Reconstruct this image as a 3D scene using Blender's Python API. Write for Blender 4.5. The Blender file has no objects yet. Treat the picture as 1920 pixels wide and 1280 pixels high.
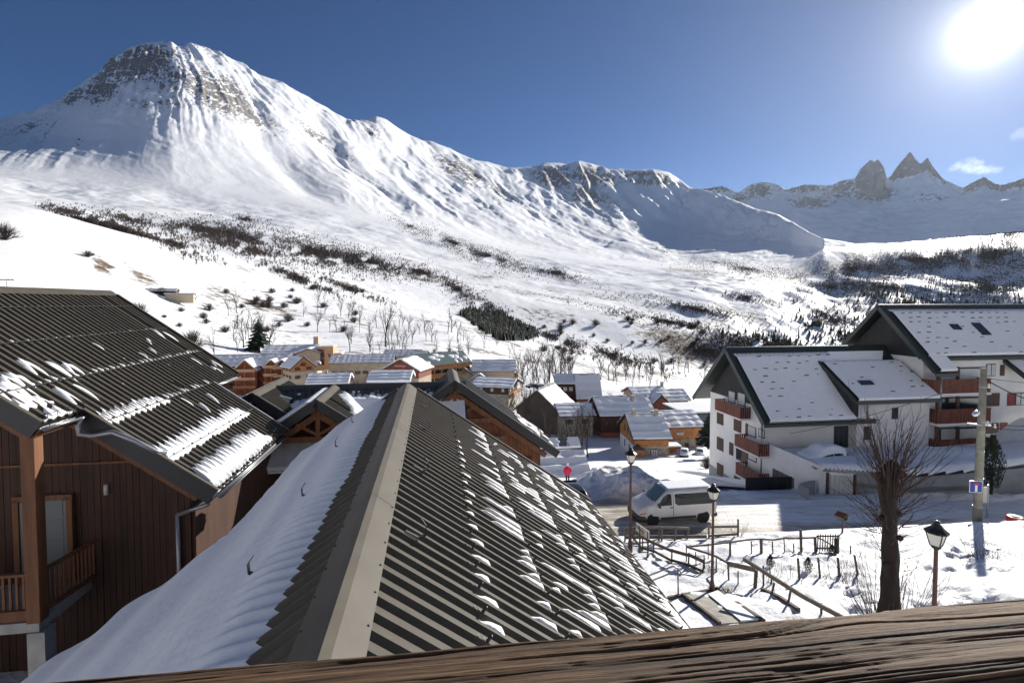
import bpy, bmesh, math, random
import numpy as np
from mathutils import Vector, Matrix, Euler

# ------------------------------------------------------------------ camera, sky, sun, exposure
SC = bpy.context.scene
COL = SC.collection
R = math.radians
FPX, CX, CY, TILT = 960.0, 960.0, 604.0, R(2.2)
CT, ST = math.cos(TILT), math.sin(TILT)

cam_data = bpy.data.cameras.new('camera')
cam_data.lens = 18.0
cam_data.sensor_width = 36.0
cam_data.shift_y = -(640.0 - CY) / 1920.0
cam_data.clip_start = 0.05
cam_data.clip_end = 60000.0
cam = bpy.data.objects.new('camera', cam_data)
COL.objects.link(cam)
cam.location = (0, 0, 0)                       # z = 0 is eye height on the balcony; the street lies 11 to 13 m below
cam.rotation_euler = (R(90) - TILT, 0, 0)
SC.camera = cam

def ray(px, py):
    xc, yc = (px - CX) / FPX, -(py - CY) / FPX
    return (xc, CT + yc * ST, -ST + yc * CT)
def at(px, py, Y):
    d = ray(px, py); k = Y / d[1]
    return Vector((d[0] * k, Y, d[2] * k))

SUN = Vector(ray(1850, 60)).normalized()
SUN_EL = math.asin(SUN.z)
SUN_AZ = math.atan2(SUN.x, SUN.y)              # clockwise from +Y

world = bpy.data.worlds.new('World')
SC.world = world
world.use_nodes = True
wn, wl = world.node_tree.nodes, world.node_tree.links
wn.clear()
w_out = wn.new('ShaderNodeOutputWorld')
w_bg = wn.new('ShaderNodeBackground')
sky = wn.new('ShaderNodeTexSky')
sky.sky_type = 'NISHITA'
sky.sun_disc = False
sky.sun_elevation = SUN_EL
sky.sun_rotation = SUN_AZ
sky.altitude = 2600.0
sky.air_density = 0.85
sky.dust_density = 0.02
sky.ozone_density = 7.0
w_bg.inputs['Strength'].default_value = 0.05
wl.new(sky.outputs['Color'], w_bg.inputs['Color'])
# bright circumsolar aureole round the sun's disc
tc = wn.new('ShaderNodeTexCoord')
dt = wn.new('ShaderNodeVectorMath'); dt.operation = 'DOT_PRODUCT'
nrm = wn.new('ShaderNodeVectorMath'); nrm.operation = 'NORMALIZE'
wl.new(tc.outputs['Generated'], nrm.inputs[0])
wl.new(nrm.outputs['Vector'], dt.inputs[0])
dt.inputs[1].default_value = SUN
def w_pow(e, g):
    mx = wn.new('ShaderNodeMath'); mx.operation = 'MAXIMUM'; mx.inputs[1].default_value = 0.0
    p = wn.new('ShaderNodeMath'); p.operation = 'POWER'; p.inputs[1].default_value = e
    m = wn.new('ShaderNodeMath'); m.operation = 'MULTIPLY'; m.inputs[1].default_value = g
    wl.new(dt.outputs['Value'], mx.inputs[0]); wl.new(mx.outputs[0], p.inputs[0]); wl.new(p.outputs[0], m.inputs[0])
    return m
a1, a2, a3, a4 = w_pow(7000.0, 9.0), w_pow(1100.0, 0.5), w_pow(200.0, 0.20), w_pow(26.0, 0.085)
ad = wn.new('ShaderNodeMath'); ad.operation = 'ADD'
wl.new(a1.outputs[0], ad.inputs[0]); wl.new(a2.outputs[0], ad.inputs[1])
ad2 = wn.new('ShaderNodeMath'); ad2.operation = 'ADD'
ad1 = wn.new('ShaderNodeMath'); ad1.operation = 'ADD'
wl.new(ad.outputs[0], ad1.inputs[0]); wl.new(a4.outputs[0], ad1.inputs[1])
wl.new(ad1.outputs[0], ad2.inputs[0]); wl.new(a3.outputs[0], ad2.inputs[1])
w_au = wn.new('ShaderNodeBackground')
w_au.inputs['Color'].default_value = (1.0, 0.97, 0.92, 1)
wl.new(ad2.outputs[0], w_au.inputs['Strength'])
# two small clouds low over the far peaks
cl_sum = None
for (cpx, cpy, sx, sy, gain) in ((1808, 312, 0.021, 0.011, 0.9), (1852, 318, 0.020, 0.007, 0.8), (1915, 252, 0.012, 0.010, 0.3)):
    cd = Vector(ray(cpx, cpy)).normalized(); ex = Vector((cd.y, -cd.x, 0)).normalized(); ez = cd.cross(ex) * -1
    acc = None
    for ax_, sg in ((ex, sx), (ez, sy)):
        q = wn.new('ShaderNodeVectorMath'); q.operation = 'DOT_PRODUCT'; wl.new(nrm.outputs['Vector'], q.inputs[0]); q.inputs[1].default_value = ax_
        m1 = wn.new('ShaderNodeMath'); m1.operation = 'DIVIDE'; wl.new(q.outputs['Value'], m1.inputs[0]); m1.inputs[1].default_value = sg
        m2 = wn.new('ShaderNodeMath'); m2.operation = 'SUBTRACT'; wl.new(m1.outputs[0], m2.inputs[0]); m2.inputs[1].default_value = cd.dot(ax_) / sg
        m3 = wn.new('ShaderNodeMath'); m3.operation = 'POWER'; wl.new(m2.outputs[0], m3.inputs[0]); m3.inputs[1].default_value = 2.0
        if acc is None: acc = m3
        else:
            m4 = wn.new('ShaderNodeMath'); m4.operation = 'ADD'; wl.new(acc.outputs[0], m4.inputs[0]); wl.new(m3.outputs[0], m4.inputs[1]); acc = m4
    cn = wn.new('ShaderNodeTexNoise'); cn.inputs['Scale'].default_value = 60.0; cn.inputs['Detail'].default_value = 6; wl.new(nrm.outputs['Vector'], cn.inputs['Vector'])
    m5 = wn.new('ShaderNodeMath'); m5.operation = 'MULTIPLY_ADD'; wl.new(cn.outputs['Fac'], m5.inputs[0]); m5.inputs[1].default_value = -3.4; m5.inputs[2].default_value = 2.1
    m6 = wn.new('ShaderNodeMath'); m6.operation = 'ADD'; wl.new(acc.outputs[0], m6.inputs[0]); wl.new(m5.outputs[0], m6.inputs[1])
    mr = wn.new('ShaderNodeMapRange'); mr.interpolation_type = 'SMOOTHSTEP'; wl.new(m6.outputs[0], mr.inputs['Value']); mr.inputs['From Min'].default_value = 1.5; mr.inputs['From Max'].default_value = 0.0; mr.inputs['To Max'].default_value = 0.36 * gain
    if cl_sum is None: cl_sum = mr.outputs[0]
    else:
        m7 = wn.new('ShaderNodeMath'); m7.operation = 'ADD'; wl.new(cl_sum, m7.inputs[0]); wl.new(mr.outputs[0], m7.inputs[1]); cl_sum = m7.outputs[0]
ad3 = wn.new('ShaderNodeMath'); ad3.operation = 'ADD'; wl.new(ad2.outputs[0], ad3.inputs[0]); wl.new(cl_sum, ad3.inputs[1])
wl.new(ad3.outputs[0], w_au.inputs['Strength'])
w_add = wn.new('ShaderNodeAddShader')
wl.new(w_bg.outputs[0], w_add.inputs[0]); wl.new(w_au.outputs[0], w_add.inputs[1])
wl.new(w_add.outputs[0], w_out.inputs['Surface'])

sun_data = bpy.data.lights.new('sun', 'SUN')
sun_data.energy = 4.6
sun_data.angle = R(0.53)
sun_data.color = (1.0, 0.95, 0.87)
sun = bpy.data.objects.new('sun', sun_data)
COL.objects.link(sun)
sun.rotation_euler = SUN.to_track_quat('Z', 'Y').to_euler()
sun.location = (30, 30, 40)

SC.view_settings.view_transform = 'Standard'
SC.view_settings.look = 'None'
SC.view_settings.exposure = 0.76
SC.view_settings.gamma = 1.0
SC.view_settings.use_curve_mapping = False
SC.render.engine = 'CYCLES'
SC.cycles.use_denoising = True
SC.cycles.max_bounces = 8
SC.cycles.diffuse_bounces = 5
SC.cycles.volume_bounces = 1
SC.cycles.use_adaptive_sampling = True
SC.cycles.adaptive_threshold = 0.02

# ------------------------------------------------------------------ village frame: u runs away along the street axis, v to the right
AX = math.atan2(CX - 813.0, FPX)
SA, CA = math.sin(AX), math.cos(AX)
def uv(u, v, z=0.0):
    return Vector((-u * SA + v * CA, u * CA + v * SA, z))
def to_uv(p):
    return (-p[0] * SA + p[1] * CA, p[0] * CA + p[1] * SA)
def pix_u(px, py, u):
    """(v, z) where the sight line through a photo point meets the plane u = const"""
    d = ray(px, py); du, dv = to_uv(d); k = u / du
    return dv * k, d[2] * k

# ------------------------------------------------------------------ numpy noise
_rng = np.random.default_rng(7)
_perm = _rng.permutation(512)
_perm = np.concatenate([_perm, _perm])
_grad = np.stack([np.cos(np.arange(512) * 2.399), np.sin(np.arange(512) * 2.399)], 1)
def gnoise(x, y, s=0):
    x = np.asarray(x, float); y = np.asarray(y, float)
    xi, yi = np.floor(x).astype(int), np.floor(y).astype(int)
    xf, yf = x - xi, y - yi
    u, v = xf * xf * xf * (xf * (xf * 6 - 15) + 10), yf * yf * yf * (yf * (yf * 6 - 15) + 10)
    def g(ix, iy, fx, fy):
        h = _perm[(_perm[(ix + 37 * s) & 511] + iy) & 511]
        gr = _grad[h]
        return gr[..., 0] * fx + gr[..., 1] * fy
    a, b = g(xi, yi, xf, yf), g(xi + 1, yi, xf - 1, yf)
    c, d = g(xi, yi + 1, xf, yf - 1), g(xi + 1, yi + 1, xf - 1, yf - 1)
    return ((a + (b - a) * u) + ((c + (d - c) * u) - (a + (b - a) * u)) * v) * 1.5
def fbm(x, y, o=5, s=0, ridged=False, gain=0.5):
    t, a, f, n = 0.0, 1.0, 1.0, 0.0
    for k in range(o):
        g = gnoise(np.asarray(x) * f + 13.7 * k, np.asarray(y) * f - 7.1 * k, s + k)
        if ridged: g = 1.0 - 2.0 * np.abs(g)
        t = t + a * g; n += a; a *= gain; f *= 2.03
    return t / n
def sstep(a, b, x):
    t = np.clip((x - a) / (b - a), 0, 1)
    return t * t * (3 - 2 * t)
def lut(pts, x):
    p = np.array(pts, float)
    return np.interp(x, p[:, 0], p[:, 1])

# ------------------------------------------------------------------ materials
MATS = {}
def mat(name, col, rough=0.6, metal=0.0, var=0.0, scale=8.0, bump=0.0, bscale=None, col2=None, spec=0.5, stretch=None, coord='Object', detail=5.0, emit=None):
    m = bpy.data.materials.new(name); m.use_nodes = True
    nt = m.node_tree; n, l = nt.nodes, nt.links
    b = n['Principled BSDF']
    b.inputs['Base Color'].default_value = (*col, 1)
    b.inputs['Roughness'].default_value = rough
    b.inputs['Metallic'].default_value = metal
    b.inputs['Specular IOR Level'].default_value = spec
    if emit:
        b.inputs['Emission Color'].default_value = (*emit[0], 1); b.inputs['Emission Strength'].default_value = emit[1]
    if var or bump:
        t = n.new('ShaderNodeTexCoord'); mp = n.new('ShaderNodeMapping')
        l.new(t.outputs[coord], mp.inputs['Vector'])
        if stretch: mp.inputs['Scale'].default_value = stretch
    if var:
        nz = n.new('ShaderNodeTexNoise'); nz.inputs['Scale'].default_value = scale; nz.inputs['Detail'].default_value = detail
        nz.inputs['Roughness'].default_value = 0.6
        l.new(mp.outputs[0], nz.inputs['Vector'])
        rp = n.new('ShaderNodeValToRGB')
        c2 = col2 or tuple(c * (1 - var) for c in col)
        c1 = tuple(min(1.0, c * (1 + var * 0.6)) for c in col)
        rp.color_ramp.elements[0].position = 0.32; rp.color_ramp.elements[0].color = (*c2, 1)
        rp.color_ramp.elements[1].position = 0.68; rp.color_ramp.elements[1].color = (*c1, 1)
        l.new(nz.outputs['Fac'], rp.inputs['Fac']); l.new(rp.outputs['Color'], b.inputs['Base Color'])
    if bump:
        nb = n.new('ShaderNodeTexNoise'); nb.inputs['Scale'].default_value = bscale or scale * 3; nb.inputs['Detail'].default_value = 5
        l.new(mp.outputs[0], nb.inputs['Vector'])
        bp = n.new('ShaderNodeBump'); bp.inputs['Strength'].default_value = 1.0; bp.inputs['Distance'].default_value = bump
        l.new(nb.outputs['Fac'], bp.inputs['Height']); l.new(bp.outputs['Normal'], b.inputs['Normal'])
    MATS[name] = m
    return m

def link(o, parent=None):
    COL.objects.link(o)
    if parent is not None: o.parent = parent
    return o
def tag(o, label=None, cat=None, group=None, kind=None):
    if label: o['label'] = label
    if cat: o['category'] = cat
    if group: o['group'] = group
    if kind: o['kind'] = kind
    return o
def empty(name, loc=(0, 0, 0), rz=0.0, label=None, cat=None, group=None):
    o = bpy.data.objects.new(name, None); o.empty_display_size = 0.3
    o.location = loc; o.rotation_euler = (0, 0, rz)
    link(o); tag(o, label, cat, group)
    return o
def copy_tree(o, parent=None):
    c = o.copy(); COL.objects.link(c); c.parent = parent
    for ch in list(o.children): copy_tree(ch, c)
    return c
def np_mesh(name, V, F, mats, attrs=None, smooth=True, fmat=None):
    me = bpy.data.meshes.new(name)
    V = np.asarray(V, np.float32); F = np.asarray(F, np.int32)
    k = F.shape[1]
    me.vertices.add(len(V)); me.vertices.foreach_set('co', V.ravel())
    me.loops.add(F.size); me.loops.foreach_set('vertex_index', F.ravel())
    me.polygons.add(len(F)); me.polygons.foreach_set('loop_start', np.arange(0, F.size, k, dtype=np.int32))
    me.polygons.foreach_set('loop_total', np.full(len(F), k, np.int32))
    if fmat is not None: me.polygons.foreach_set('material_index', np.asarray(fmat, np.int32))
    if smooth: me.polygons.foreach_set('use_smooth', np.ones(len(F), bool))
    for m in (mats if isinstance(mats, (list, tuple)) else [mats]): me.materials.append(m)
    for nme, a in (attrs or {}).items():
        at_ = me.attributes.new(nme, 'FLOAT', 'POINT'); at_.data.foreach_set('value', np.asarray(a, np.float32).ravel())
    me.update(calc_edges=True); me.validate()
    return me
# ------------------------------------------------------------------ terrain
def snow_nodes(m):
    nt = m.node_tree; n, l = nt.nodes, nt.links
    return n, l, n['Principled BSDF']
def ter_mat(name, rock_a, rock_b, fine, bumpd):
    """snow over rock and scrub: the mesh attributes rock and scrub say what shows through"""
    m = bpy.data.materials.new(name); m.use_nodes = True
    n, l, b = snow_nodes(m)
    b.inputs['Roughness'].default_value = 0.65; b.inputs['Specular IOR Level'].default_value = 0.25
    tcn = n.new('ShaderNodeTexCoord')
    def noise(sc, det=6, rough=0.62, stretch=None):
        z = n.new('ShaderNodeTexNoise'); z.inputs['Scale'].default_value = sc; z.inputs['Detail'].default_value = det; z.inputs['Roughness'].default_value = rough
        if stretch:
            mp = n.new('ShaderNodeMapping'); mp.inputs['Scale'].default_value = stretch
            l.new(tcn.outputs['Object'], mp.inputs[0]); l.new(mp.outputs[0], z.inputs['Vector'])
        else: l.new(tcn.outputs['Object'], z.inputs['Vector'])
        return z
    def attr(nm):
        a = n.new('ShaderNodeAttribute'); a.attribute_name = nm; return a
    def math_(op, a, c):
        x = n.new('ShaderNodeMath'); x.operation = op
        for i, q in enumerate((a, c)):
            if isinstance(q, (int, float)): x.inputs[i].default_value = q
            else: l.new(q, x.inputs[i])
        return x.outputs[0]
    def mix(f, a, c):
        x = n.new('ShaderNodeMix'); x.data_type = 'RGBA'
        l.new(f, x.inputs['Factor'])
        for s, q in (('A', a), ('B', c)):
            k = [i for i in x.inputs if i.name == s and i.type == 'RGBA'][0]
            if isinstance(q, tuple): k.default_value = (*q, 1)
            else: l.new(q, k)
        return [o for o in x.outputs if o.type == 'RGBA'][0]
    rk, sb = attr('rock'), attr('scrub')
    nz = noise(fine, 8, 0.68, (1, 1, 2.6))
    nz2 = noise(fine * 0.23, 6, 0.6)
    def ramp(src, lo, hi):
        r = n.new('ShaderNodeMapRange'); r.inputs['From Min'].default_value = lo; r.inputs['From Max'].default_value = hi
        l.new(src, r.inputs['Value']); return r.outputs['Result']
    # rock shows where attribute beats noise
    thr = math_('SUBTRACT', rk.outputs['Fac'], math_('SUBTRACT', 1.15, math_('MULTIPLY', nz.outputs['Fac'], 1.6)))
    rf = ramp(thr, -0.02, 0.07)
    rcol = mix(nz2.outputs['Fac'], rock_a, rock_b)
    nz3 = noise(fine * 1.9, 6, 0.7)
    sthr = math_('SUBTRACT', sb.outputs['Fac'], math_('SUBTRACT', 1.2, math_('MULTIPLY', nz3.outputs['Fac'], 1.5)))
    sf = ramp(sthr, -0.05, 0.12)
    snow = mix(nz2.outputs['Fac'], (0.84, 0.855, 0.88), (0.90, 0.905, 0.91))
    c = mix(sf, snow, (0.16, 0.115, 0.07))
    c = mix(rf, c, rcol)
    l.new(c, b.inputs['Base Color'])
    bp = n.new('ShaderNodeBump'); bp.inputs['Distance'].default_value = bumpd; bp.inputs['Strength'].default_value = 0.55
    l.new(math_('ADD', math_('MULTIPLY', nz.outputs['Fac'], 0.6), math_('MULTIPLY', rf, 0.5)), bp.inputs['Height'])
    l.new(bp.outputs['Normal'], b.inputs['Normal'])
    return m

def plane_z(Y):                                    # the street and the gardens fall away from the balcony
    return -6.6 - 0.2 * np.minimum(Y, 45.0) - 0.27 * np.clip(Y - 45, 0, 56)

COLS = np.concatenate([np.arange(-560, -40, 26), np.arange(-40, 1961, 2.6), np.arange(1964, 2500, 26)])
TH = np.arctan((COLS - CX) / FPX)                  # azimuth of each column
def z_at(py, d):
    """height of a point seen at photo row py at horizontal distance d, for all columns"""
    yc = -(np.asarray(py) - CY) / FPX
    xc = (COLS - CX) / FPX
    hy, hz = CT + yc * ST, -ST + yc * CT
    return d * hz / np.hypot(xc, hy)

def sheet(lines, counts):
    """lines: list of (d array, z array) per column, near to far; returns D, Z grids [ring, col]"""
    D, Z = [], []
    for k in range(len(lines) - 1):
        d0, z0 = lines[k]; d1, z1 = lines[k + 1]
        zp = lines[k - 1] if k else lines[k]
        zn = lines[k + 2] if k + 2 < len(lines) else lines[k + 1]
        m0 = (z1 - zp[1]) / np.maximum(1, d1 - zp[0]) * (d1 - d0) if k else (z1 - z0)
        m1 = (zn[1] - z0) / np.maximum(1, zn[0] - d0) * (d1 - d0) if k + 2 < len(lines) else (z1 - z0)
        lim = 2.2 * np.abs(z1 - z0) + 1e-3
        m0, m1 = np.clip(m0, -lim, lim), np.clip(m1, -lim, lim)
        last = k == len(lines) - 2
        for i in range(counts[k] + (1 if last else 0)):
            t = i / counts[k]
            D.append(d0 + (d1 - d0) * t)
            t2, t3 = t * t, t * t * t
            Z.append((2 * t3 - 3 * t2 + 1) * z0 + (t3 - 2 * t2 + t) * m0 + (-2 * t3 + 3 * t2) * z1 + (t3 - t2) * m1)
    return np.array(D), np.array(Z)
def grid_faces(nr, nc):
    i = np.arange(nr - 1)[:, None] * nc + np.arange(nc - 1)[None, :]
    i = i.ravel()
    return np.stack([i, i + 1, i + nc + 1, i + nc], 1)
def py_of(X, Y, Z):
    yc = (Y * ST + Z * CT) / np.maximum(1e-6, Y * CT - Z * ST)
    return CY - FPX * yc
ones = np.ones_like(COLS)
def soft(a, px=46.0):
    x = np.arange(-600, 2540, 4.0); f = np.interp(x, COLS, a)
    k = np.exp(-(np.arange(-40, 41) * 4.0 / px) ** 2 / 2); k /= k.sum()
    return np.interp(COLS, x, np.convolve(np.pad(f, 40, mode='edge'), k, mode='valid'))
def ln(d, pts, hard=False):
    dd = lut(d, COLS) if isinstance(d, list) else d * ones
    py = lut(pts, COLS)
    return dd, z_at(py if hard else soft(py), dd)
def lz(d, pts):
    dd = d * ones
    return dd, soft(lut(pts, COLS))

SKY_L = [(-560, 330), (-200, 285), (0, 238), (47, 224), (124, 200), (142, 182), (157, 171), (182, 151), (199, 147), (222, 117), (248, 106), (262, 95), (288, 87), (335, 88), (345, 96),
  (365, 91), (386, 94), (416, 109), (437, 113), (474, 138), (503, 151), (547, 169), (583, 186), (620, 209), (656, 231), (674, 228), (684, 227), (709, 221),
  (728, 227), (746, 240), (768, 255), (793, 266), (819, 271), (848, 282), (877, 297), (892, 304), (914, 304), (950, 315), (979, 314), (1008, 312), (1019, 306),
  (1048, 306), (1063, 309), (1085, 302), (1107, 308), (1129, 315), (1140, 318), (1158, 317), (1183, 322), (1220, 318), (1249, 323), (1271, 337), (1290, 352), (1330, 362),
  (1384, 380), (1410, 391), (1453, 402), (1482, 417), (1512, 435), (1537, 447), (1600, 458), (1700, 456), (1800, 452), (1920, 440), (2100, 430), (2500, 420)]
DM = [(-560, 3250), (330, 3500), (656, 3900), (900, 4700), (1270, 6300), (1480, 4600), (1540, 3400), (2500, 3400)]
DC = [(-560, 4000), (330, 4900), (656, 6000), (900, 8200), (1270, 13000), (1480, 8200), (1540, 4600), (2500, 4600)]
lines = [
  (48 * ones, plane_z(48 * np.cos(TH)) - 0.6),
  (75 * ones, plane_z(75 * np.cos(TH))),
  (100 * ones, plane_z(100 * np.cos(TH)) - .2),
  lz(128, [(-560, -24), (0, -27), (300, -31), (1920, -32.5), (2500, -32.5)]),
  lz(200, [(-560, 2), (0, -6), (200, -14), (400, -33), (1300, -34), (1500, -40), (2500, -42)]),
  ln(300, [(-560, 470), (0, 528), (200, 572), (400, 640), (500, 655), (600, 668), (700, 672), (800, 675), (900, 690), (1000, 705), (1100, 715), (1200, 735), (1300, 752), (1400, 770), (1900, 790), (2500, 790)]),
  ln(450, [(-560, 420), (0, 470), (200, 520), (300, 545), (400, 582), (500, 606), (600, 620), (700, 628), (800, 637), (900, 652), (1000, 674), (1100, 692), (1200, 712), (1300, 735), (1500, 760), (1900, 780), (2500, 780)]),
  ln(700, [(-560, 350), (0, 378), (60, 386), (150, 410), (250, 447), (330, 470), (400, 490), (500, 520), (600, 545), (700, 572), (800, 590), (860, 602), (950, 632), (1000, 644), (1100, 664), (1200, 690), (1300, 714), (1400, 745), (1900, 770), (2500, 770)]),
  ln(900, [(-560, 362), (0, 392), (100, 408), (250, 438), (330, 455), (400, 466), (500, 490), (600, 516), (700, 545), (800, 575), (900, 606), (1000, 628), (1100, 648), (1200, 668), (1300, 690), (1400, 715), (1500, 740), (1900, 760), (2500, 760)]),
  ln(1150, [(-560, 352), (0, 384), (200, 418), (400, 446), (500, 462), (600, 482), (700, 505), (800, 528), (900, 548), (1000, 566), (1100, 586), (1200, 603), (1300, 620), (1400, 633), (1450, 642), (1500, 660), (1560, 692), (1650, 722), (1900, 740), (2500, 740)]),
  ln(1300, [(-560, 350), (0, 382), (200, 415), (400, 440), (500, 457), (600, 475), (700, 496), (800, 516), (900, 537), (1000, 556), (1100, 574), (1200, 592), (1300, 607), (1400, 630), (1450, 650), (1500, 668), (1560, 685), (1650, 712), (1900, 730), (2500, 730)]),
  ln(1600, [(-560, 340), (0, 376), (200, 406), (400, 424), (600, 454), (700, 473), (800, 492), (900, 512), (1000, 529), (1100, 543), (1200, 555), (1300, 566), (1400, 580), (1440, 588), (1500, 612), (1600, 650), (1700, 672), (1900, 690), (2500, 690)]),
  ln(2000, [(-560, 330), (0, 366), (300, 402), (600, 434), (800, 472), (1000, 507), (1100, 518), (1200, 525), (1300, 533), (1400, 542), (1480, 546), (1545, 556), (1580, 580), (1620, 612), (1700, 645), (1900, 660), (2500, 660)]),
  ln(2350, [(-560, 315), (0, 350), (300, 385), (600, 418), (800, 456), (1000, 496), (1200, 517), (1300, 527), (1400, 532), (1440, 540), (1480, 556), (1545, 580), (1600, 575), (1700, 580), (1800, 595), (1900, 600), (2500, 600)]),
  ln(2800, [(-560, 300), (0, 330), (300, 360), (600, 396), (800, 438), (1000, 482), (1200, 503), (1300, 508), (1400, 514), (1440, 530), (1480, 538), (1540, 530), (1600, 525), (1700, 528), (1800, 536), (1920, 540), (2500, 540)]),
  ln(DM, [(-560, 288), (0, 302), (200, 300), (330, 292), (600, 350), (800, 402), (1000, 452), (1100, 470), (1200, 480), (1300, 487), (1400, 491), (1480, 492), (1540, 486), (1600, 478), (1700, 468), (1800, 466), (1920, 462), (2500, 462)]),
  ln([(a, b + .6 * (c - b)) for (a, b), (_, c) in zip(DM, DC)], [(-560, 300), (0, 268), (120, 228), (200, 180), (270, 150), (330, 140), (400, 145), (480, 185), (600, 258), (680, 285), (800, 325), (900, 360), (1000, 385), (1100, 400), (1200, 410), (1280, 430), (1400, 450), (1540, 468), (1600, 468), (1700, 464), (1760, 452), (1840, 440), (1920, 446), (2500, 446)]),
  ln(DC, SKY_L, True),
  (lut([(a, c + 900) for a, c in DC], COLS), z_at(lut([(-560, 420), (0, 330), (330, 200), (650, 330), (1000, 390), (1280, 430), (1540, 480), (1700, 475), (2500, 470)], COLS), lut([(a, c + 900) for a, c in DC], COLS))),
]
counts = [8, 8, 8, 12, 16, 22, 34, 22, 26, 20, 30, 36, 26, 30, 40, 62, 60, 12]
D, Z = sheet(lines, counts)
nr, nc = D.shape
X, Y = D * np.sin(TH), D * np.cos(TH)
PX = np.broadcast_to(COLS, D.shape)
PY = py_of(X, Y, Z)
cum = np.cumsum([0] + counts)
ring = np.arange(nr)[:, None] * np.ones(nc)
crest = cum[17]
to_crest = np.clip((crest - ring) / 60.0, 0, 1)
edge = sstep(0.0, 0.45, to_crest) * (ring < crest)
# soft rolling of the near slopes
h1 = sstep(130, 260, D) * (1 - sstep(2400, 3200, D))
Z = Z + h1 * (fbm(X / 330, Y / 330, 5, 3) * D * 0.011 + fbm(X / 60, Y / 60, 4, 9) * 0.8)
# erosion gullies of the terraces on the right
g2 = sstep(900, 1200, D) * (1 - sstep(2600, 3200, D)) * sstep(1150, 1350, PX)
Z = Z + g2 * fbm(X / 260, Y / 420, 4, 21, ridged=True) * 15
# mountain: ridges and gullies that run down the fall line (a fan below the summit, then parallel towards the lower right)
mt = sstep(cum[14], cum[15] + 20, ring) * edge
fan = (PX - 330) / np.maximum(40.0, PY - 10.0)
par = (PX - 1.25 * PY) / 240.0
w = sstep(430, 760, PX)
q = np.where(w > 0.5, 0, 0) + fan * 2.6 * (1 - w) + (par + 0.35) * 2.2 * w
q = q + 0.55 * fbm(X / 800, Y / 800, 4, 31)
r1 = fbm(q * 1.7, D / 2600, 3, 41, ridged=True)
r2 = fbm(q * 6.0, D / 900, 4, 43, ridged=True)
rs_ = np.clip(D / 4600, 1, 2.4)
r3 = fbm(X / 150 / rs_, (Y / 150 + Z / 90) / rs_, 5, 47, ridged=True)
r4 = fbm(X / 58, Y / 58 + Z / 40, 4, 49, ridged=True)
hi = sstep(330, 150, PY)                        # crags towards the summit
amp = np.clip(D / 4600, .8, 2.6) * (1 + .35 * sstep(850, 1000, PX)) * (1 - .65 * sstep(380, 440, PY) * w)
apron = 1 - 0.80 * sstep(190, 290, PY) * (1 - w)
r0 = fbm(X / 620 + 5, Y / 620, 4, 39, ridged=True)
Z = Z + mt * (((r1 - .25) * 46 + (r0 - .25) * 40) * apron * amp + (r2 - .25) * (4 + 10 * hi + 14 * w) * apron * amp + (r3 * (3.0 + 15 * hi) + r4 * 8 * hi) * sstep(0.0, .55, to_crest)) * (1 - 0.45 * sstep(1270, 1420, PX))
# a deep couloir below the summit and the slide paths under it
for pts, wd, dep in (([(474, 138), (500, 270), (590, 370), (680, 430)], 26, -70),
                     ([(656, 231), (740, 320), (850, 400), (990, 470)], 34, -85), ([(583, 186), (640, 300), (760, 400), (900, 460)], 26, -55), ([(892, 304), (960, 370), (1050, 430), (1160, 470)], 26, -60),
                     ([(1140, 318), (1180, 380), (1240, 430), (1300, 470)], 24, -60)):
    p = np.array(pts, float)
    cx = np.interp(PY, p[:, 1], p[:, 0])
    inside = sstep(p[0, 1] + 4, p[0, 1] + 40, PY) * (1 - sstep(p[-1, 1] - 20, p[-1, 1] + 30, PY))
    wd2 = wd * (0.6 + 0.6 * sstep(p[0, 1], p[-1, 1], PY))
    Z = Z + mt * inside * .6 * dep * np.exp(-((PX - cx) / wd2) ** 2)
flute = fbm(PX / 34 - PY / 70 + .6 * fbm(PX / 60, PY / 60, 3, 60), PY / 60, 4, 59, ridged=True) - .3
Z = Z + mt * sstep(1130, 1230, PX) * (1 - sstep(1440, 1510, PX)) * (1 - sstep(395, 440, PY)) * flute * 46
PY2 = py_of(X, Y, Z)
# rock and scrub
def blob(cx, cy, rx, ry, a=0.0):
    ca, sa = math.cos(a), math.sin(a)
    dx, dy = PX - cx, PY2 - cy
    return np.exp(-(((dx * ca + dy * sa) / rx) ** 2 + ((-dx * sa + dy * ca) / ry) ** 2) * 1.2)
far = sstep(2600, 3300, D)
rock = np.zeros_like(D)
for b in ((270, 118, 75, 34, -0.25, 1.0), (205, 165, 45, 26, -0.6, .95), (330, 145, 100, 45, 0.1, .5), (420, 175, 90, 42, 0.55, .62), (490, 225, 90, 20, 0.6, .52), (620, 270, 95, 14, 0.62, .48), (150, 182, 26, 12, -.6, .9),
          (865, 322, 62, 17, 0.52, .95), (1040, 330, 48, 26, 0.1, .85), (1110, 330, 60, 24, 0.2, .72), (1215, 333, 60, 15, 0.05, .95), (1100, 370, 90, 40, 0.4, .45), (75, 268, 40, 12, -0.6, .8), (160, 268, 14, 16, .3, .6), (60, 245, 90, 22, -.3, .45),
          (705, 250, 40, 22, .6, .4), (930, 360, 90, 18, .5, .45), (1240, 470, 45, 12, .25, .85), (1420, 440, 60, 22, .2, .4), (1830, 448, 90, 22, -0.1, .75), (310, 195, 120, 16, 0, .38)):
    rock = np.maximum(rock, b[5] * blob(*b[:5]))
ledge = fbm(PX / 22 + PY2 / 60, PY2 / 6.5 - PX / 50, 6, 53, ridged=True, gain=.62)
rib = fbm(q * 9, D / 700, 4, 57, ridged=True)
Pg = np.stack([X, Y, Z], -1); nA = np.cross(np.gradient(Pg, axis=1), np.gradient(Pg, axis=0)); nzz = np.abs(nA[..., 2]) / np.maximum(1e-9, np.linalg.norm(nA, axis=-1))
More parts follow.
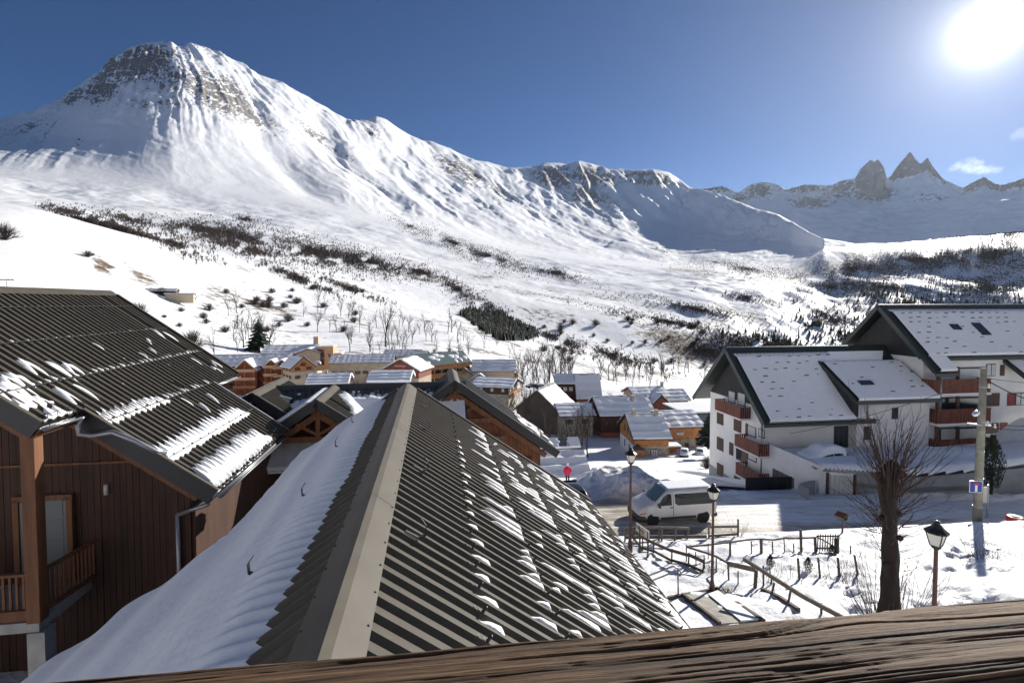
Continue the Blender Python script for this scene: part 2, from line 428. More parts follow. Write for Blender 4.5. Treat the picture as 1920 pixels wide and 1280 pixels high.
steep = sstep(.86, .58, nzz)
rock = np.clip(rock * 1.15, 0, 1) * far * (.10 + .95 * sstep(.52, .80, .62 * ledge + .34 * rib + .34 * steep))
scrub = np.zeros_like(D)
nearh = sstep(180, 260, D) * (1 - sstep(1500, 2000, D))
scrub = nearh * np.clip(0.30 + 0.45 * fbm(X / 130, Y / 130, 4, 61), 0, 0.62) * sstep(120, 420, PX)
scrub = np.maximum(scrub, nearh * .60 * blob(195, 500, 40, 24, .5))
scrub = np.maximum(scrub, nearh * .55 * blob(270, 520, 60, 20, .5))
scrub = np.maximum(scrub, nearh * .7 * blob(1290, 650, 150, 40, .35))
scrub = np.maximum(scrub, sstep(1800, 2300, D) * (1 - sstep(3600, 4200, D)) * sstep(1180, 1260, PX) * np.clip(.36 + .5 * fbm(X / 260, Y / 260, 4, 66), 0, .7))
GD = dict(px=PX, D=D, Z=Z, X=X, Y=Y)
terrain_mat = ter_mat('snowy_mountain', (0.16, 0.15, 0.145), (0.31, 0.29, 0.27), 0.045, 5.0)
me = np_mesh('snowy_hillside', np.stack([X, Y, Z], -1).reshape(-1, 3), grid_faces(nr, nc), terrain_mat, {'rock': rock, 'scrub': scrub})
hill = link(bpy.data.objects.new('hillside_terrain', me))
tag(hill, 'snow covered hillside and mountain rising behind the village', 'mountain', kind='structure')

def ground(px, py, dmin=60.0, dmax=16000.0):
    """point of the hillside seen at a photo position (first crossing beyond dmin)"""
    j = int(np.clip(np.searchsorted(COLS, px), 1, nc - 1))
    t = (px - COLS[j - 1]) / (COLS[j] - COLS[j - 1])
    d = D[:, j - 1] * (1 - t) + D[:, j] * t
    z = Z[:, j - 1] * (1 - t) + Z[:, j] * t
    th = math.atan((px - CX) / FPX)
    yy = py_of(d * 0, d * math.cos(th), z)
    ok = np.where((d > dmin) & (d < dmax) & (yy <= py))[0]
    k = ok[0] if len(ok) else int(np.argmin(np.abs(yy - py)))
    if k > 0 and d[k - 1] > dmin * .9:
        a = (py - yy[k - 1]) / (yy[k] - yy[k - 1] + 1e-9); a = min(1, max(0, a))
        dd, zz = d[k - 1] + (d[k] - d[k - 1]) * a, z[k - 1] + (z[k] - z[k - 1]) * a
    else: dd, zz = d[k], z[k]
    return Vector((dd * math.sin(th), dd * math.cos(th), zz))
def hz(x, y):
    """height of the hillside below a point"""
    px = CX + FPX * x / max(1.0, y); dd = math.hypot(x, y)
    j = int(np.clip(np.searchsorted(COLS, px), 1, nc - 1))
    return float(np.interp(dd, D[:, j], Z[:, j]))

# other side of the valley, behind the balcony, added unseen to bounce sunlight back
AZ = np.radians(np.linspace(57.0, 303.0, 150)); RD_ = np.array([7, 14, 25, 45, 80, 140, 240, 400, 650, 1000, 1500, 2200, 3100, 4200.0])
HZ_ = np.array([-9.5, -9.2, -7.5, -4, 4, 20, 50, 105, 195, 330, 540, 860, 1250, 1650.0])
dB = RD_[:, None] * np.ones(len(AZ)); XB, YB = dB * np.sin(AZ), dB * np.cos(AZ)
side = np.minimum(1, (1 - np.abs(AZ - math.pi) / math.pi) * 2.4) * .7 + .3
ZB = np.where(HZ_[:, None] > 0, HZ_[:, None] * side, HZ_[:, None]) + fbm(XB / 500, YB / 500, 4, 91) * dB * .05
me = np_mesh('unseen_valley_side', np.stack([XB, YB, ZB], -1).reshape(-1, 3), grid_faces(*XB.shape)[:, ::-1], terrain_mat, {'rock': ZB * 0, 'scrub': ZB * 0})
tag(link(bpy.data.objects.new('unseen_valley_side_terrain', me)), 'unseen snowy slope behind the balcony, added to bounce sunlight', 'slope', kind='structure')

# far range with the three rock needles
SKY_R = [(1000, 420), (1180, 380), (1275, 356), (1297, 355), (1326, 353), (1351, 349), (1380, 362), (1402, 347), (1428, 341), (1453, 347), (1468, 358), (1504, 347), (1552, 349), (1570, 340), (1597, 335),
  (1606, 318), (1625, 300), (1632, 305), (1638, 299), (1645, 307), (1652, 318), (1654, 335), (1661, 334), (1676, 311), (1698, 285), (1708, 300), (1718, 310), (1730, 296), (1741, 315), (1760, 338), (1778, 346),
  (1798, 355), (1818, 342), (1836, 334), (1858, 347), (1869, 349), (1894, 342), (1913, 335), (1960, 350), (2100, 330), (2500, 340)]
BASE_R = [(1000, 440), (1275, 400), (1380, 385), (1420, 362), (1500, 368), (1560, 366), (1590, 366), (1600, 372), (1650, 370), (1660, 345), (1700, 334), (1730, 326), (1760, 343), (1800, 366), (1836, 350), (1869, 362), (1920, 352), (2500, 370)]
flines = [
  ln(12400, [(1000, 560), (1540, 480), (2500, 470)]),
  ln(13400, [(1000, 520), (1275, 470), (1540, 447), (1700, 446), (1920, 440), (2500, 430)]),
  ln(14500, [(1000, 480), (1275, 440), (1400, 425), (1540, 424), (1700, 420), (1920, 408), (2500, 400)]),
  ln(15700, [(1000, 460), (1275, 415), (1400, 400), (1540, 395), (1640, 392), (1750, 385), (1800, 388), (1920, 372), (2500, 380)]),
  ln(16900, BASE_R, True),
  ln(17300, SKY_R, True),
  ln(19000, [(a, b + 60) for a, b in SKY_R], True),
]
fc = [10, 26, 26, 30, 44, 6]
D2, Z2 = sheet(flines, fc)
keep = COLS > 1180
D2, Z2 = D2[:, keep], Z2[:, keep]
th2, px2 = TH[keep], COLS[keep]
X2, Y2 = D2 * np.sin(th2), D2 * np.cos(th2)
P2 = np.broadcast_to(px2, D2.shape)
ring2 = np.arange(D2.shape[0])[:, None] * np.ones(D2.shape[1])
cr2 = sum(fc[:5])
below = np.clip((cr2 - ring2) / 44.0, 0, 3)
wob = fbm(P2 / 26, below * 3, 5, 71, ridged=True)
D2n = D2 + np.where(ring2 < cr2, sstep(0.0, 0.5, below) * (1 - sstep(0.95, 1.6, below)) * wob * 190, 0)
Z2 = Z2 + sstep(0.1, 0.5, below) * ((fbm(X2 / 800, Y2 / 800, 5, 77, ridged=True) - .3) * 95) * (ring2 < cr2) + (1 - sstep(.9, 1.3, below)) * sstep(0.03, .2, below) * fbm(P2 / 7, below * 11, 5, 79, gain=.6) * 62
X2, Y2 = D2n * np.sin(th2), D2n * np.cos(th2)
PYf = py_of(X2, Y2, Z2)
nee = np.zeros_like(D2)
for a, b in ((1598, 1655), (1660, 1765), (1800, 1866), (1866, 1960)):
    nee = np.maximum(nee, sstep(a - 4, a + 5, P2) * (1 - sstep(b - 5, b + 4, P2)))
rock2 = nee * (1 - sstep(0.80, 1.04, below)) * (1.0 + .5 * fbm(P2 / 9, below * 8, 4, 83))
def blob2(cx, cy, rx, ry): return np.exp(-(((P2 - cx) / rx) ** 2 + ((PYf - cy) / ry) ** 2) * 1.2)
for b in ((1420, 358, 30, 18, .8), (1500, 352, 60, 14, .75), (1575, 350, 32, 20, .9), (1515, 380, 44, 14, .9), (1635, 362, 40, 18, 1.1), (1345, 355, 46, 8, .7), (1385, 372, 20, 12, .8), (1740, 372, 60, 14, .45), (1560, 365, 60, 20, .5)):
    rock2 = np.maximum(rock2, b[4] * blob2(*b[:4]))
rock2 = rock2 * np.clip(.75 + .8 * fbm(P2 / 8, PYf / 6, 4, 85), .25, 1.3)
far_mat = ter_mat('far_range', (0.13, 0.135, 0.15), (0.27, 0.275, 0.29), 0.010, 14.0)
me = np_mesh('far_mountain_range', np.stack([X2, Y2, Z2], -1).reshape(-1, 3), grid_faces(*D2.shape), far_mat, {'rock': rock2, 'scrub': rock2 * 0})
fr = link(bpy.data.objects.new('far_mountain_terrain', me))
tag(fr, 'distant snowy range with three pointed rock needles', 'mountain', kind='structure')
# ------------------------------------------------------------------ mesh builder
class MB:
    def __init__(s): s.v, s.f, s.m = [], [], []
    def face(s, pts, mi=0):
        n = len(s.v); s.v += [tuple(p) for p in pts]; s.f.append(list(range(n, n + len(pts)))); s.m.append(mi); return s
    def prism(s, poly, ext, mi=0):
        """poly: list of 3D points, ext: extrusion vector"""
        n, k = len(s.v), len(poly); e = Vector(ext)
        s.v += [tuple(p) for p in poly] + [tuple(Vector(p) + e) for p in poly]
        s.f += [list(range(n + k - 1, n - 1, -1)), list(range(n + k, n + 2 * k))]
        s.f += [[n + i, n + (i + 1) % k, n + k + (i + 1) % k, n + k + i] for i in range(k)]
        s.m += [mi] * (k + 2); return s
    def box(s, c, sz, rz=0.0, mi=0):
        hx, hy, hz_ = sz[0] / 2, sz[1] / 2, sz[2] / 2; ca, sa = math.cos(rz), math.sin(rz)
        p = [(c[0] + x * ca - y * sa, c[1] + x * sa + y * ca, c[2] - hz_) for x, y in ((-hx, -hy), (hx, -hy), (hx, hy), (-hx, hy))]
        return s.prism(p, (0, 0, sz[2]), mi)
    def bar(s, a, b, w, h, mi=0, up=(0, 0, 1)):
        a, b = Vector(a), Vector(b); d = (b - a)
        if d.length < 1e-6: return s
        d.normalize(); up = Vector(up); x = d.cross(up)
        if x.length < 1e-4: x = d.cross(Vector((1, 0, 0)))
        x.normalize(); y = x.cross(d)
        p = [a + x * (i * w / 2) + y * (j * h / 2) for i, j in ((-1, -1), (1, -1), (1, 1), (-1, 1))]
        return s.prism(p, b - a, mi)
    def tube(s, pts, r, n=6, mi=0, cap=True):
        pts = [Vector(p) for p in pts]; rr = r if isinstance(r, (list, tuple)) else [r] * len(pts)
        base = len(s.v); px = None
        for i, p in enumerate(pts):
            d = (pts[min(i + 1, len(pts) - 1)] - pts[max(i - 1, 0)])
            if d.length < 1e-9: d = Vector((0, 0, 1))
            d.normalize()
            x = (px - d * px.dot(d)) if px is not None else d.cross(Vector((0, 0, 1)) if abs(d.z) < .9 else Vector((1, 0, 0)))
            if x.length < 1e-6: x = d.orthogonal()
            x.normalize(); px = x; y = d.cross(x)
            for k in range(n):
                a = 2 * math.pi * k / n
                s.v.append(tuple(p + (x * math.cos(a) + y * math.sin(a)) * rr[i]))
        for i in range(len(pts) - 1):
            for k in range(n):
                a, b = base + i * n + k, base + i * n + (k + 1) % n
                s.f.append([a, b, b + n, a + n]); s.m.append(mi)
        if cap:
            s.f.append(list(range(base + n - 1, base - 1, -1))); s.f.append(list(range(base + (len(pts) - 1) * n, base + len(pts) * n))); s.m += [mi, mi]
        return s
    def lathe(s, prof, n=12, c=(0, 0, 0), mi=0):
        base = len(s.v)
        for r, z in prof:
            for k in range(n):
                a = 2 * math.pi * k / n
                s.v.append((c[0] + r * math.cos(a), c[1] + r * math.sin(a), c[2] + z))
        for i in range(len(prof) - 1):
            for k in range(n):
                a, b = base + i * n + k, base + i * n + (k + 1) % n
                s.f.append([a, b, b + n, a + n]); s.m.append(mi)
        s.f.append(list(range(base + n - 1, base - 1, -1))); s.f.append(list(range(base + (len(prof) - 1) * n, base + len(prof) * n))); s.m += [mi, mi]
        return s
    def mesh(s, name, mats, smooth=False):
        me = bpy.data.meshes.new(name); me.from_pydata(s.v, [], s.f)
        for m in (mats if isinstance(mats, (list, tuple)) else [mats]): me.materials.append(m)
        me.polygons.foreach_set('material_index', s.m)
        if smooth: me.polygons.foreach_set('use_smooth', [True] * len(s.f))
        bm = bmesh.new(); bm.from_mesh(me); bmesh.ops.recalc_face_normals(bm, faces=bm.faces); bm.to_mesh(me); bm.free()
        me.update(); return me
    def build(s, name, mats, parent=None, smooth=False, loc=None, rz=0.0):
        o = bpy.data.objects.new(name, s.mesh(name, mats, smooth)); link(o, parent)
        if loc is not None: o.location = loc; o.rotation_euler = (0, 0, rz)
        return o
def bevel(o, w, seg=2, ang=40):
    m = o.modifiers.new('bevel', 'BEVEL'); m.width = w; m.segments = seg; m.limit_method = 'ANGLE'; m.angle_limit = R(ang); return o

# ------------------------------------------------------------------ palette
snow_m = mat('snow', (0.83, 0.845, 0.87), 0.6, var=0.05, scale=1.5, bump=0.02, bscale=5, spec=0.25)
snow_r = mat('roof_snow', (0.85, 0.86, 0.88), 0.6, var=.04, scale=2.5, bump=0.016, bscale=6, spec=0.25)
sheet_m = mat('painted_steel_sheet', (0.082, 0.073, 0.059), 0.6, 0.0, var=0.15, scale=3, spec=0.12)
sheet_d = mat('dark_steel_sheet', (0.07, 0.07, 0.067), 0.45, var=0.12, scale=3, spec=0.45)
cap_m = mat('ridge_cap_steel', (0.108, 0.096, 0.078), 0.55, var=0.12, scale=2, spec=0.15)
fascia_m = mat('black_fascia', (0.022, 0.022, 0.024), 0.5)
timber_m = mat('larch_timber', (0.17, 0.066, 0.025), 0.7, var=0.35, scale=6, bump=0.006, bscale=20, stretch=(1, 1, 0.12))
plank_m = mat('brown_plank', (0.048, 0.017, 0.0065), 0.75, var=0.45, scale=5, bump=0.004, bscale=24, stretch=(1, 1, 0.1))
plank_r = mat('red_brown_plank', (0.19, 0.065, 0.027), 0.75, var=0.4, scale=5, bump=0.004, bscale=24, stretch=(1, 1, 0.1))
zinc_m = mat('zinc', (0.33, 0.34, 0.35), 0.4, 0.7, var=0.15, scale=10)
iron_m = mat('dark_iron', (0.03, 0.03, 0.032), 0.45, 0.3)
render_w = mat('white_render', (0.76, 0.74, 0.72), 0.85, var=0.07, scale=0.7, bump=0.004, bscale=30, spec=0.2)
render_g = mat('grey_render', (0.27, 0.275, 0.285), 0.85, var=0.15, scale=0.9, bump=0.004, bscale=30, spec=0.2)
concrete_m = mat('concrete', (0.36, 0.35, 0.33), 0.85, var=0.22, scale=2.2, bump=0.006, bscale=25, spec=0.2)
glass_m = mat('window_glass', (0.03, 0.037, 0.045), 0.06, spec=0.8)
pale_panel_m = mat('pale_panel', (0.55, 0.56, 0.56), 0.5, var=0.1, scale=3)  # even pale panes and boards; stands in for lit glass in the loft
shutter_m = mat('brown_shutter', (0.085, 0.042, 0.03), 0.6, var=0.3, scale=5)
shutter_r = mat('red_shutter', (0.22, 0.03, 0.022), 0.6, var=0.2, scale=5)
balc_m = mat('red_brown_balcony', (0.165, 0.046, 0.024), 0.65, var=0.35, scale=4, stretch=(1, 1, 0.2))
stone_m = mat('stone_wall', (0.40, 0.35, 0.27), 0.9, var=0.45, scale=1.6, bump=0.04, bscale=4)
beige_m = mat('beige_render', (0.52, 0.43, 0.31), 0.85, var=0.12, scale=0.8)
orange_m = mat('orange_render', (0.60, 0.36, 0.19), 0.85, var=0.12, scale=0.8)
grey_wood = mat('weathered_wood', (0.15, 0.125, 0.10), 0.8, var=0.35, scale=5, bump=0.005, bscale=25)
old_wood = mat('dark_weathered_wood', (0.095, 0.072, 0.055), 0.85, var=0.4, scale=5, bump=0.005, bscale=25)
bark_m = mat('bark', (0.030, 0.020, 0.015), 0.9, var=0.45, scale=5, bump=0.03, bscale=9, stretch=(1, 1, 0.35))
twig_m = mat('twig', (0.05, 0.027, 0.019), 0.8)
conifer_m = mat('conifer_needles', (0.022, 0.036, 0.020), 0.8, var=0.4, scale=0.8)
bare_m = mat('bare_branch', (0.058, 0.042, 0.033), 0.85, var=0.3, scale=0.15)
road_m = None

# ------------------------------------------------------------------ near ground: gardens, street, snow heap
def ground_mat():
    m = bpy.data.materials.new('trodden_snow'); m.use_nodes = True
    n, l, b = snow_nodes(m)
    b.inputs['Roughness'].default_value = 0.6; b.inputs['Specular IOR Level'].default_value = 0.25
    tcn = n.new('ShaderNodeTexCoord')
    at_ = n.new('ShaderNodeAttribute'); at_.attribute_name = 'dirt'
    n1 = n.new('ShaderNodeTexNoise'); n1.inputs['Scale'].default_value = 1.1; n1.inputs['Detail'].default_value = 9; n1.inputs['Roughness'].default_value = 0.68
    mp = n.new('ShaderNodeMapping'); mp.inputs['Rotation'].default_value = (0, 0, -AX); mp.inputs['Scale'].default_value = (0.45, 1.6, 1)
    l.new(tcn.outputs['Object'], mp.inputs[0]); l.new(mp.outputs[0], n1.inputs['Vector'])
    a = n.new('ShaderNodeMath'); a.operation = 'MULTIPLY_ADD'; a.inputs[1].default_value = 1.5; a.inputs[2].default_value = -0.78
    l.new(n1.outputs['Fac'], a.inputs[0])
    s_ = n.new('ShaderNodeMath'); s_.operation = 'ADD'; l.new(a.outputs[0], s_.inputs[0]); l.new(at_.outputs['Fac'], s_.inputs[1])
    rp = n.new('ShaderNodeValToRGB'); e = rp.color_ramp.elements
    e[0].position = 0.02; e[0].color = (0.82, 0.835, 0.86, 1)
    e[1].position = 1.0; e[1].color = (0.10, 0.09, 0.08, 1)
    for p, c in ((0.28, (0.70, 0.67, 0.62, 1)), (0.5, (0.44, 0.39, 0.32, 1)), (0.75, (0.22, 0.195, 0.165, 1))):
        x = e.new(p); x.color = c
    l.new(s_.outputs[0], rp.inputs['Fac']); l.new(rp.outputs['Color'], b.inputs['Base Color'])
    rr = n.new('ShaderNodeMapRange'); rr.inputs['From Min'].default_value = 0.3; rr.inputs['To Min'].default_value = 0.62; rr.inputs['To Max'].default_value = 0.3
    l.new(s_.outputs[0], rr.inputs['Value']); l.new(rr.outputs[0], b.inputs['Roughness'])
    n2 = n.new('ShaderNodeTexNoise'); n2.inputs['Scale'].default_value = 7; n2.inputs['Detail'].default_value = 6
    l.new(tcn.outputs['Object'], n2.inputs['Vector'])
    bp = n.new('ShaderNodeBump'); bp.inputs['Distance'].default_value = 0.05; bp.inputs['Strength'].default_value = 0.7
    l.new(n2.outputs['Fac'], bp.inputs['Height']); l.new(bp.outputs['Normal'], b.inputs['Normal'])
    return m
def base_z(x, y):
    return -6.6 - 0.2 * np.minimum(y, 45.0) - 0.27 * np.clip(y - 45, 0, 56)
def ground_fields(x, y):
    x, y = np.asarray(x, float), np.asarray(y, float)
    u, v = -x * SA + y * CA, x * CA + y * SA
    z = base_z(x, y)
    dirt = np.zeros_like(z)
    # the right-hand bank towards the balcony lies higher
    bank = sstep(17.5, 12.5, u + 0.35 * fbm(x / 2.2, y / 2.2, 3, 5)) * sstep(13.5, 19, v)
    z = z + bank * 0.9 + 0.5 * sstep(16, 30, v) * sstep(24.5, 20, u)
    # street: a band along v, churned and sanded
    edge_n = 0.5 * fbm(x / 3.5, y / 3.5, 3, 11)
    rd = sstep(23.7, 24.9, u + edge_n) * (1 - sstep(30.6, 32.6, u + edge_n + 0.0 * v)) * sstep(-4, 6, v)
    z = z - rd * 0.16 + 0.70 * 0.2 * (u - 27.6) * rd * sstep(36, 26, v)
    ruts = 0.5 + 0.5 * np.sin((u + 0.25 * fbm(x / 6, y / 6, 2, 13)) * 2.5)
    left = 1 - sstep(13.0, 19.0, v)
    dirt = dirt + rd * (0.13 + 0.12 * ruts + left * 0.36 * sstep(24, 26, u))
    dirt = dirt + sstep(23.2, 24.6, u) * (1 - sstep(25.2, 26.8, u)) * sstep(10, 14, v) * (1 - sstep(24, 34, v)) * 0.34
    z = z + rd * 0.03 * np.sin(u * 9 + 2 * fbm(x / 3, y / 3, 2, 17))
    # drive down to the garages
    dr = sstep(30, 32, u) * (1 - sstep(36, 38, u)) * sstep(22, 26, v) * (1 - sstep(31, 33, v))
    dirt = dirt + dr * 0.16
    # second street down in the village
    r2 = np.exp(-((u - 70 - 0.02 * (v - 20)) / 2.0) ** 2) * sstep(8, 12, v)
    dirt = dirt + r2 * 0.62; z = z - 0.25 * r2
    # open ground in front of the stone chalet: cleared and grey
    # ploughed heap
    hx, hy = 7.6, 36.6
    rx, ry = (x - hx) / 4.6, (y - hy) / 4.4
    dd = np.sqrt(rx * rx + ry * ry)
    hp = np.clip(1 - dd, 0, 1); hp = np.minimum(1, hp * 1.55)
    lump = fbm(x / 0.9, y / 0.9, 5, 23, ridged=True)
    z = z + hp * (1.7 + 0.5 * fbm(x / 1.6, y / 1.6, 3, 29)) + sstep(0, .3, hp) * lump * 0.30
    dirt = dirt + hp * np.clip(lump - 0.25, 0, 1) * 0.55 * sstep(0.5, 1, hp)
    # low windrow at the kerb by the van and behind it
    wr = np.exp(-((u - 32.2) / 1.0) ** 2) * sstep(10, 13, v) * (1 - sstep(20, 23, v))
    z = z + wr * (0.45 + 0.25 * lump)
    wr2 = np.exp(-((u - 32.0 + 0.25 * (v - 31)) / 0.8) ** 2) * sstep(30, 33, v)
    z = z + wr2 * (0.35 + 0.2 * lump)
    # bank below the apartment house, out of sight of the street
    low = sstep(35, 39.5, u) * (1 - sstep(27.0, 28.2, v)) * sstep(20, 23, v) * (1 - sstep(50, 56, u))
    z = z - low * 1.0
    # garden: trodden snow with hollows
    gd = sstep(24, 22.5, u) * sstep(7.5, 9, v)
    foot = fbm(x / 0.55, y / 0.38, 3, 33)
    trod = sstep(-0.15, 0.4, fbm(x / 3.5, y / 3.5, 2, 37))
    z = z + gd * (0.26 * fbm(x / 2.2, y / 1.1, 4, 35) + 0.24 * foot * trod)
    return z, dirt
def gz(x, y):
    return float(ground_fields(np.array([x]), np.array([y]))[0][0])
def guv(u, v):
    p = uv(u, v); return Vector((p.x, p.y, gz(p.x, p.y)))
def gpix(px, py):
    """street-level point seen at a photo position"""
    d = ray(px, py); k = 6.6 / (-d[2] - 0.2 * d[1])
    for _ in range(12):
        z = gz(d[0] * k, d[1] * k); k = 0.5 * k + 0.5 * z / d[2]
    return Vector((d[0] * k, d[1] * k, gz(d[0] * k, d[1] * k)))
xs = np.concatenate([np.arange(-60, 2, 1.5), np.arange(2, 40, 0.14), np.arange(40, 80, 1.2)])
ys = np.concatenate([np.arange(1.5, 8, .8), np.arange(8, 42, 0.14), np.arange(42, 82, 0.6)])
gx, gy = np.meshgrid(xs, ys)
gzv, gdv = ground_fields(gx, gy)
rimf = np.minimum(1, sstep(82, 74, gy))
gzv = gzv - (1 - rimf) * 1.5
me = np_mesh('snowy_ground', np.stack([gx, gy, gzv], -1).reshape(-1, 3), grid_faces(*gx.shape), ground_mat(), {'dirt': gdv})
tag(link(bpy.data.objects.new('ground', me)), 'trodden snow of the gardens and the sanded street', 'ground', kind='structure')
# ------------------------------------------------------------------ timber chalets with ribbed steel roofs
class Slope:
    """one roof slope. o: ridge start (local), ds: unit vector along the ridge, dw: horizontal unit vector down the slope"""
    def __init__(s, o, ds, dw, slope):
        s.o, s.ds, s.dw = Vector(o), Vector(ds), Vector(dw); s.k = slope
        c = math.sqrt(1 + slope * slope); s.n = (s.dw * slope + Vector((0, 0, 1))) / c
    def __call__(s, a, w, h=0.0):
        return s.o + s.ds * a + s.dw * w + Vector((0, 0, -s.k * w)) + s.n * h
def rib_profile(a0, a1, pitch=0.25, h=0.055, base=0.14, top=0.05, phase=0.0):
    pr = [(a0, 0.0)]; k = math.ceil((a0 - phase) / pitch)
    while phase + k * pitch < a1:
        c = phase + k * pitch
        for x, y in ((-base / 2, 0), (-top / 2, h), (top / 2, h), (base / 2, 0)):
            if a0 < c + x < a1: pr.append((c + x, y))
        k += 1
    pr.append((a1, 0.0)); return pr
def ribbed(root, S, a0, a1, w0, w1, m, panel=1.0, pitch=0.25, phase=0.0, rib_h=0.055, name='roof_panel', base=0.14):
    n = max(1, round((a1 - a0) / panel)); st = (a1 - a0) / n
    for i in range(n):
        b = MB(); x0, x1 = a0 + i * st, a0 + (i + 1) * st
        pr = rib_profile(x0, x1, pitch, rib_h, phase=phase, base=base, top=base * .38)
        wa = w0(x0) if callable(w0) else w0
        for (p, h), (q, g) in zip(pr, pr[1:]):
            b.face([S(p, wa, h), S(q, wa, g), S(q, w1, g), S(p, w1, h)])
        b.build(name, m, root)
def deck(root, S, a0, a1, w0, w1, th=0.16, m=None, name='roof_deck'):
    b = MB(); b.prism([S(a0, w0, -0.01), S(a1, w0, -0.01), S(a1, w1, -0.01), S(a0, w1, -0.01)], S.n * -th); return b.build(name, m or fascia_m, root)
def verge(root, S, a, w0, w1, h=0.30, t=0.05, m=None, up=0.07, name='verge_board'):
    b = MB(); b.prism([S(a, w0, up), S(a, w1, up), S(a, w1, up - h), S(a, w0, up - h)], S.ds * t); return b.build(name, m or fascia_m, root)
def verge_trim(root, S, a, w0, w1, m=None, off=0.09):
    b = MB(); b.bar(S(a, w0, off), S(a, w1, off), 0.09, 0.03, up=S.n); return b.build('verge_trim', m or cap_m, root)
def ridge_cap(root, S1, S2, a0, a1, w=0.30, m=None, seg=2.0):
    n = max(1, round((a1 - a0) / seg)); st = (a1 - a0) / n
    for i in range(n):
        b = MB(); x0, x1 = a0 + i * st + 0.004, a0 + (i + 1) * st + 0.03; e = 0.003 * (i % 2)
        for S in (S1, S2):
            b.face([S(x0, 0.035, 0.075 + e), S(x1, 0.035, 0.075 + e), S(x1, w, 0.058 + e), S(x0, w, 0.058 + e)])
        t = S1(x0, 0, .09 + e) * .5 + S2(x0, 0, .09 + e) * .5; t2 = S1(x1, 0, .09 + e) * .5 + S2(x1, 0, .09 + e) * .5
        b.face([S1(x0, .035, .075 + e), t, t2, S1(x1, .035, .075 + e)]); b.face([S2(x0, .035, .075 + e), t, t2, S2(x1, .035, .075 + e)])
        b.build('ridge_cap', m or cap_m, root)
def gutter(root, a, b_, r=0.075, m=None):
    a, b_ = Vector(a), Vector(b_); d = (b_ - a).normalized(); x = d.cross(Vector((0, 0, 1))).normalized()
    mb = MB(); prev = None
    for k in range(7):
        t = math.pi * k / 6; o = x * (math.cos(t) * r) + Vector((0, 0, -math.sin(t) * r))
        if prev is not None: mb.face([a + prev, a + o, b_ + o, b_ + prev])
        prev = o
    o = mb.build('gutter', m or zinc_m, root, True)
    s = o.modifiers.new('wall', 'SOLIDIFY'); s.thickness = 0.008
    return o
def plank_wall(root, x0, x1, y, zb, top, th=0.04, pw=0.15, m=None, name='plank'):
    """vertical boards in the plane y = const; top: function of x"""
    n = max(1, int(round((x1 - x0) / pw))); st = (x1 - x0) / n; rnd = random.Random(int(abs(x0 * 91 + y * 17)))
    for i in range(n):
        a, c = x0 + i * st + 0.005, x0 + (i + 1) * st - 0.005; f = rnd.uniform(-.008, .008)
        b = MB(); b.prism([(a, y + f, zb), (c, y + f, zb), (c, y + f, top(c)), (a, y + f, top(a))], (0, th, 0)); b.build(name, m or plank_m, root)
    b = MB(); b.prism([(x0, y + th + .012, zb), (x1, y + th + .012, zb), (x1, y + th + .012, top(x1))] + ([((x0 + x1) / 2, y + th + .012, top((x0 + x1) / 2))] if top((x0 + x1) / 2) > .5 * (top(x0) + top(x1)) + .01 else []) + [(x0, y + th + .012, top(x0))], (0, .08, 0)); b.build('wall_core', fascia_m, root)
def snow_field(root, S, fn, a0, a1, w0, w1, na, nw, name='roof_snow', m=None, cut=-0.02):
    """snow lying on a slope: fn(a, w) gives its height above the sheet"""
    A, W = np.meshgrid(np.linspace(a0, a1, na), np.linspace(w0, w1, nw), indexing='ij')
    H = fn(A, W)
    o, ds, dw, n = (np.array(q) for q in (S.o, S.ds, S.dw, S.n))
    Vv = o + A[..., None] * ds + W[..., None] * (dw + np.array([0, 0, -S.k])) + H[..., None] * n
    F = grid_faces(na, nw)
    hf = H.ravel()[F].max(1)
    F = F[hf > cut]
    used, inv = np.unique(F, return_inverse=True)
    me = np_mesh(name, Vv.reshape(-1, 3)[used], inv.reshape(F.shape), m or snow_r)
    o_ = bpy.data.objects.new(name, me); link(o_, root); o_['kind'] = 'stuff'
    return o_

# ---- middle chalet right below the balcony
U0, V0, Z0 = 10.0, -0.82, -11.0
mid = empty('metal_roof_chalet', uv(U0, V0, Z0), AX, 'long chalet with dark ribbed roof and snowy left slope right below the balcony', 'chalet')
SL = 0.687
def LM(u, v, z): return Vector((v - V0, u - U0, z - Z0))
SR_ = Slope(LM(0, V0, -2.58), (0, 1, 0), (1, 0, 0), SL)     # right slope, s = u
SLf = Slope(LM(0, V0, -2.58), (0, 1, 0), (-1, 0, 0), SL)
UF = 16.2
ribbed(mid, SR_, 1.2, UF, 0.02, 5.9, sheet_m, 1.0, phase=0.06)
ribbed(mid, SLf, 1.2, UF, 0.02, 3.15, sheet_m, 3.0, phase=0.06)
ribbed(mid, SLf, 1.2, 10.5, 3.15, 6.9, sheet_m, 3.1, phase=0.06)
deck(mid, SR_, 1.2, UF, 0.0, 5.88); deck(mid, SLf, 1.2, UF, 0.0, 3.13); deck(mid, SLf, 1.2, 10.5, 3.13, 6.88)
ridge_cap(mid, SR_, SLf, 1.2, UF + .02, 0.26)
verge(mid, SR_, UF, 0.0, 5.9); verge(mid, SLf, UF, 0.0, 3.15); verge(mid, SLf, 10.5, 3.1, 6.9)
verge_trim(mid, SR_, UF + .03, 0.25, 5.9); verge_trim(mid, SLf, UF + .03, 0.25, 3.15, fascia_m)
gutter(mid, SR_(1.2, 5.98, -0.03), SR_(UF, 5.98, -0.03)); gutter(mid, SLf(10.5, 3.22, -.03), SLf(UF, 3.22, -.03), m=iron_m)
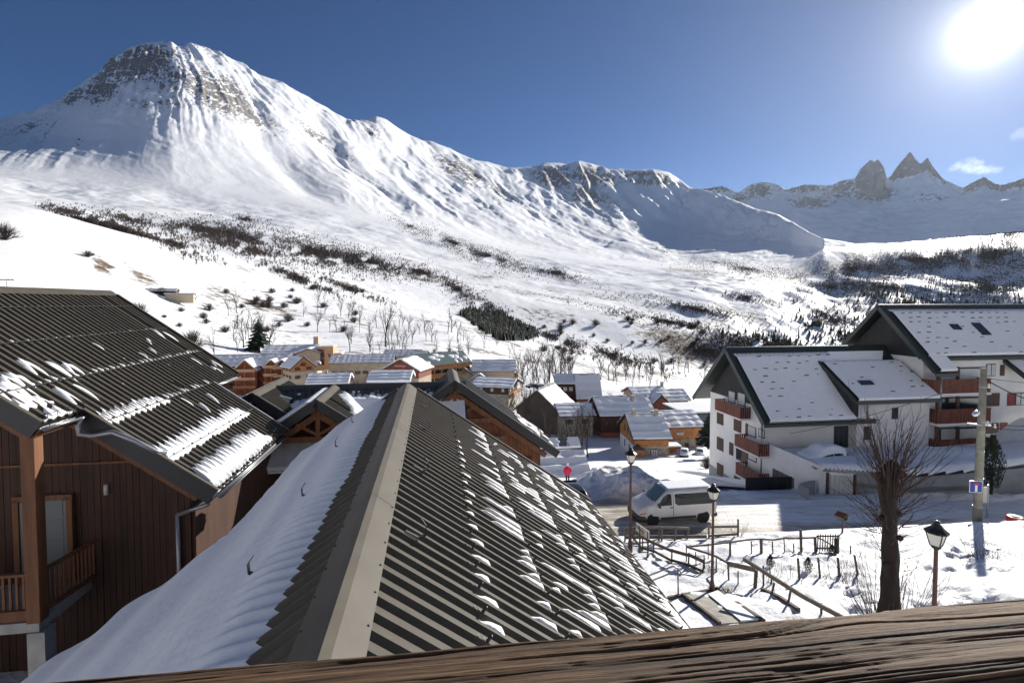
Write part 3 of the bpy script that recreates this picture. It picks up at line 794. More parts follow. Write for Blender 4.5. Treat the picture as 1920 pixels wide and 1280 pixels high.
# screws along the ridge flashing
sc = MB(); sc.lathe([(0.011, 0), (0.011, .012), (.004, .018)], 6); sc_me = sc.mesh('screw', iron_m)
for i in range(24):
    for S, sx in ((SR_, 1), (SLf, -1)):
        o = link(bpy.data.objects.new('screw', sc_me), mid); o.location = S(3.3 + i * 0.5, 0.235, 0.06)
# snow guards: rows of small folded brackets on every second rib
g = MB()
g.box((0, 0, .045), (0.20, .035, .012)); g.prism([(0.06, -.018, .05), (.10, -.018, .05), (.10, -.018, .15), (.085, -.018, .15)], (0, .036, 0)); g.box((-.07, 0, .056), (.025, .045, .02)); g.box((.02, 0, .056), (.025, .045, .02))
g_me = g.mesh('snow_guard', iron_m)
ang = math.atan(SL)
rows = (1.26, 2.34, 3.40, 4.46, 5.42)
for w_ in rows:
    for i in range(29):
        a = 2.06 + i * 0.5
        if a > UF - .1: continue
        o = link(bpy.data.objects.new('snow_guard', g_me), mid); o.location = SR_(a, w_, 0.012); o.rotation_euler = (0, ang, 0); o.scale = (.8, .8, .75)
# ladder hooks near the ridge
hk = MB()
hk.bar((-.02, 0, .02), (.16, 0, .03), .05, .012); hk.bar((.16, 0, .03), (.22, 0, .10), .07, .012); hk.bar((.22, 0, .10), (.16, .0, .20), .06, .012); hk.bar((.16, 0, .20), (.06, 0, .24), .03, .012); 
hk_me = hk.mesh('ladder_hook', iron_m)
for a in (6.35, 8.9, 11.9, 14.3):
    o = link(bpy.data.objects.new('ladder_hook', hk_me), mid); o.location = SR_(a, .44, .05); o.rotation_euler = (0, ang, 0)
    o = link(bpy.data.objects.new('ladder_hook', hk_me), mid); o.location = SLf(a + .15, 1.1, .13); o.rotation_euler = (0, ang, math.pi)
# walls under the roof
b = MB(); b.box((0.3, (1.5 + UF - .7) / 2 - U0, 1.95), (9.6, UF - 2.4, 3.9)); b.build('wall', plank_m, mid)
# snow blanket on the left slope
def mid_snow(A, W):
    saw = np.abs(((A - 0.06) / 0.25) % 1.0 - 0.5) * 2           # 0 in the middle of a channel .. 1 on a rib
    e = 0.60 + 0.10 * fbm(A / 1.7, A * 0, 3, 201) - 0.17 * saw + 0.10 * sstep(11, 4, A)
    h = 0.24 * sstep(0, 0.55, W - e) ** 0.8 - 0.025
    h = h + (0.05 * fbm(W / 1.1, A / 6, 3, 203) + 0.035 * np.sin(W * 4.3 + 0.8 * fbm(A / 3, W / 3, 2, 205))) * sstep(.3, 1.2, W - e)
    lim = np.where(A < 10.45, 6.95, 3.22)
    # the step in the eave line and the verge: round off
    ed = np.minimum(lim - W, np.where(W < 3.2, UF + .02 - A, 10.52 - A)) + 0.06 * fbm(A / .8, W / .8, 3, 207)
    h = np.where(ed > 0, h * np.sqrt(np.clip(ed / 0.22, 0, 1)) , -0.2)
    return h
snow_field(mid, SLf, mid_snow, 1.3, UF + .05, 0.28, 7.0, 560, 150)
# snow left in the channels behind the guards on the right slope
rnd = random.Random(5)
b = MB()
def patch(S, b, a, w, la, lw, h=0.05):
    n = 12; base = len(b.v)
    for j, (k, hh) in enumerate(((1.0, 0.004), (0.78, 0.6), (0.4, 0.95))):
        for i in range(n):
            t = 2 * math.pi * i / n; ww = math.cos(t); aa = math.sin(t)
            wob = 1 + 0.12 * math.sin(3 * t + a * 7)
            b.v.append(tuple(S(a + la * k * aa * (1 - .35 * ww) * wob, w + lw * k * ww, h * hh + 0.002)))
    b.v.append(tuple(S(a, w, h)))
    for j in range(2):
        for i in range(n):
            p, q = base + j * n + i, base + j * n + (i + 1) % n
            b.f.append([p, q, q + n, p + n]); b.m.append(0)
    for i in range(n):
        b.f.append([base + 2 * n + i, base + 2 * n + (i + 1) % n, base + 3 * n]); b.m.append(0)
def mid_right_snow(A, W):
    ch = np.abs(((A - .06) / .25) % 1.0 - .5) * -2 + 1            # 1 in the middle of a channel .. 0 on a rib
    j_ = np.floor((A - .06) / .25)
    h = np.full_like(A, -.2)
    for k, w_ in enumerate(rows):
        for q in range(2):
            rn_ = (np.sin(j_ * 12.9898 + w_ * 78.233 + q * 37.7) * 43758.5453) % 1.0; r2_ = (rn_ * 17.31) % 1.0; r3_ = (rn_ * 91.7) % 1.0
            if k == 0:
                ok = (np.mod(j_, 2) > .5) & (rn_ < .85) & (A < 13) if q == 0 else (A < -1); w0_ = w_ + .03 + 0 * A; w1_ = w_ + .22 + .12 * r2_; hh_ = .045
            elif q == 0:
                ok = rn_ < np.where(np.mod(j_, 2) < .5, .85, .45); w0_ = w_ - (.16 + .62 * r2_ * r2_ + .12 * (k > 2)); w1_ = w_ + .02 + .05 * r3_; hh_ = .062
            else:
                ok = rn_ < (.5 if k < 3 else .62); w0_ = w_ + .10 + .18 * r2_; w1_ = w0_ + .18 + .45 * r3_; hh_ = .05
            L_ = w1_ - w0_; t_ = (W - w0_) / L_
            wid = .30 + .55 * np.clip(1 - t_, 0, 1) ** 1.3 + .10 * fbm(A / .2, W / .12, 2, 211)
            g_ = np.minimum(np.minimum(t_ * L_ / .10, (1 - t_) * L_ / .06), (ch - wid) / .16)
            h = np.maximum(h, np.where(ok, hh_ * np.clip(g_, -.5, 1), -.2))
    low = 5.55 + .25 * fbm(A / .5, A * 0, 3, 213) - .22 * ch
    g_ = np.minimum((W - low) / .12, (5.86 - W) / .05) * sstep(3, 5, A) * (1 - sstep(9.0, 11.5, A))
    h = np.maximum(h, np.where(A < 11.5, .065 * np.clip(g_, -.5, 1), -.2))
    return h + .008 * fbm(A / .12, W / .12, 2, 215)
snow_field(mid, SR_, mid_right_snow, 3.0, UF - .1, 1.1, 5.88, 1150, 260, cut=.0)

# ---- left chalet
UL, VL, ZL = 16.0, -10.0, -11.5
lef = empty('metal_roof_chalet', uv(UL, VL, ZL), AX, 'large timber chalet on the left, its brown ribbed roof streaked with bands of snow', 'chalet')
def LL(u, v, z): return Vector((v - VL, u - UL, z - ZL))
KL = 0.72
SA_ = Slope(LL(0, -12.3, 0.39), (0, 1, 0), (1, 0, 0), KL)
SB_ = Slope(LL(0, -12.3, 0.39), (0, 1, 0), (-1, 0, 0), KL)
ribbed(lef, SA_, 12.1, 21.8, 0.02, 4.1, sheet_m, 0.97, phase=.1)
ribbed(lef, SA_, 13.4, 21.8, 4.1, 4.53, sheet_m, 1.05, phase=.1)
ribbed(lef, SA_, 13.4, 19.4, 4.53, 7.0, sheet_m, 1.0, phase=.1)
deck(lef, SA_, 12.1, 21.8, 0, 4.08); deck(lef, SA_, 13.4, 21.8, 4.08, 4.51); deck(lef, SA_, 13.4, 19.4, 4.51, 6.98); deck(lef, SB_, 12.1, 21.8, 0, 5.0)
ribbed(lef, SB_, 12.1, 21.8, 0.02, 5.0, sheet_m, 3.2, phase=.1)
ridge_cap(lef, SA_, SB_, 12.1, 21.85, .24, sheet_m)
verge(lef, SA_, 12.06, 0, 4.1, .42); verge(lef, SA_, 13.36, 4.1, 7.0, .42); verge(lef, SA_, 21.8, 0, 4.53); verge(lef, SA_, 19.4, 4.53, 7.0); verge_trim(lef, SA_, 19.45, 4.53, 7.05, zinc_m); verge_trim(lef, SA_, 21.85, .2, 4.53)
verge_trim(lef, SA_, 13.34, 4.1, 7.02, cap_m); verge_trim(lef, SA_, 12.04, 0.1, 4.1, cap_m)
# timber rafters under the near verges
for a, w0_, w1_ in ((12.2, -.2, 4.05), (13.5, 4.0, 6.75)):
    b = MB(); b.prism([SA_(a, w0_, -.30), SA_(a, w1_, -.30), SA_(a, w1_, -.52), SA_(a, w0_, -.52)], (0, .12, 0)); b.build('rafter', timber_m, lef)
# gutters
gutter(lef, SA_(12.1, 4.18, -.03), SA_(13.36, 4.18, -.03)); gutter(lef, SA_(13.4, 7.09, -.03), SA_(19.4, 7.09, -.03)); gutter(lef, SA_(19.4, 4.61, -.03), SA_(21.8, 4.61, -.03))
for s0, s1, wv, nn in ((12.15, 13.3, 4.05, 5), (18.0, 19.3, 6.9, 4)):
    for i in range(nn):
        b = MB(); a = s0 + (s1 - s0) * i / (nn - 1)
        b.tube([SA_(a - .06, wv - .10, .06), SA_(a, wv, .22), SA_(a + .10, wv + .12, -.02)], .008); b.build('gutter_hook', iron_m, lef)
b = MB(); b.prism([SA_(12.12, 4.11, -.17), SA_(13.34, 4.11, -.17), SA_(13.34, 4.11, -.35), SA_(12.12, 4.11, -.35)], (.04, 0, 0)); b.build('eave_board', timber_m, lef)
b = MB(); b.prism([SA_(13.4, 6.98, -.17), SA_(19.38, 6.98, -.17), SA_(19.38, 6.98, -.36), SA_(13.4, 6.98, -.36)], (.04, 0, 0)); b.build('eave_board', fascia_m, lef)
# zinc pipe from the upper gutter down over the lower roof
b = MB(); b.tube([SA_(13.22, 4.20, -.02), SA_(13.20, 4.24, -.22), SA_(13.18, 4.36, -.38), SA_(13.2, 4.55, -.28), SA_(13.22, 4.8, .03), SA_(13.26, 5.2, .10), SA_(13.34, 5.62, .10), SA_(13.55, 5.74, .09)], .062, 10); b.build('downpipe', zinc_m, lef, True)
# snow guard rails
for w_, a1_ in ((.8, 21.7), (1.99, 21.7), (3.25, 21.7), (4.53, 19.3), (5.86, 19.3), (6.82, 19.3)):
    b = MB(); a0_ = 12.2 if w_ < 4.1 else 13.5
    b.tube([SA_(a0_, w_, .075), SA_(a1_, w_, .075)], .013, 5)
    n = int((a1_ - a0_) / .5)
    for i in range(n): b.box(SA_(a0_ + .25 + i * .5, w_ - .02, .055), (.05, .03, .06))
    b.build('snow_rail', iron_m, lef)
# walls: near gable, balcony side
def top_l(x): return SA_(0, 0, 0).z - KL * max(0, (x + VL) + 12.3) - 0.45
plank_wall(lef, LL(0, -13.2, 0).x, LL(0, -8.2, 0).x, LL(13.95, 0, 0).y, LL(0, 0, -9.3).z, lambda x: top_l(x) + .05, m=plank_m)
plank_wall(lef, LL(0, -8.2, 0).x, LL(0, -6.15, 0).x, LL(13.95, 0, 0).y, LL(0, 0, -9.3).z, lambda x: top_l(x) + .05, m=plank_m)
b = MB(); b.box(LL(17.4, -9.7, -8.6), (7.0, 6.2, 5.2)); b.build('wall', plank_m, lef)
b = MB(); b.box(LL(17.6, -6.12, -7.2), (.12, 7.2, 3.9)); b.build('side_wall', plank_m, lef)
b = MB(); b.bar(LL(13.9, -13.2, -3.95), LL(13.9, -6.2, -3.95), .03, .05); b.build('board_joint', timber_m, lef)
# post, balcony and column
b = MB(); b.box(LL(12.32, -8.55, -4.85), (.27, .27, 4.1)); bevel(b.build('post', timber_m, lef), .012)
b = MB(); b.box(LL(13.1, -11.3, -6.98), (5.7, 1.8, .22)); b.build('balcony_floor', concrete_m, lef)
b = MB(); b.box(LL(12.24, -11.3, -6.72), (5.6, .06, .22)); b.build('balcony_beam', timber_m, lef)
b = MB(); b.box(LL(12.34, -8.50, -9.2), (.34, .34, 4.2)); b.build('column', concrete_m, lef)
def rail(root, p, q, h=1.0, n=16, m=timber_m, sw=.05):
    p, q = Vector(p), Vector(q)
    b = MB(); b.bar(p + Vector((0, 0, h)), q + Vector((0, 0, h)), .10, .06); b.build('handrail', m, root)
    b = MB(); b.bar(p + Vector((0, 0, .12)), q + Vector((0, 0, .12)), .07, .09); b.build('bottom_rail', m, root)
    me_ = None
    for i in range(n):
        t = (i + .5) / n; c = p.lerp(q, t)
        if me_ is None:
            b = MB(); b.box((0, 0, 0), (sw, sw * .6, h - .2)); me_ = b.mesh('baluster', m)
        o = link(bpy.data.objects.new('baluster', me_), root); o.location = c + Vector((0, 0, .08 + h / 2))
rail(lef, LL(12.3, -13.6, -6.86), LL(12.3, -8.72, -6.86), 1.0, 38)
rail(lef, LL(12.5, -8.5, -6.86), LL(13.85, -8.3, -6.86), 1.0, 12)
# door on the balcony
dr = MB(); dr.box(LL(13.88, -9.42, -5.85), (1.0, .06, 2.05)); dob = dr.build('door', mat('pale_door', (.15, .155, .155), .5), lef)
for i in range(4):
    b = MB(); b.box(LL(13.845, -9.42, -6.5 + i * .5), (.86, .012, .42)); b.build('door_panel', MATS['pale_door'], dob)
for dx, sz in ((-.58, (.13, .10, 2.2)), (.58, (.13, .10, 2.2)), (0, (1.3, .10, .13))):
    b = MB(); b.box(LL(13.87, -9.42 + dx, -5.85 if dx else -4.74), sz); b.build('door_frame', timber_m, dob)
b = MB(); b.tube([LL(13.86, -6.42, -5.35), LL(13.86, -6.42, -8.8)], .05, 8); b.tube([LL(13.4, -5.5, -4.95), LL(13.86, -6.42, -5.35)], .05, 8); b.build('downpipe', zinc_m, lef, True)
b = MB(); b.tube([LL(13.9, -8.05, -4.5), LL(13.9, -8.05, -4.75)], .05, 8); b.build('wall_lamp', mat('pale_lamp', (.5, .5, .48), .4), lef, True)
# snow bands
def tooth(A, ph=.1): return 1 - np.abs(((A - ph) / .25) % 1.0 - .5) * 2      # 1 on a rib, 0 in the channel
def left_snow(A, W):
    ch = 1 - tooth(A)
    h = np.full_like(A, -.2)
    n1 = fbm(A / .55, W * 0, 3, 301); n2 = fbm(A / .7, W * 0 + 3, 3, 303)
    def band(wl, th_, a0_, a1_, hh):
        nonlocal h
        inn = sstep(a0_, a0_ + .35, A) * (1 - sstep(a1_ - .5, a1_, A))
        up = wl - th_ * inn * (1 + .35 * n1) - .34 * (ch ** 1.2) * inn * (1 + .7 * n2)
        lo = wl + .10 + .11 * ch * (1 + n2) + .05 * n1
        g_ = np.minimum(W - up, lo - W)
        h = np.maximum(h, np.where(inn > .02, hh * sstep(-.015, .12, g_) - .012 + .02 * fbm(A / .3, W / .3, 2, 305), -.2))
    band(6.80, .26, 13.3, 18.0, .13)
    band(5.84, .18, 13.3, 18.9, .08)
    band(4.50, .10, 13.3, 16.4, .065)
    band(3.62, .13, 12.0, 13.1, .065)
    band(4.02, .06, 12.2, 13.2, .075)
    for i, (w_, a0_, a1_, L, p) in enumerate(((1.97, 12.2, 21.6, .14, .85), (3.22, 13.2, 21.6, .17, .95), (4.52, 16.4, 19.3, .24, .9), (6.8, 18.0, 19.2, .14, .7))):
        j = np.floor((A - .1) / .25); jm = np.mod(j, 2)
        rn = (np.sin(j * 12.9898 + w_ * 78.2) * 43758.5453) % 1.0
        ok = (rn < p) & (A > a0_) & (A < a1_) & ((jm > .5) | (w_ > 3))
        ll = L * (.6 + 1.1 * ((rn * 7.3) % 1.0))
        g_ = np.minimum(np.minimum((W - (w_ - ll * (.25 + ch))) / .3, (w_ - .01 - W) / .08), (ch - .25) / .5)
        h = np.maximum(h, np.where(ok, .05 * np.clip(g_, -.5, 1), -.2))
    for a, w_, la, lw in ((14.48, 3.03, .2, .34), (13.89, 2.80, .18, .30), (13.61, 3.75, .13, .34), (14.2, 3.70, .12, .30), (13.0, 3.1, .4, .22), (12.6, 3.35, .45, .30), (14.9, 3.05, .22, .2), (20.8, 2.3, .14, .22), (21.2, 2.42, .14, .3), (19.6, 2.6, .1, .12), (19.0, 2.9, .1, .1), (18.2, 3.0, .1, .1), (16.9, 2.5, .1, .1), (20.4, 3.7, .1, .22), (18.3, 5.1, .1, .22), (17.3, 5.25, .1, .18), (16.9, 4.9, .1, .18), (20.9, 4.25, .12, .14), (21.4, 4.0, .14, .2)):
        g_ = 1 - ((A - a) / la) ** 2 - ((W - w_ + .25 * ch) / lw) ** 2
        h = np.maximum(h, np.where(g_ > -1, .07 * np.clip(g_, -.3, 1), -.2))
    return np.where(((A < 13.42) & (W > 4.08)) | (A < 12.16), -.2, h)
snow_field(lef, SA_, left_snow, 12.0, 21.7, 1.5, 7.02, 780, 300, cut=-.005)

# ---- cross wing behind, with two small gables and the large gable on the right
UC, VC, ZC = 22.0, -3.0, -12.0
crs = empty('metal_roof_chalet', uv(UC, VC, ZC), AX, 'timber chalet wing behind the middle roof with two snowy gables and a hanging lantern', 'chalet')
def LC(u, v, z): return Vector((v - VC, u - UC, z - ZC))
KC = 0.69
S_near = Slope(LC(23.4, 0, -3.66), (1, 0, 0), (0, -1, 0), KC)      # s = v
S_far = Slope(LC(23.4, 0, -3.66), (1, 0, 0), (0, 1, 0), KC)
ribbed(crs, S_near, -7.2, 1.4, .02, 3.7, sheet_d, 1.2, pitch=.28); ribbed(crs, S_far, -7.2, 1.4, .02, 3.6, sheet_d, 2.2, pitch=.28)
deck(crs, S_near, -7.2, 1.4, 0, 3.68); deck(crs, S_far, -7.2, 1.4, 0, 3.58)
ridge_cap(crs, S_near, S_far, -7.0, 1.4, .24, sheet_d)
b = MB(); b.box(LC(23.4, -2.9, -9.2), (8.4, 6.2, 5.6)); b.build('wall', plank_m, crs)
def gable(root, Lf, u0, u1, vr, zr, wl, wr, k, zb, m_roof, wall_m=plank_m, rec=0.9, truss=True, cap=cap_m, pw=.16, tie=None, oh=.0):
    SRr = Slope(Lf(0, vr, zr), (0, 1, 0), (1, 0, 0), k); SLl = Slope(Lf(0, vr, zr), (0, 1, 0), (-1, 0, 0), k)
    ribbed(root, SRr, u0, u1, .02, wr, m_roof, 1.1); ribbed(root, SLl, u0, u1, .02, wl, m_roof, 1.1)
    deck(root, SRr, u0, u1, 0, wr - .02); deck(root, SLl, u0, u1, 0, wl - .02)
    ridge_cap(root, SRr, SLl, u0 - .03, u1, .22, cap)
    verge(root, SRr, u0 - .05, 0, wr, .32); verge(root, SLl, u0 - .05, 0, wl, .32)
    verge_trim(root, SRr, u0 - .06, .15, wr, sheet_d); verge_trim(root, SLl, u0 - .06, .15, wl, sheet_d)
    y = Lf(u0 + rec, 0, 0).y; x0, x1 = Lf(0, vr - wl + .7, 0).x, Lf(0, vr + wr - .7, 0).x; xr = Lf(0, vr, 0).x
    top = lambda x: SRr(0, 0, 0).z - k * abs(x - xr) - .30
    plank_wall(root, x0, xr, y, Lf(0, 0, zb).z, top, pw=pw, m=wall_m); plank_wall(root, xr, x1, y, Lf(0, 0, zb).z, top, pw=pw, m=wall_m)
    if truss:
        yt = Lf(u0 + .25, 0, 0).y; d = tie or 1.5
        for S, w_ in ((SRr, wr), (SLl, wl)):
            b = MB(); b.prism([S(u0 + .2, 0, -.34), S(u0 + .2, w_ - .3, -.34), S(u0 + .2, w_ - .3, -.56), S(u0 + .2, 0, -.56)], (0, .14, 0)); b.build('rafter', timber_m, root)
        zt = SRr(0, 0, 0).z - d
        hw = (d - .5) / k
        b = MB(); b.bar((xr - hw, yt, zt), (xr + hw, yt, zt), .16, .2); b.build('tie_beam', timber_m, root)
        b = MB(); b.bar((xr, yt, zt), (xr, yt, zt + d - .4), .15, .15); b.build('king_post', timber_m, root)
        for sx in (-1, 1):
            b = MB(); b.bar((xr, yt, zt + .15), (xr + sx * hw * .55, yt, zt + .15 + hw * .55 * .55), .11, .12); b.build('brace', timber_m, root)
    return SRr, SLl
g1R, g1L = gable(crs, LC, 19.6, 23.0, -4.29, -3.62, 2.6, 2.6, .68, -8.2, sheet_m, rec=1.1, tie=1.47)
g2R, g2L = gable(crs, LC, 21.0, 25.4, -6.98, -3.54, 2.4, 2.6, .70, -8.2, sheet_m, truss=False, rec=.5)
# white panel wall below gable 1
b = MB(); b.box(LC(20.5, -4.3, -7.25), (3.9, .08, 1.9)); b.build('lower_wall', render_w, crs)
def crs_snow_near(A, W):
    e = .42 + .2 * fbm(A / .6, A * 0, 3, 401) + .35 * sstep(-4.6, -6.6, A)
    h = .22 * sstep(0, .5, W - e) - .02 + .05 * fbm(A / .9, W / .9, 3, 403)
    return np.where(W > 3.68, -.1, h)
snow_field(crs, S_near, crs_snow_near, -7.0, 1.3, .3, 3.7, 190, 90)
def g1_snow(A, W):
    e = .02 + .0 * A
    h = .2 * sstep(0, .35, W - e) + .03 * fbm(A / .8, W / .8, 3, 405)
    return h * np.sqrt(np.clip((A - 19.56) / .15, 0, 1))
snow_field(crs, g1L, g1_snow, 19.56, 22.9, .16, 2.6, 60, 60)
def g1r_snow(A, W):
    saw = 1 - np.abs((A / .25) % 1.0 - .5) * 2
    e = 1.05 - 1.0 * sstep(20.2, 22.2, A) + .5 * saw * sstep(1.4, .6, W) + .25 * fbm(A / .5, W / .5, 2, 407)
    return np.where(W - e > -.3, .12 * sstep(0, .4, W - e) - .012, -.1) * np.where(A > 19.62, 1, 0) - np.where(A > 19.62, 0, .1)
snow_field(crs, g1R, g1r_snow, 19.6, 22.9, .2, 2.6, 130, 100)
snow_field(crs, g2L, lambda A, W: .16 * sstep(0, .3, W - .12) * np.ones_like(A), 21.0, 25.3, .1, 2.4, 50, 40)
def g2r_snow(A, W):
    saw = 1 - np.abs((A / .25) % 1.0 - .5) * 2
    return np.where(A > 21.05, .14 * sstep(0, .5, W - 1.55 - .3 * fbm(A / .5, W / .5, 2, 409) + .25 * saw) - .012, -.1)
snow_field(crs, g2R, g2r_snow, 21.0, 24.0, .3, 2.6, 110, 80)
# roof vent on the left gable
b = MB(); 
for i in range(9):
    t = math.pi * i / 8
    if i: b.face([g2R(22.6 + .22 * math.cos(t0), .95, .18 * math.sin(t0) + .05), g2R(22.6 + .22 * math.cos(t), .95, .18 * math.sin(t) + .05), g2R(22.6 + .16 * math.cos(t), .55, .05), g2R(22.6 + .16 * math.cos(t0), .55, .05)])
    t0 = t
b.build('roof_vent', zinc_m, crs)
# hanging lantern under gable 1
lan = empty('hanging_lantern', uv(19.95, -3.83, -5.15), AX, 'small glass lantern hanging under the middle timber gable', 'lantern')
b = MB(); b.lathe([(.02, .55), (.03, .40), (.14, .33), (.15, .30), (.02, .30)], 6); b.build('cap', iron_m, lan)
b = MB(); b.lathe([(.07, 0), (.12, .29)], 6); b.build('glass', mat('lantern_glass', (.75, .73, .66), .25), lan)
b = MB(); b.tube([(0, 0, .55), (0, 0, 1.15)], .012); b.build('chain', iron_m, lan)

# ---- large gable on the right of the middle roof
UR, VR, ZR = 24.0, 0.9, -12.5
rgt = empty('metal_roof_chalet', uv(UR, VR, ZR), AX, 'red-brown plank chalet with broad dark gable and open roof truss', 'chalet')
def LR(u, v, z): return Vector((v - VR, u - UR, z - ZR))
rR, rL = gable(rgt, LR, 22.0, 26.0, .89, -3.40, 4.4, 4.6, .715, -12.3, sheet_d, wall_m=plank_r, rec=.7, tie=1.75, pw=.19)
b = MB(); b.box(LR(24.6, .9, -9.4), (7.4, 3.4, 5.6)); b.build('wall', plank_r, rgt)
for (x0, x1, zt) in ((1.7, 3.1, -6.05), (-.1, 1.3, -4.95)):
    b = MB(); b.bar(LR(22.55, x0, zt), LR(22.55, x1, zt), .05, .14); b.build('wall_beam', grey_wood, rgt)
for x in (1.75, 3.2):
    b = MB(); b.bar(LR(22.6, x, -12.3), LR(22.6, x, -5.15 - (x - .9) * .7), .14, .05); b.build('wall_post', plank_m, rgt)
for x, z in ((1.1, -5.75), (4.0, -7.4)):
    b = MB(); b.box(LR(22.63, x, z), (.7, .05, .8)); b.build('hatch', plank_m, rgt)
def rgt_snow(A, W):
    return np.where(A > 22.02, .12 * sstep(0, .3, W - 1.3 + .9 * sstep(24.5, 22.2, A) * 0 + .5 * fbm(A / .8, W / .8, 3, 411) + .25 * (1 - np.abs((A / .25) % 1.0 - .5) * 2)) - .012, -.1)
snow_field(rgt, rL, rgt_snow, 22.0, 25.9, .4, 4.4, 110, 90)
snow_field(rgt, rR, lambda A, W: np.where((A > 22.05) & (W > 3.0), .07 * sstep(.1, .5, fbm(A / .35, W / .5, 3, 413) + .35 * sstep(22.2, 24, A)) - .012, -.1), 22.0, 25.9, 3.0, 4.6, 100, 50)
# ------------------------------------------------------------------ apartment house on the right
def pix_v(px, py, v):
    d = ray(px, py); du, dv = to_uv(d); k = v / dv
    return du * k, d[2] * k
UA, VA, ZA = 44.15, 36.0, -18.5
apt = empty('apartment_house', uv(UA, VA, ZA), AX, 'white apartment house with steep snowy roofs, black gables and red-brown balconies', 'apartment house')
def LA(u, v, z): return Vector((v - VA, u - UA, z - ZA))
wood_k = mat('black_cladding', (0.022, 0.021, 0.022), 0.7, var=0.3, scale=3, stretch=(1, 1, .1))
roof_g = mat('dark_green_sheet', (0.035, 0.045, 0.042), 0.45)
KA = 0.975
def blk(v0, v1, zr, ze_wall, zb, gable_v, oh, name):
    nS = Slope(LA(44.15, 0, zr), (1, 0, 0), (0, -1, 0), KA); fS = Slope(LA(44.15, 0, zr), (1, 0, 0), (0, 1, 0), KA)
    b = MB(); b.prism([LA(40, v0, zb), LA(48.3, v0, zb), LA(48.3, v0, ze_wall), LA(40, v0, ze_wall)], (v1 - v0, 0, 0)); b.build('wall', render_w, apt)
    b = MB(); b.prism([LA(39.98, v0 - .03, ze_wall), LA(48.32, v0 - .03, ze_wall), LA(44.15, v0 - .03, ze_wall + 4.17 * KA)], (v1 - v0, 0, 0)); b.build('gable_wall', wood_k, apt)
    return nS, fS
n1, f1 = blk(27.9, 43.75, -4.2, -9.05, -18.4, 27.9, 1.0, 'low')
n2, f2 = blk(43.8, 62, -0.22, -5.0, -18.4, 43.8, .8, 'high')
def roof_pair(nS, fS, v0, v1, wn_, wf_):
    deck(apt, nS, v0, v1, 0, wn_, .22, roof_g, 'roof_slope'); deck(apt, fS, v0, v1, 0, wf_, .22, roof_g, 'roof_slope')
    for S, w_ in ((nS, wn_), (fS, wf_)):
        b = MB(); b.prism([S(v0 - .06, 0, .06), S(v0 - .06, w_ + .05, .06), S(v0 - .06, w_ + .05, -.34), S(v0 - .06, 0, -.34)], (.06, 0, 0)); b.build('verge_board', roof_g, apt)
    ridge_cap(apt, nS, fS, v0, v1, .42, roof_g, 4.0)
roof_pair(n1, f1, 26.9, 37.4, 5.85, 5.85)
deck(apt, n1, 37.4, 43.72, 0, 4.0, .22, roof_g, 'roof_slope'); deck(apt, f1, 37.4, 43.72, 0, 5.85, .22, roof_g, 'roof_slope'); ridge_cap(apt, n1, f1, 37.4, 43.72, .42, roof_g, 4.0)
roof_pair(n2, f2, 43.0, 62, 4.7, 5.85)
b = MB(); S = n2; b.prism([S(43.0, 4.7, -.0), S(45.35, 4.7, -.0), S(45.35, 5.95, -.0), S(43.0, 5.95, -.0)], S.n * -.22); b.build('roof_slope', roof_g, apt)
# dark cladding of the raised block above the lower roof
# eave fascia, gutters, downpipes
for a, b_ in ((n1(26.9, 5.9, -.02), n1(37.4, 5.9, -.02)), (n2(43.0, 5.99, -.02), n2(45.35, 5.99, -.02)), (n2(45.4, 4.75, -.02), n2(62, 4.75, -.02))):
    q = MB(); q.bar(a + Vector((0, -.02, -.18)), b_ + Vector((0, -.02, -.18)), .05, .34); q.build('eave_board', roof_g, apt)
    gutter(apt, a + Vector((0, -.12, 0)), b_ + Vector((0, -.12, 0)), .07, iron_m)
for v_, z0_, z1_, u_ in ((27.8, -9.9, -18.0, 39.85), (36.2, -8.6, -10.0, 37.9), (43.7, -6.6, -9.5, 38.2), (43.55, -9.5, -13.3, 39.8)):
    b = MB(); b.tube([LA(u_, v_, z0_), LA(u_, v_, z1_)], .06, 8); b.build('downpipe', zinc_m, apt, True)
# raised shed part of the lower roof
dS = Slope(LA(42.45, 0, -5.42), (1, 0, 0), (0, -1, 0), .645)
deck(apt, dS, 35.3, 43.7, 0, 4.45, .25, roof_g, 'roof_slope')
b = MB(); b.prism([LA(42.45, 35.32, -5.5), LA(37.98, 35.32, -8.45), LA(37.98, 35.32, -9.7), LA(39.2, 35.32, -8.95)], (.08, 0, 0)); b.build('dormer_cheek', wood_k, apt)
b = MB(); b.bar(dS(35.2, 4.5, -.16), dS(43.7, 4.5, -.16), .05, .36); b.build('eave_board', roof_g, apt)
b = MB(); b.prism([dS(35.24, 0, .04), dS(35.24, 4.5, .04), dS(35.24, 4.5, -.3), dS(35.24, 0, -.3)], (.06, 0, 0)); b.build('verge_board', roof_g, apt)
b = MB(); b.prism([LA(39.2, 36.4, -9.9), LA(39.2, 43.7, -9.9), LA(39.2, 43.7, -8.0), LA(39.2, 36.4, -8.0)], (0, .8, 0)); b.build('wall', render_w, apt)
b = MB(); b.prism([LA(39.2, 36.4, -13.4), LA(39.2, 43.7, -13.4), LA(39.2, 43.7, -9.9), LA(39.2, 36.4, -9.9)], (0, .78, 0)); b.build('wall', render_w, apt)
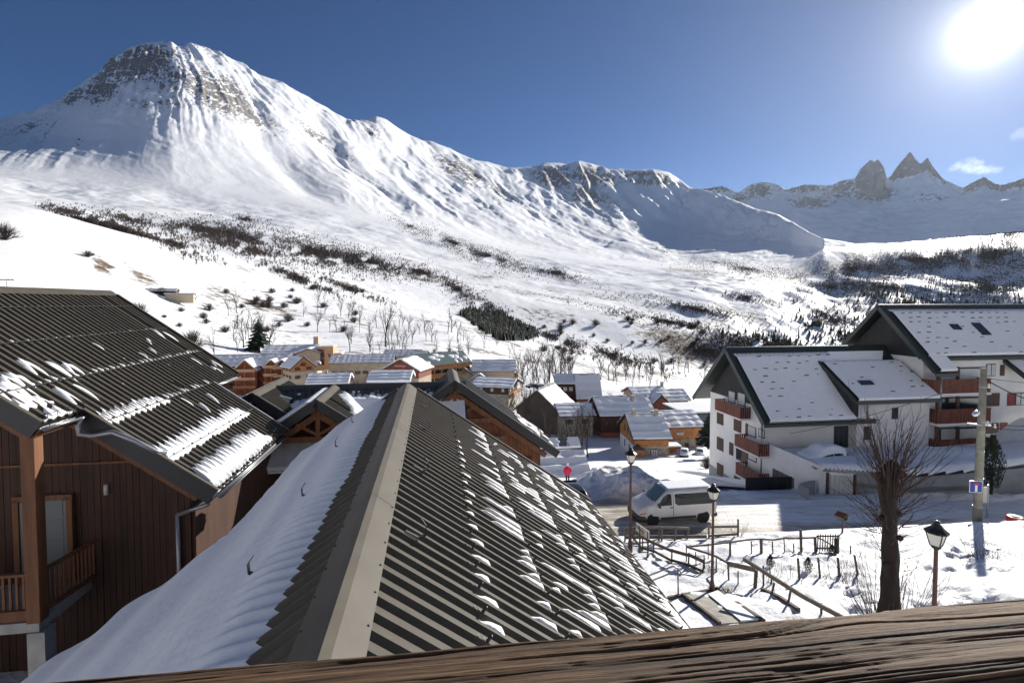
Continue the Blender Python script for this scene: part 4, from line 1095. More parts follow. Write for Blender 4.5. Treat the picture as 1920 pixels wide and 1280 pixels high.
# snow on the roofs
def apt_snow(e0, lim, seed):
    def f(A, W):
        e = e0 + .05 * fbm(A / .25, A * 0, 2, seed) + .04 * np.sin(A * 2 * math.pi / .33)
        h = .20 * sstep(0, .28, W - e) - .01 + .03 * fbm(A / 1.4, W / 1.4, 3, seed + 1) * sstep(.2, .6, W - e)
        return np.where(W < lim, h, -.1)
    return f
snow_field(apt, n1, apt_snow(.62, 5.84, 501), 27.45, 37.3, .5, 5.86, 330, 70)
snow_field(apt, n2, apt_snow(.55, 4.68, 505), 43.7, 60, .4, 4.70, 420, 60)
snow_field(apt, n2, apt_snow(.0, 5.92, 506), 43.6, 45.3, 4.69, 5.94, 40, 20)
snow_field(apt, dS, apt_snow(.0, 4.44, 509), 35.45, 43.4, .02, 4.46, 160, 60)
b = MB(); b.prism([n1(37.0, .6, .12), n1(43.0, .6, .12), n1(41.6, 1.9, .12), n1(37.0, 1.9, .12)], n1.n * .08); o = b.build('roof_snow', snow_r, apt); o['kind'] = 'stuff'
# loop-shaped snow guards showing through the snow
gm = MB(); gm.bar((-.16, 0, 0), (-.16, 0, .20), .05, .05); gm.bar((.16, 0, 0), (.16, 0, .20), .05, .05); gm.bar((-.19, 0, .20), (.19, 0, .20), .06, .05)
g_me2 = gm.mesh('snow_guard', iron_m)
tl = math.atan(KA)
def guards(S, v0, v1, dv, w0, w1, dw, skip, hmax):
    rr = random.Random(int(v0 * 10)); w_ = w0; r_ = 0
    while w_ < w1:
        v_ = v0 + (dv / 2 if r_ % 2 else 0)
        while v_ < v1:
            if not skip(v_, w_):
                o = link(bpy.data.objects.new('snow_guard', g_me2), apt); o.location = S(v_ + rr.uniform(-.1, .1), w_ + rr.uniform(-.06, .06), rr.uniform(-.07, hmax) + .01); o.rotation_euler = (tl + rr.uniform(-.2, .2), rr.uniform(-.1, .1), 0); o.scale = (rr.uniform(.7, 1.15), 1, 1)
            v_ += dv
        w_ += dw; r_ += 1
guards(n1, 28.6, 37.2, 1.02, .95, 5.7, .52, lambda v, w_: v > 35.1 and w_ > 1.4 + .0 or (w_ > 2.2 and v > 30.5 and w_ < 5.0 and int(v * 7 + w_ * 5) % 4 > 0), .05)
guards(n2, 44.6, 57, .98, .95, 4.6, .45, lambda v, w_: (w_ > 2.0 and v > 46.5 and int(v * 5 + w_ * 3) % 4 > 0), .06)
guards(dS, 36.3, 43.4, 1.0, .5, 4.3, .55, lambda v, w_: v < 41.4 and int(v * 9 + w_ * 7) % 5 > 0, .04)
# skylights
def skylight(S, v_, w_, lw=.9, lh=1.1):
    b = MB(); b.prism([S(v_, w_, .16), S(v_ + lw, w_, .16), S(v_ + lw, w_ + lh, .16), S(v_, w_ + lh, .16)], S.n * .10); f = b.build('skylight', iron_m, apt)
    b = MB(); b.prism([S(v_ + .08, w_ + .08, .265), S(v_ + lw - .08, w_ + .08, .265), S(v_ + lw - .08, w_ + lh - .08, .265), S(v_ + .08, w_ + lh - .08, .265)], S.n * .01); b.build('pane', glass_m, f)
skylight(n2, 48.6, 2.05, .95, .5); skylight(n2, 51.2, 1.95, 1.0, 1.1); skylight(dS, 36.9, 2.55, 1.3, .45)
# chimney pots between the roofs
b = MB(); b.box(LA(40.6, 42.7, -7.5), (.7, .5, .9)); b.build('chimney', concrete_m, apt)
# --- gable side facing left (plane v = 27.9)
def on_gable(x0, y0, x1, y1, name, m, out=.05, th=.05, v=27.9, mb2=None, split=0):
    ua, za = pix_v(x0, y0, v); ub, _ = pix_v(x1, y1, v); _, zb_ = pix_v(x0, y1, v)
    zc = za - (za - zb_)
    b = MB(); b.prism([LA(ua, v - out, za), LA(ub, v - out, za), LA(ub, v - out, zb_), LA(ua, v - out, zb_)], (th, 0, 0))
    if split:
        for i in range(1, 10):
            z_ = zb_ + (za - zb_) * i / 10
            b.box((LA(0, v - out - .012, 0).x, (LA(ua, 0, 0).y + LA(ub, 0, 0).y) / 2, LA(0, 0, z_).z), (.02, abs(ua - ub) * .9, .05))
    return b.build(name, m, apt)
for r_ in ((1345, 771, 1356.5, 793), (1376.5, 782, 1390, 806), (1345, 817.5, 1356.5, 841), (1368, 828, 1375, 851), (1345, 866, 1356.5, 888), (1377, 890, 1390, 907)):
    on_gable(*r_, 'shutter', shutter_m, split=1)
on_gable(1381, 836, 1391, 860, 'window', glass_m); on_gable(1391.5, 840, 1402, 866, 'shutter', shutter_m)
for r_ in ((1366, 731, 1379, 753), (1383, 734, 1398, 758), (1402, 796, 1418, 815), (1422.5, 802, 1434, 818), (1403, 845, 1419, 860), (1402, 907, 1418, 935)):
    f = on_gable(*r_, 'window', iron_m, .03, .03); on_gable(r_[0] + 1.2, r_[1] + 1.5, r_[2] - 1.2, r_[3] - 1.5, 'pane', pale_panel_m, .045, .015).parent = f
on_gable(1399, 793, 1402, 816, 'post', shutter_m, .08, .1)
def balcony_v(pxl, pxr, ytop_l, zh=1.0, out=1.0, v=27.9, slab=True):
    ua, za = pix_v(pxl, ytop_l, v - out); ub, _ = pix_v(pxr, ytop_l, v - out)
    f = MB(); f.box(((LA(0, v - out / 2, 0)).x, (LA(ua, 0, 0).y + LA(ub, 0, 0).y) / 2, LA(0, 0, za - zh - .08).z), (out, abs(ua - ub), .16))
    fl = f.build('balcony', render_w, apt)
    n = int(abs(ua - ub) / .16); y0, y1 = LA(min(ua, ub), 0, 0).y, LA(max(ua, ub), 0, 0).y; st = (y1 - y0) / n
    b = MB()
    for i in range(n): b.box((LA(0, v - out, 0).x + .01 * (i % 2), y0 + st * (i + .5), LA(0, 0, za - zh / 2).z), (.04, st * .94, zh))
    b.build('balcony_front', balc_m, fl)
    b = MB(); xs_ = LA(0, v - out, 0).x
    for y_ in (y0 + .03, y1 - .03):
        for i in range(5): b.box((xs_ + .12 + i * out / 5, y_, LA(0, 0, za - zh / 2).z), (.12, .04, zh))
        b.box((xs_ + out / 2, y_, LA(0, 0, za).z), (out, .07, .06))
    b.box((xs_, (y0 + y1) / 2, LA(0, 0, za + .02).z), (.09, y1 - y0, .06))
    b.build('balcony_rail', balc_m, fl)
balcony_v(1341, 1389, 748)
balcony_v(1378, 1423.5, 814); balcony_v(1379.5, 1423.5, 866.5); balcony_v(1379.5, 1423.5, 919)
b = MB(); b.prism([LA(48.3, 27.86, -18.2), LA(40, 27.86, -18.2), LA(40, 27.86, -16.9), LA(48.3, 27.86, -16.5)], (.05, 0, 0)); b.build('plinth', render_g, apt)
# --- street side (plane u = 40 and 39.2)
def on_front(x0, y0, x1, y1, u, name, m, out=.04, th=.05, par=None):
    va, za = pix_u(x0, y0, u); vb, _ = pix_u(x1, y0, u); _, zb_ = pix_u((x0 + x1) / 2, y1, u)
    b = MB(); b.box(LA(u - out, (va + vb) / 2, (za + zb_) / 2), (abs(vb - va), th, abs(za - zb_))); return b.build(name, m, par or apt)
def window_f(x0, y0, x1, y1, u, m=None, n=2, fm=None):
    f = on_front(x0, y0, x1, y1, u, 'window', fm or iron_m)
    for i in range(n):
        a, c = x0 + (x1 - x0) * i / n + .9, x0 + (x1 - x0) * (i + 1) / n - .9
        on_front(a, y0 + 1.2, c, y1 - 1.2, u, 'pane', m or glass_m, .07, .02, f)
window_f(1563, 798, 1590, 842, 40, n=3, fm=shutter_m); window_f(1619.5, 799, 1632.5, 824, 39.2, n=1, fm=shutter_m); window_f(1672, 764, 1683.5, 785, 39.2, n=1, fm=shutter_m)
on_front(1437, 846, 1600, 858, 39.97, 'plinth', render_g, .02); on_front(1607, 842, 1752, 858, 39.18, 'plinth', render_g, .02)
b = MB(); b.prism([LA(39.96, 27.9, -13.3), LA(39.96, 36.3, -13.3), LA(39.96, 36.3, -9.9), LA(39.96, 27.9, -9.9)], (0, .05, 0)); b.build('wall_face', render_w, apt)
# balconies of the tall block
for k, (yt, yb) in enumerate(((713.5, 737), (769, 793), (826, 850))):
    va, zt = pix_u(1758 if k else 1752, yt, 38.6); vb, _ = pix_u(1858, yt, 38.6); _, zb_ = pix_u(1800, yb, 38.6)
    f = MB(); f.box(LA(39.3, (va + vb) / 2, zb_ - .1), (vb - va + .1, 1.5, .22)); fl = f.build('balcony', render_w, apt)
    n = int((vb - va) / .17); st = (vb - va) / n; b = MB()
    for i in range(n): b.box(LA(38.6 + .012 * (i % 2), va + st * (i + .5), (zt + zb_) / 2), (st * .93, .04, zt - zb_))
    b.build('balcony_front', balc_m, fl)
    b = MB(); b.box(LA(38.6, (va + vb) / 2, zt + .03), (vb - va, .09, .06)); 
    for v_ in (va, vb):
        b.box(LA(39.25, v_, zt), (.06, 1.3, .06))
        for i in range(6): b.box(LA(38.75 + i * .2, v_, (zt + zb_) / 2), (.04, .14, zt - zb_))
    b.build('balcony_rail', balc_m, fl)
    g_ = on_front(1760, yt - 24, 1848, yt + 6, 39.95, 'window', iron_m, .02, .03)
    for x0, x1 in ((1764, 1794), (1799, 1845)): on_front(x0, yt - 22, x1, yt + 4, 39.95, 'pane', pale_panel_m if k != 1 else glass_m, .045, .02, g_)
    on_front(1793.5, yt - 26, 1798.5, yt + 6, 39.4, 'post', shutter_m, .0, .15)
b = MB(); b.bar(LA(38.75, 44.0, -14), LA(38.75, 44.0, -6.4), .22, .22); b.build('post', shutter_m, apt)
on_front(1847, 737, 1873.5, 761, 40, 'shutter', shutter_m)
on_front(1888.5, 736.5, 1902.5, 760, 40, 'shutter', shutter_r); window_f(1903.5, 736, 1922, 759, 40, pale_panel_m)
on_front(1875, 792, 1888, 816, 40, 'shutter', shutter_r); on_front(1903, 791, 1925, 815, 40, 'shutter', shutter_m)
window_f(1849, 682, 1866, 705, 40, pale_panel_m); on_front(1875, 684, 1883, 704, 40, 'shutter', shutter_m); on_front(1847, 793, 1872, 812, 40, 'shutter', shutter_m)
# little dormer at the right edge
b = MB(); b.prism([LA(40, 52.3, -5.3), LA(40, 56, -5.3), LA(38.2, 56, -6.6), LA(38.2, 52.3, -6.6)], (0, 0, -.25)); b.build('canopy', roof_g, apt)
b = MB(); b.prism([LA(39.9, 52.6, -5.25), LA(39.9, 56, -5.25), LA(38.4, 56, -6.35), LA(38.4, 52.6, -6.35)], (0, 0, .15)); o = b.build('roof_snow', snow_r, apt); o['kind'] = 'stuff'

# ------------------------------------------------------------------ parking terrace with garage in front of it
ter = empty('garage_terrace', uv(36, 32, -15), AX, 'walled parking terrace with garage door below the apartment house', 'garage')
def LT(u, v, z): return Vector((v - 32, u - 36, z + 15))
b = MB(); b.prism([LT(39.9, 27.85, -18), LT(33.2, 27.85, -16), LT(33.2, 27.85, -11.9), LT(39.9, 27.85, -11.9)], (.3, 0, 0)); b.build('side_wall', render_w, ter)
b = MB(); b.prism([LT(33.2, 28.2, -13.0), LT(32.4, 30.1, -13.0), LT(30.9, 33.6, -13.0), LT(30.6, 37.6, -13.0), LT(30.2, 50, -13.0), LT(39.1, 50, -13.9), LT(39.1, 28.2, -13.9)], (0, 0, -.35)); b.build('deck', concrete_m, ter)
pts = [(33.2, 28.15), (32.4, 30.1), (30.9, 33.6), (30.6, 37.6), (30.0, 56)]
for i, ((a, c), (a2, c2)) in enumerate(zip(pts, pts[1:])):
    zt = (-12.35, -12.35, -12.3, -12.1)[i]; zt2 = (-12.35, -12.3, -12.1, -11.2)[i]
    b = MB(); p = [LT(a, c, -16), LT(a2, c2, -16), LT(a2, c2, zt2), LT(a, c, zt)]; b.prism(p, (.02, .25, 0)); b.build('retaining_wall' if i else 'front_wall', render_g if i else render_w, ter)
dirv = (LT(32.4, 30.1, 0) - LT(33.2, 28.15, 0)).normalized(); nv = Vector((dirv.y, -dirv.x, 0))
p0 = LT(33.2, 28.15, 0)
for i in range(5):
    b = MB(); q0 = p0 + dirv * (.45 + i * .30) + nv * .03; q1 = p0 + dirv * (.45 + (i + 1) * .30 - .02) + nv * .03
    b.prism([(q0.x, q0.y, .35), (q1.x, q1.y, .35), (q1.x, q1.y, 2.45), (q0.x, q0.y, 2.45)], nv * .05); b.build('garage_door_panel', mat('garage_door', (.55, .53, .50), .6) if i == 0 else MATS['garage_door'], ter)
for k in (.28, 2.05):
    b = MB(); q0 = p0 + dirv * k + nv * .06; b.box((q0.x, q0.y, 1.3), (.14, .14, 2.6), 0); b.build('garage_jamb', shutter_m, ter)
b = MB(); b.prism([LT(33.5, 27.7, -12.28), LT(32.2, 30.2, -12.28), LT(31.9, 30.9, -12.28), LT(33.6, 31.5, -12.28), LT(34.5, 28, -12.28)], (0, 0, .14)); b.build('roof_slab', concrete_m, ter)
# louvred window in the side wall
ua, za = pix_v(1449.5, 877, 27.85); ub, zb_ = pix_v(1490, 893, 27.85); _, zb_ = pix_v(1449.5, 903, 27.85)
for i in range(4):
    y0 = ua + (ub - ua) * i / 4; y1 = ua + (ub - ua) * (i + .92) / 4
    b = MB(); b.prism([LT(y0, 27.8, za), LT(y1, 27.8, za), LT(y1, 27.8, zb_), LT(y0, 27.8, zb_)], (.04, 0, 0)); b.build('louvre_panel', mat('louvre', (.06, .05, .055), .5) if i == 0 else MATS['louvre'], ter)
# curved ramp wall
rw = MB(); prev = None
for i in range(13):
    t = i / 12; u_ = 33.1 - 1.9 * t + .2 * math.sin(t * 3); v_ = 27.9 - 3.3 * t + .9 * math.sin(t * math.pi)
    u_ = 33.4 - 3.2 * t ** 1.6; v_ = 27.7 - 3.1 * math.sin(t * math.pi / 2)
    p_ = uv(u_, v_); g_ = gz(p_.x, p_.y); h_ = .95 - .25 * t
    cur = (LT(u_, v_, g_ - .3), LT(u_, v_, g_ + h_), LT(u_ + .14, v_ + .12, g_ + h_), LT(u_ + .14, v_ + .12, g_ - .3))
    if prev:
        for k in range(3): rw.face([prev[k], prev[k + 1], cur[k + 1], cur[k]])
    else: rw.face(cur)
    prev = cur
rw.face(prev); rw.build('ramp_wall', render_g, ter)
def ter_snow():
    U, Vg = np.meshgrid(np.linspace(30.0, 39.3, 90), np.linspace(28.0, 56, 230), indexing='ij')
    front = np.interp(Vg, [28.15, 30.1, 33.6, 37.6, 56], [33.2, 32.4, 30.9, 30.6, 30.0])
    d = U - front + .12
    top = np.interp(Vg, [28, 30.1, 33.6, 37.6, 56], [-12.35, -12.3, -12.25, -12.05, -11.0])
    h = np.where(d > 0, top + .5 * np.sqrt(np.clip(d / .5, 0, 1)) - np.interp(Vg, [28, 40, 44, 60], [.10, .12, .21, .21]) * np.clip(d - .8, 0, 9) * sstep(54, 49, Vg) + .16 * fbm(U / 1.6, Vg / 2.4, 4, 601) * sstep(.3, 1.5, d), -20)
    h = h - .35 * sstep(29.8, 28.6, Vg) * sstep(34.5, 36, U) + .35 * np.exp(-((Vg - 41) / 3.5) ** 2 - ((U - 34) / 2) ** 2)
    Vv = np.stack([Vg - 32, U - 36, h + 15], -1).reshape(-1, 3)
    F = grid_faces(*U.shape); F = F[(h.ravel()[F] > -19).all(1)]
    used, inv = np.unique(F, return_inverse=True)
    o_ = bpy.data.objects.new('terrace_snow', np_mesh('terrace_snow', Vv[used], inv.reshape(F.shape), snow_m)); link(o_, ter); o_['kind'] = 'stuff'
ter_snow()
# ------------------------------------------------------------------ houses of the village
dk_wood = mat('village_dark_wood', (0.075, 0.036, 0.022), 0.8, var=.35, scale=1.2)
red_wood = mat('village_red_wood', (0.27, 0.075, 0.04), 0.8, var=.3, scale=1.2)
lar_wood = mat('village_larch', (0.46, 0.20, 0.07), 0.8, var=.35, scale=1.2)
tan_wall = mat('tan_render', (0.48, 0.40, 0.29), .85, var=.2, scale=.7)
blue_wall = mat('blue_grey_panel', (0.10, 0.125, 0.16), .6, var=.15, scale=.6)
teal_roof = mat('teal_sheet', (0.10, 0.15, 0.155), .5, var=.15, scale=.5)
grey_roof = mat('grey_sheet', (0.16, 0.16, 0.16), .5, var=.2, scale=.6)
red_base = mat('red_render', (0.30, 0.10, 0.075), .85, var=.2, scale=.7)
def house(name, label, px, py, Yd, L, W, hw, k, rot, up, low=None, lowh=0.0, roof=None, snow=True, over=.7, win='fr', wm=None, cover=1.0, chim=(), rows=None, bal=(), z=None, cat='house', shut=None, tsnow=.28, wmat=None, front=False):
    p = at(px, py, Yd)
    if front: p = p + Vector((-math.sin(rot), math.cos(rot), 0)) * (W / 2)
    root = empty(name, p, rot, label, cat)
    hx, hy = L / 2, W / 2; rise = k * hy
    def body(n_, z0, z1, m, gab):
        b = MB(); q = [(-hx, -hy, z0), (-hx, hy, z0), (-hx, hy, z1)] + ([(-hx, 0, z1 + rise)] if gab else []) + [(-hx, -hy, z1)]
        b.prism(q, (L, 0, 0)); return b.build(n_, m, root)
    if low and lowh > 0:
        body('lower_wall', -5, lowh, low, False)
        b = MB(); q = [(-hx - .04, -hy - .04, lowh + .003), (-hx - .04, hy + .04, lowh + .003), (-hx - .04, hy + .04, hw), (-hx - .04, 0, hw + rise), (-hx - .04, -hy - .04, hw)]; b.prism(q, (L + .08, 0, 0)); b.build('upper_wall', up, root)
    else: body('wall', -5, hw, up, True)
    ov = over
    for sy in (-1, 1):
        S = Slope((0, 0, hw + rise + .12), (1, 0, 0), (0, sy, 0), k)
        b = MB(); b.prism([S(-hx - ov, 0, 0), S(hx + ov, 0, 0), S(hx + ov, hy + ov, 0), S(-hx - ov, hy + ov, 0)], S.n * -.22); sl = b.build('roof', roof or fascia_m, root)
        if snow and cover >= 1:
            n = max(6, int(L / .8)); b = MB(); rr = random.Random(int(px + sy)); ed = [rr.uniform(.10, .34) for _ in range(n + 1)]; rs = rr.uniform(0, 6)
            prev = None
            for i in range(n + 1):
                a = -hx - ov + .1 + (L + 2 * ov - .2) * i / n
                j = rr.uniform(-.05, .05); wz = hy + ov; c = [S(a, ed[i], .01), S(a, ed[i] + .25, tsnow + j)] + [S(a, ed[i] + .25 + (wz - .5 - ed[i]) * q9 / 9, tsnow * (1 - .2 * q9 / 9) + j + .055 * math.sin(q9 * 2.1 + rs) + rr.uniform(-.025, .025)) for q9 in range(1, 9)] + [S(a, wz - .14, tsnow * .75 + j), S(a, wz + rr.uniform(-.05, .06), .02)]
                if prev:
                    for q in range(len(c) - 1): b.face([prev[q], prev[q + 1], c[q + 1], c[q]])
                else: b.face(c)
                prev = c
            b.face(prev); b.build('snow', snow_r, sl, True)
        elif snow:
            rr = random.Random(int(px * 3 + sy)); b = MB()
            for i in range(int(14 * cover)):
                patch(S, b, rr.uniform(-hx, hx), rr.uniform(.3, hy), rr.uniform(.4, 1.3) * (L / 14), rr.uniform(.3, .9), .15)
            q = b.build('snow', snow_r, sl, True); q['kind'] = 'stuff'
    # ridge board, chimneys
    for cx_, cy_ in chim:
        b = MB(); zt = hw + rise - k * abs(cy_); b.box((cx_, cy_, zt + .5), (.7, .7, 1.8)); ch = b.build('chimney', stone_m, root); b = MB(); b.box((cx_, cy_, zt + 1.46), (.9, .9, .12)); b.build('chimney_cap', concrete_m, ch)
    # windows
    wmat_ = wmat or glass_m; wv, wh = (wm or (.9, 1.15))
    zs = rows if rows is not None else [r for r in (1.5, 4.2, 6.9, 9.4) if r + wh / 2 + .2 < hw]
    w_me = {}
    def win_at(face, a, z_):
        key = face in 'lr'
        if key not in w_me:
            s3 = (.06, wv, wh) if key else (wv, .06, wh); s4 = (.08, wv - .18, wh - .2) if key else (wv - .18, .08, wh - .2)
            b1 = MB(); b1.box((0, 0, 0), s3); [b1.box((0, q_ * wv * .78, 0) if key else (q_ * wv * .78, 0, 0), (.05, wv * .42, wh * .96) if key else (wv * .42, .05, wh * .96)) for q_ in (-1, 1)]; b2 = MB(); b2.box((0, 0, 0), s4); w_me[key] = (b1.mesh('window', shut or shutter_m), b2.mesh('pane', wmat_))
        loc = {'f': (a, -hy - .075, z_), 'b': (a, hy + .075, z_), 'l': (-hx - .075, a, z_), 'r': (hx + .075, a, z_)}[face]
        o = link(bpy.data.objects.new('window', w_me[key][0]), root); o.location = loc
        link(bpy.data.objects.new('pane', w_me[key][1]), o)
    for fc in win:
        span = L if fc in 'fb' else W
        n = max(1, int(span / 2.6)); 
        for z_ in zs:
            for i in range(n): win_at(fc, -span / 2 + span * (i + .5) / n, z_)
        if fc in 'lr' and rise > 2.2: win_at(fc, 0, hw + .6)
    for fc, z_, d_ in bal:
        span = L if fc in 'fb' else W
        b = MB(); sx = 1 if fc in 'br' else -1
        if fc in 'fb':
            b.box((0, sx * (hy + d_ / 2), z_), (span, d_, .16)); b.box((0, sx * (hy + d_), z_ + .55), (span, .06, .9))
        else:
            b.box((sx * (hx + d_ / 2), 0, z_), (d_, span, .16)); b.box((sx * (hx + d_), 0, z_ + .55), (.06, span, .9))
        b.build('balcony', lar_wood if up is not red_wood else balc_m, root)
    return root
def wing(root, x, w, yo, yi, ze, k, m, zb=-1.5, roofm=None, ov=.5, posts=False, snow=True):
    """cross gable towards the front (-y): from yi (inside) to yo (front face)"""
    h = w / 2; b = MB(); b.prism([(x - h, yo, zb), (x + h, yo, zb), (x + h, yo, ze), (x, yo, ze + k * h), (x - h, yo, ze)], (0, yi - yo, 0)); b.build('wing_wall', m, root)
    for sx in (-1, 1):
        S = Slope((x, 0, ze + k * h + .12), (0, 1, 0), (sx, 0, 0), k)
        b = MB(); b.prism([S(yo - ov * 1.6, 0, 0), S(yi, 0, 0), S(yi, h + ov, 0), S(yo - ov * 1.6, h + ov, 0)], S.n * -.25); sl = b.build('wing_roof', roofm or lar_wood, root)
        if snow:
            b = MB(); b.prism([S(yo - ov * 1.3, .12, .02), S(yi, .12, .02), S(yi, h + ov - .1, .02), S(yo - ov * 1.3, h + ov - .1, .02)], S.n * .22); b.build('snow', snow_r, sl)
    if posts:
        for sx in (-.8, 0, .8):
            b = MB(); b.bar((x + sx * h, yo - ov * 1.2, zb), (x + sx * h, yo - ov * 1.2, ze + k * h * (1 - abs(sx)) - .2), .2, .2); b.build('post', lar_wood, root)
        for z_ in (ze - 6.2, ze - 3.3, ze - .4):
            b = MB(); b.box((x, yo - .7, z_), (w * .98, 1.3, .18)); b.box((x, yo - 1.32, z_ + .5), (w * .98, .06, .85)); b.build('balcony', orange_m if z_ > ze - 5 else lar_wood, root)
def front_door(root, x, y, z, w, h, m, name='door'):
    b = MB(); b.box((x, y, z + h / 2), (w, .1, h)); return b.build(name, m, root)
A0 = AX
r = house('red_chalet_residence', 'long red wooden chalet residence with three front gables, left end of the village', 462, 738, 188, 31, 12, 11.3, .55, A0, red_wood, beige_m, 3.0, win='f', cat='residence', bal=(('f', 3.2, 1.2), ('f', 6.2, 1.2)), roof=fascia_m)
wing(r, 3.0, 7.5, -9.5, -1, 9.9, .95, red_wood, posts=True); wing(r, 11.4, 4.8, -8.5, -1, 11.0, .95, red_wood, posts=True); wing(r, 15.0, 5.6, -8.5, -1, 10.6, .95, red_wood, posts=True)
house('tan_chalet', 'small tan chalet with gabled snowy roof beside the red residence', 560, 712, 172, 8.0, 7.5, 5.0, .85, A0 - R(55), lar_wood, tan_wall, 3.2, win='fr', wmat=shutter_m)
# orange hotel
r = house('stepped_hotel', 'large pale hotel with stepped snowy roofs below the slope', 550, 684, 222, 21, 13, 6.0, .42, A0, beige_m, win='f', cat='hotel', wm=(1.3, 1.6))
wing(r, 8.8, 9.0, -10.0, 0, 6.2, .35, beige_m, roofm=fascia_m)
for (x, y, z0, w, d, h) in ((15.5, -5, -1.5, 6.0, 9, 10.2), (19.2, -4, -1.5, 4.6, 7, 7.0), (21.5, -5.5, -1.5, 4, 6, 4.4)):
    b = MB(); b.box((x, y, z0 + h / 2), (w, d, h)); b.build('stair_tower', orange_m, r)
    b = MB(); b.box((x, y, z0 + h + .12), (w + .3, d + .3, .24)); b.build('snow', snow_r, r)
    for i in range(2):
        b = MB(); b.box((x - w / 4 + i * w / 2, y - d / 2 - .05, z0 + h * .62), (1.2, .08, 1.4)); b.build('window', glass_m, r)
b = MB(); b.box((13.4, -9.6, 4.2), (3.0, .2, 6.6)); b.build('window_wall', glass_m, r)
b = MB(); b.box((9.5, 1, 10.6), (2.0, 2.0, 3.2)); b.build('chimney', beige_m, r)
house('long_low_house', 'long low house with a plain snow roof in the middle of the village', 678, 706, 192, 22.5, 10, 5.5, .46, A0 - R(2), tan_wall, front=True, win='fr', roof=fascia_m, wm=(1.0, 1.2), rows=[1.6])
house('snow_roof_house', 'pale house with two-part snow roof behind the long low house', 757, 690, 222, 15, 9, 6.0, .45, A0 - R(8), beige_m, win='r', chim=((-5, .5),), roof=fascia_m, rows=[1.6])
house('dormer_snow_house', 'small orange gabled house on the slope above the teal roof', 790, 690, 215, 5.5, 7, 4.4, .85, A0 - R(28), orange_m, win='r', roof=fascia_m, rows=[1.8])
r = house('teal_roof_residence', 'cream residence with patchy teal sheet roof and orange balconies', 826, 716, 168, 17, 9.5, 6.4, .72, A0 + R(34), orange_m, roof=teal_roof, cover=.9, win='fl', cat='residence', bal=(('f', 2.9, 1.1), ('f', 5.6, 1.1)), chim=((-2, .6), (4, .6)), wm=(1.2, 1.5))
b = MB(); b.box((-8.56, 0, 2.5), (.12, 9.4, 7.6)); b.build('end_wall', tan_wall, r)
r = house('dark_red_chalet', 'dark red wooden chalet with a pale sign on its gable and streaky snow roof', 765, 718, 152, 9.5, 11, 4.6, .55, A0 + R(68), red_wood, tan_wall, 2.2, roof=grey_roof, cover=1.2, win='r', cat='chalet')
b = MB(); b.box((-4.86, .2, 5.7), (.08, 3.6, .5)); b.build('sign_board', mat('pink_sign', (.55, .26, .22), .6), r)
for i in range(3):
    b = MB(); b.box((-4.84, -2.6 + i * 2.3, 3.4), (.08, .8, .9)); b.build('window', pale_panel_m, r)
r = house('white_gabled_house', 'large white house with smooth snow roof and a small garage gable in front', 926, 722, 168, 13.5, 11, 5.0, .50, A0 - R(7), beige_m, front=True, win='r', roof=fascia_m, cat='house', bal=(('r', 2.6, 1.0),))
wing(r, -10.2, 7.0, -5.2, 4, 3.4, .75, tan_wall, roofm=fascia_m); wing(r, -4.6, 6.6, -9.5, 0, 2.2, .62, tan_wall, roofm=fascia_m)
front_door(r, -6.0, -9.56, -.4, 1.7, 2.0, lar_wood, 'garage_door'); front_door(r, -3.4, -9.56, -.6, 1.9, 2.4, iron_m, 'garage_door')
r = house('porch_chalet', 'brown chalet with low-pitched snow roof, stone base and covered porch', 932, 741, 146, 9.5, 9.5, 3.6, .30, A0 - R(24), dk_wood, stone_m, 1.2, roof=dk_wood, over=1.4, win='fr', cat='chalet', wmat=pale_panel_m, rows=[2.4], bal=(('r', 1.2, 1.5),))
house('low_snow_cottage', 'low cottage buried in rounded snow, left of the middle ridge', 620, 734, 128, 9, 7.5, 2.6, .42, A0, plank_m, roof=grey_roof, win='', tsnow=.7, cat='cottage', chim=((-1.2, .8),))
house('rounded_snow_cottage', 'low cottage with a thick rounded snow cap behind the middle ridge', 735, 728, 118, 8.5, 7, 2.2, .4, A0 - R(6), plank_m, roof=grey_roof, win='', tsnow=.75, cat='cottage')
# cluster right of the large gable
r = house('steep_red_chalet', 'dark chalet with a steep snowy slope and red gable above the bare trees', 1100, 757, 152, 6.2, 10.5, 3.2, 1.1, A0 - R(10), red_wood, roof=teal_roof, win='r', cat='chalet', rows=[1.5])
b = MB(); b.box((-6.2, 1.5, 3.0), (6.0, 7, 7.5)); b.build('annex_wall', dk_wood, r)
b = MB(); b.prism([(-9.6, -2.8, 6.4), (-3.2, -2.8, 6.4), (-3.2, 1.5, 8.6), (-9.6, 1.5, 8.6)], (0, 0, .3)); b.build('annex_roof', snow_r, r)
for i in range(3):
    b = MB(); b.box((-8.3 + i * 1.7, -2.06, 4.8), (1.1, .1, 1.1)); b.build('window', pale_panel_m, r)
house('brown_barn', 'old brown barn with bare front gable and snow on its left roof slope', 1022, 783, 128, 11, 11, 3.2, .85, A0 + R(58), old_wood, roof=old_wood, win='', cat='barn')
house('stone_barn', 'low tan stone house with snow roof behind thin bare trunks', 1082, 801, 118, 7.6, 8, 3.0, .45, A0, stone_m, front=True, roof=fascia_m, win='f', cat='house', rows=[1.4])
r = house('red_based_house', 'big brown wooden house on a red base under a heavy snow roof', 1176, 822, 119, 12.6, 10.5, 5.9, .61, A0, dk_wood, red_base, 1.6, roof=fascia_m, win='f', front=True, rows=[3.8], cat='house', chim=((2.6, -1.8),))
r = house('stone_chalet', 'stone and larch chalet with white side wall and parked cars beside it', 1222, 859, 100, 6.6, 11.5, 4.3, .57, A0 - R(6), lar_wood, stone_m, 2.4, roof=fascia_m, front=True, win='', cat='chalet', chim=((-2.2, -.6), (2.4, -.8)))
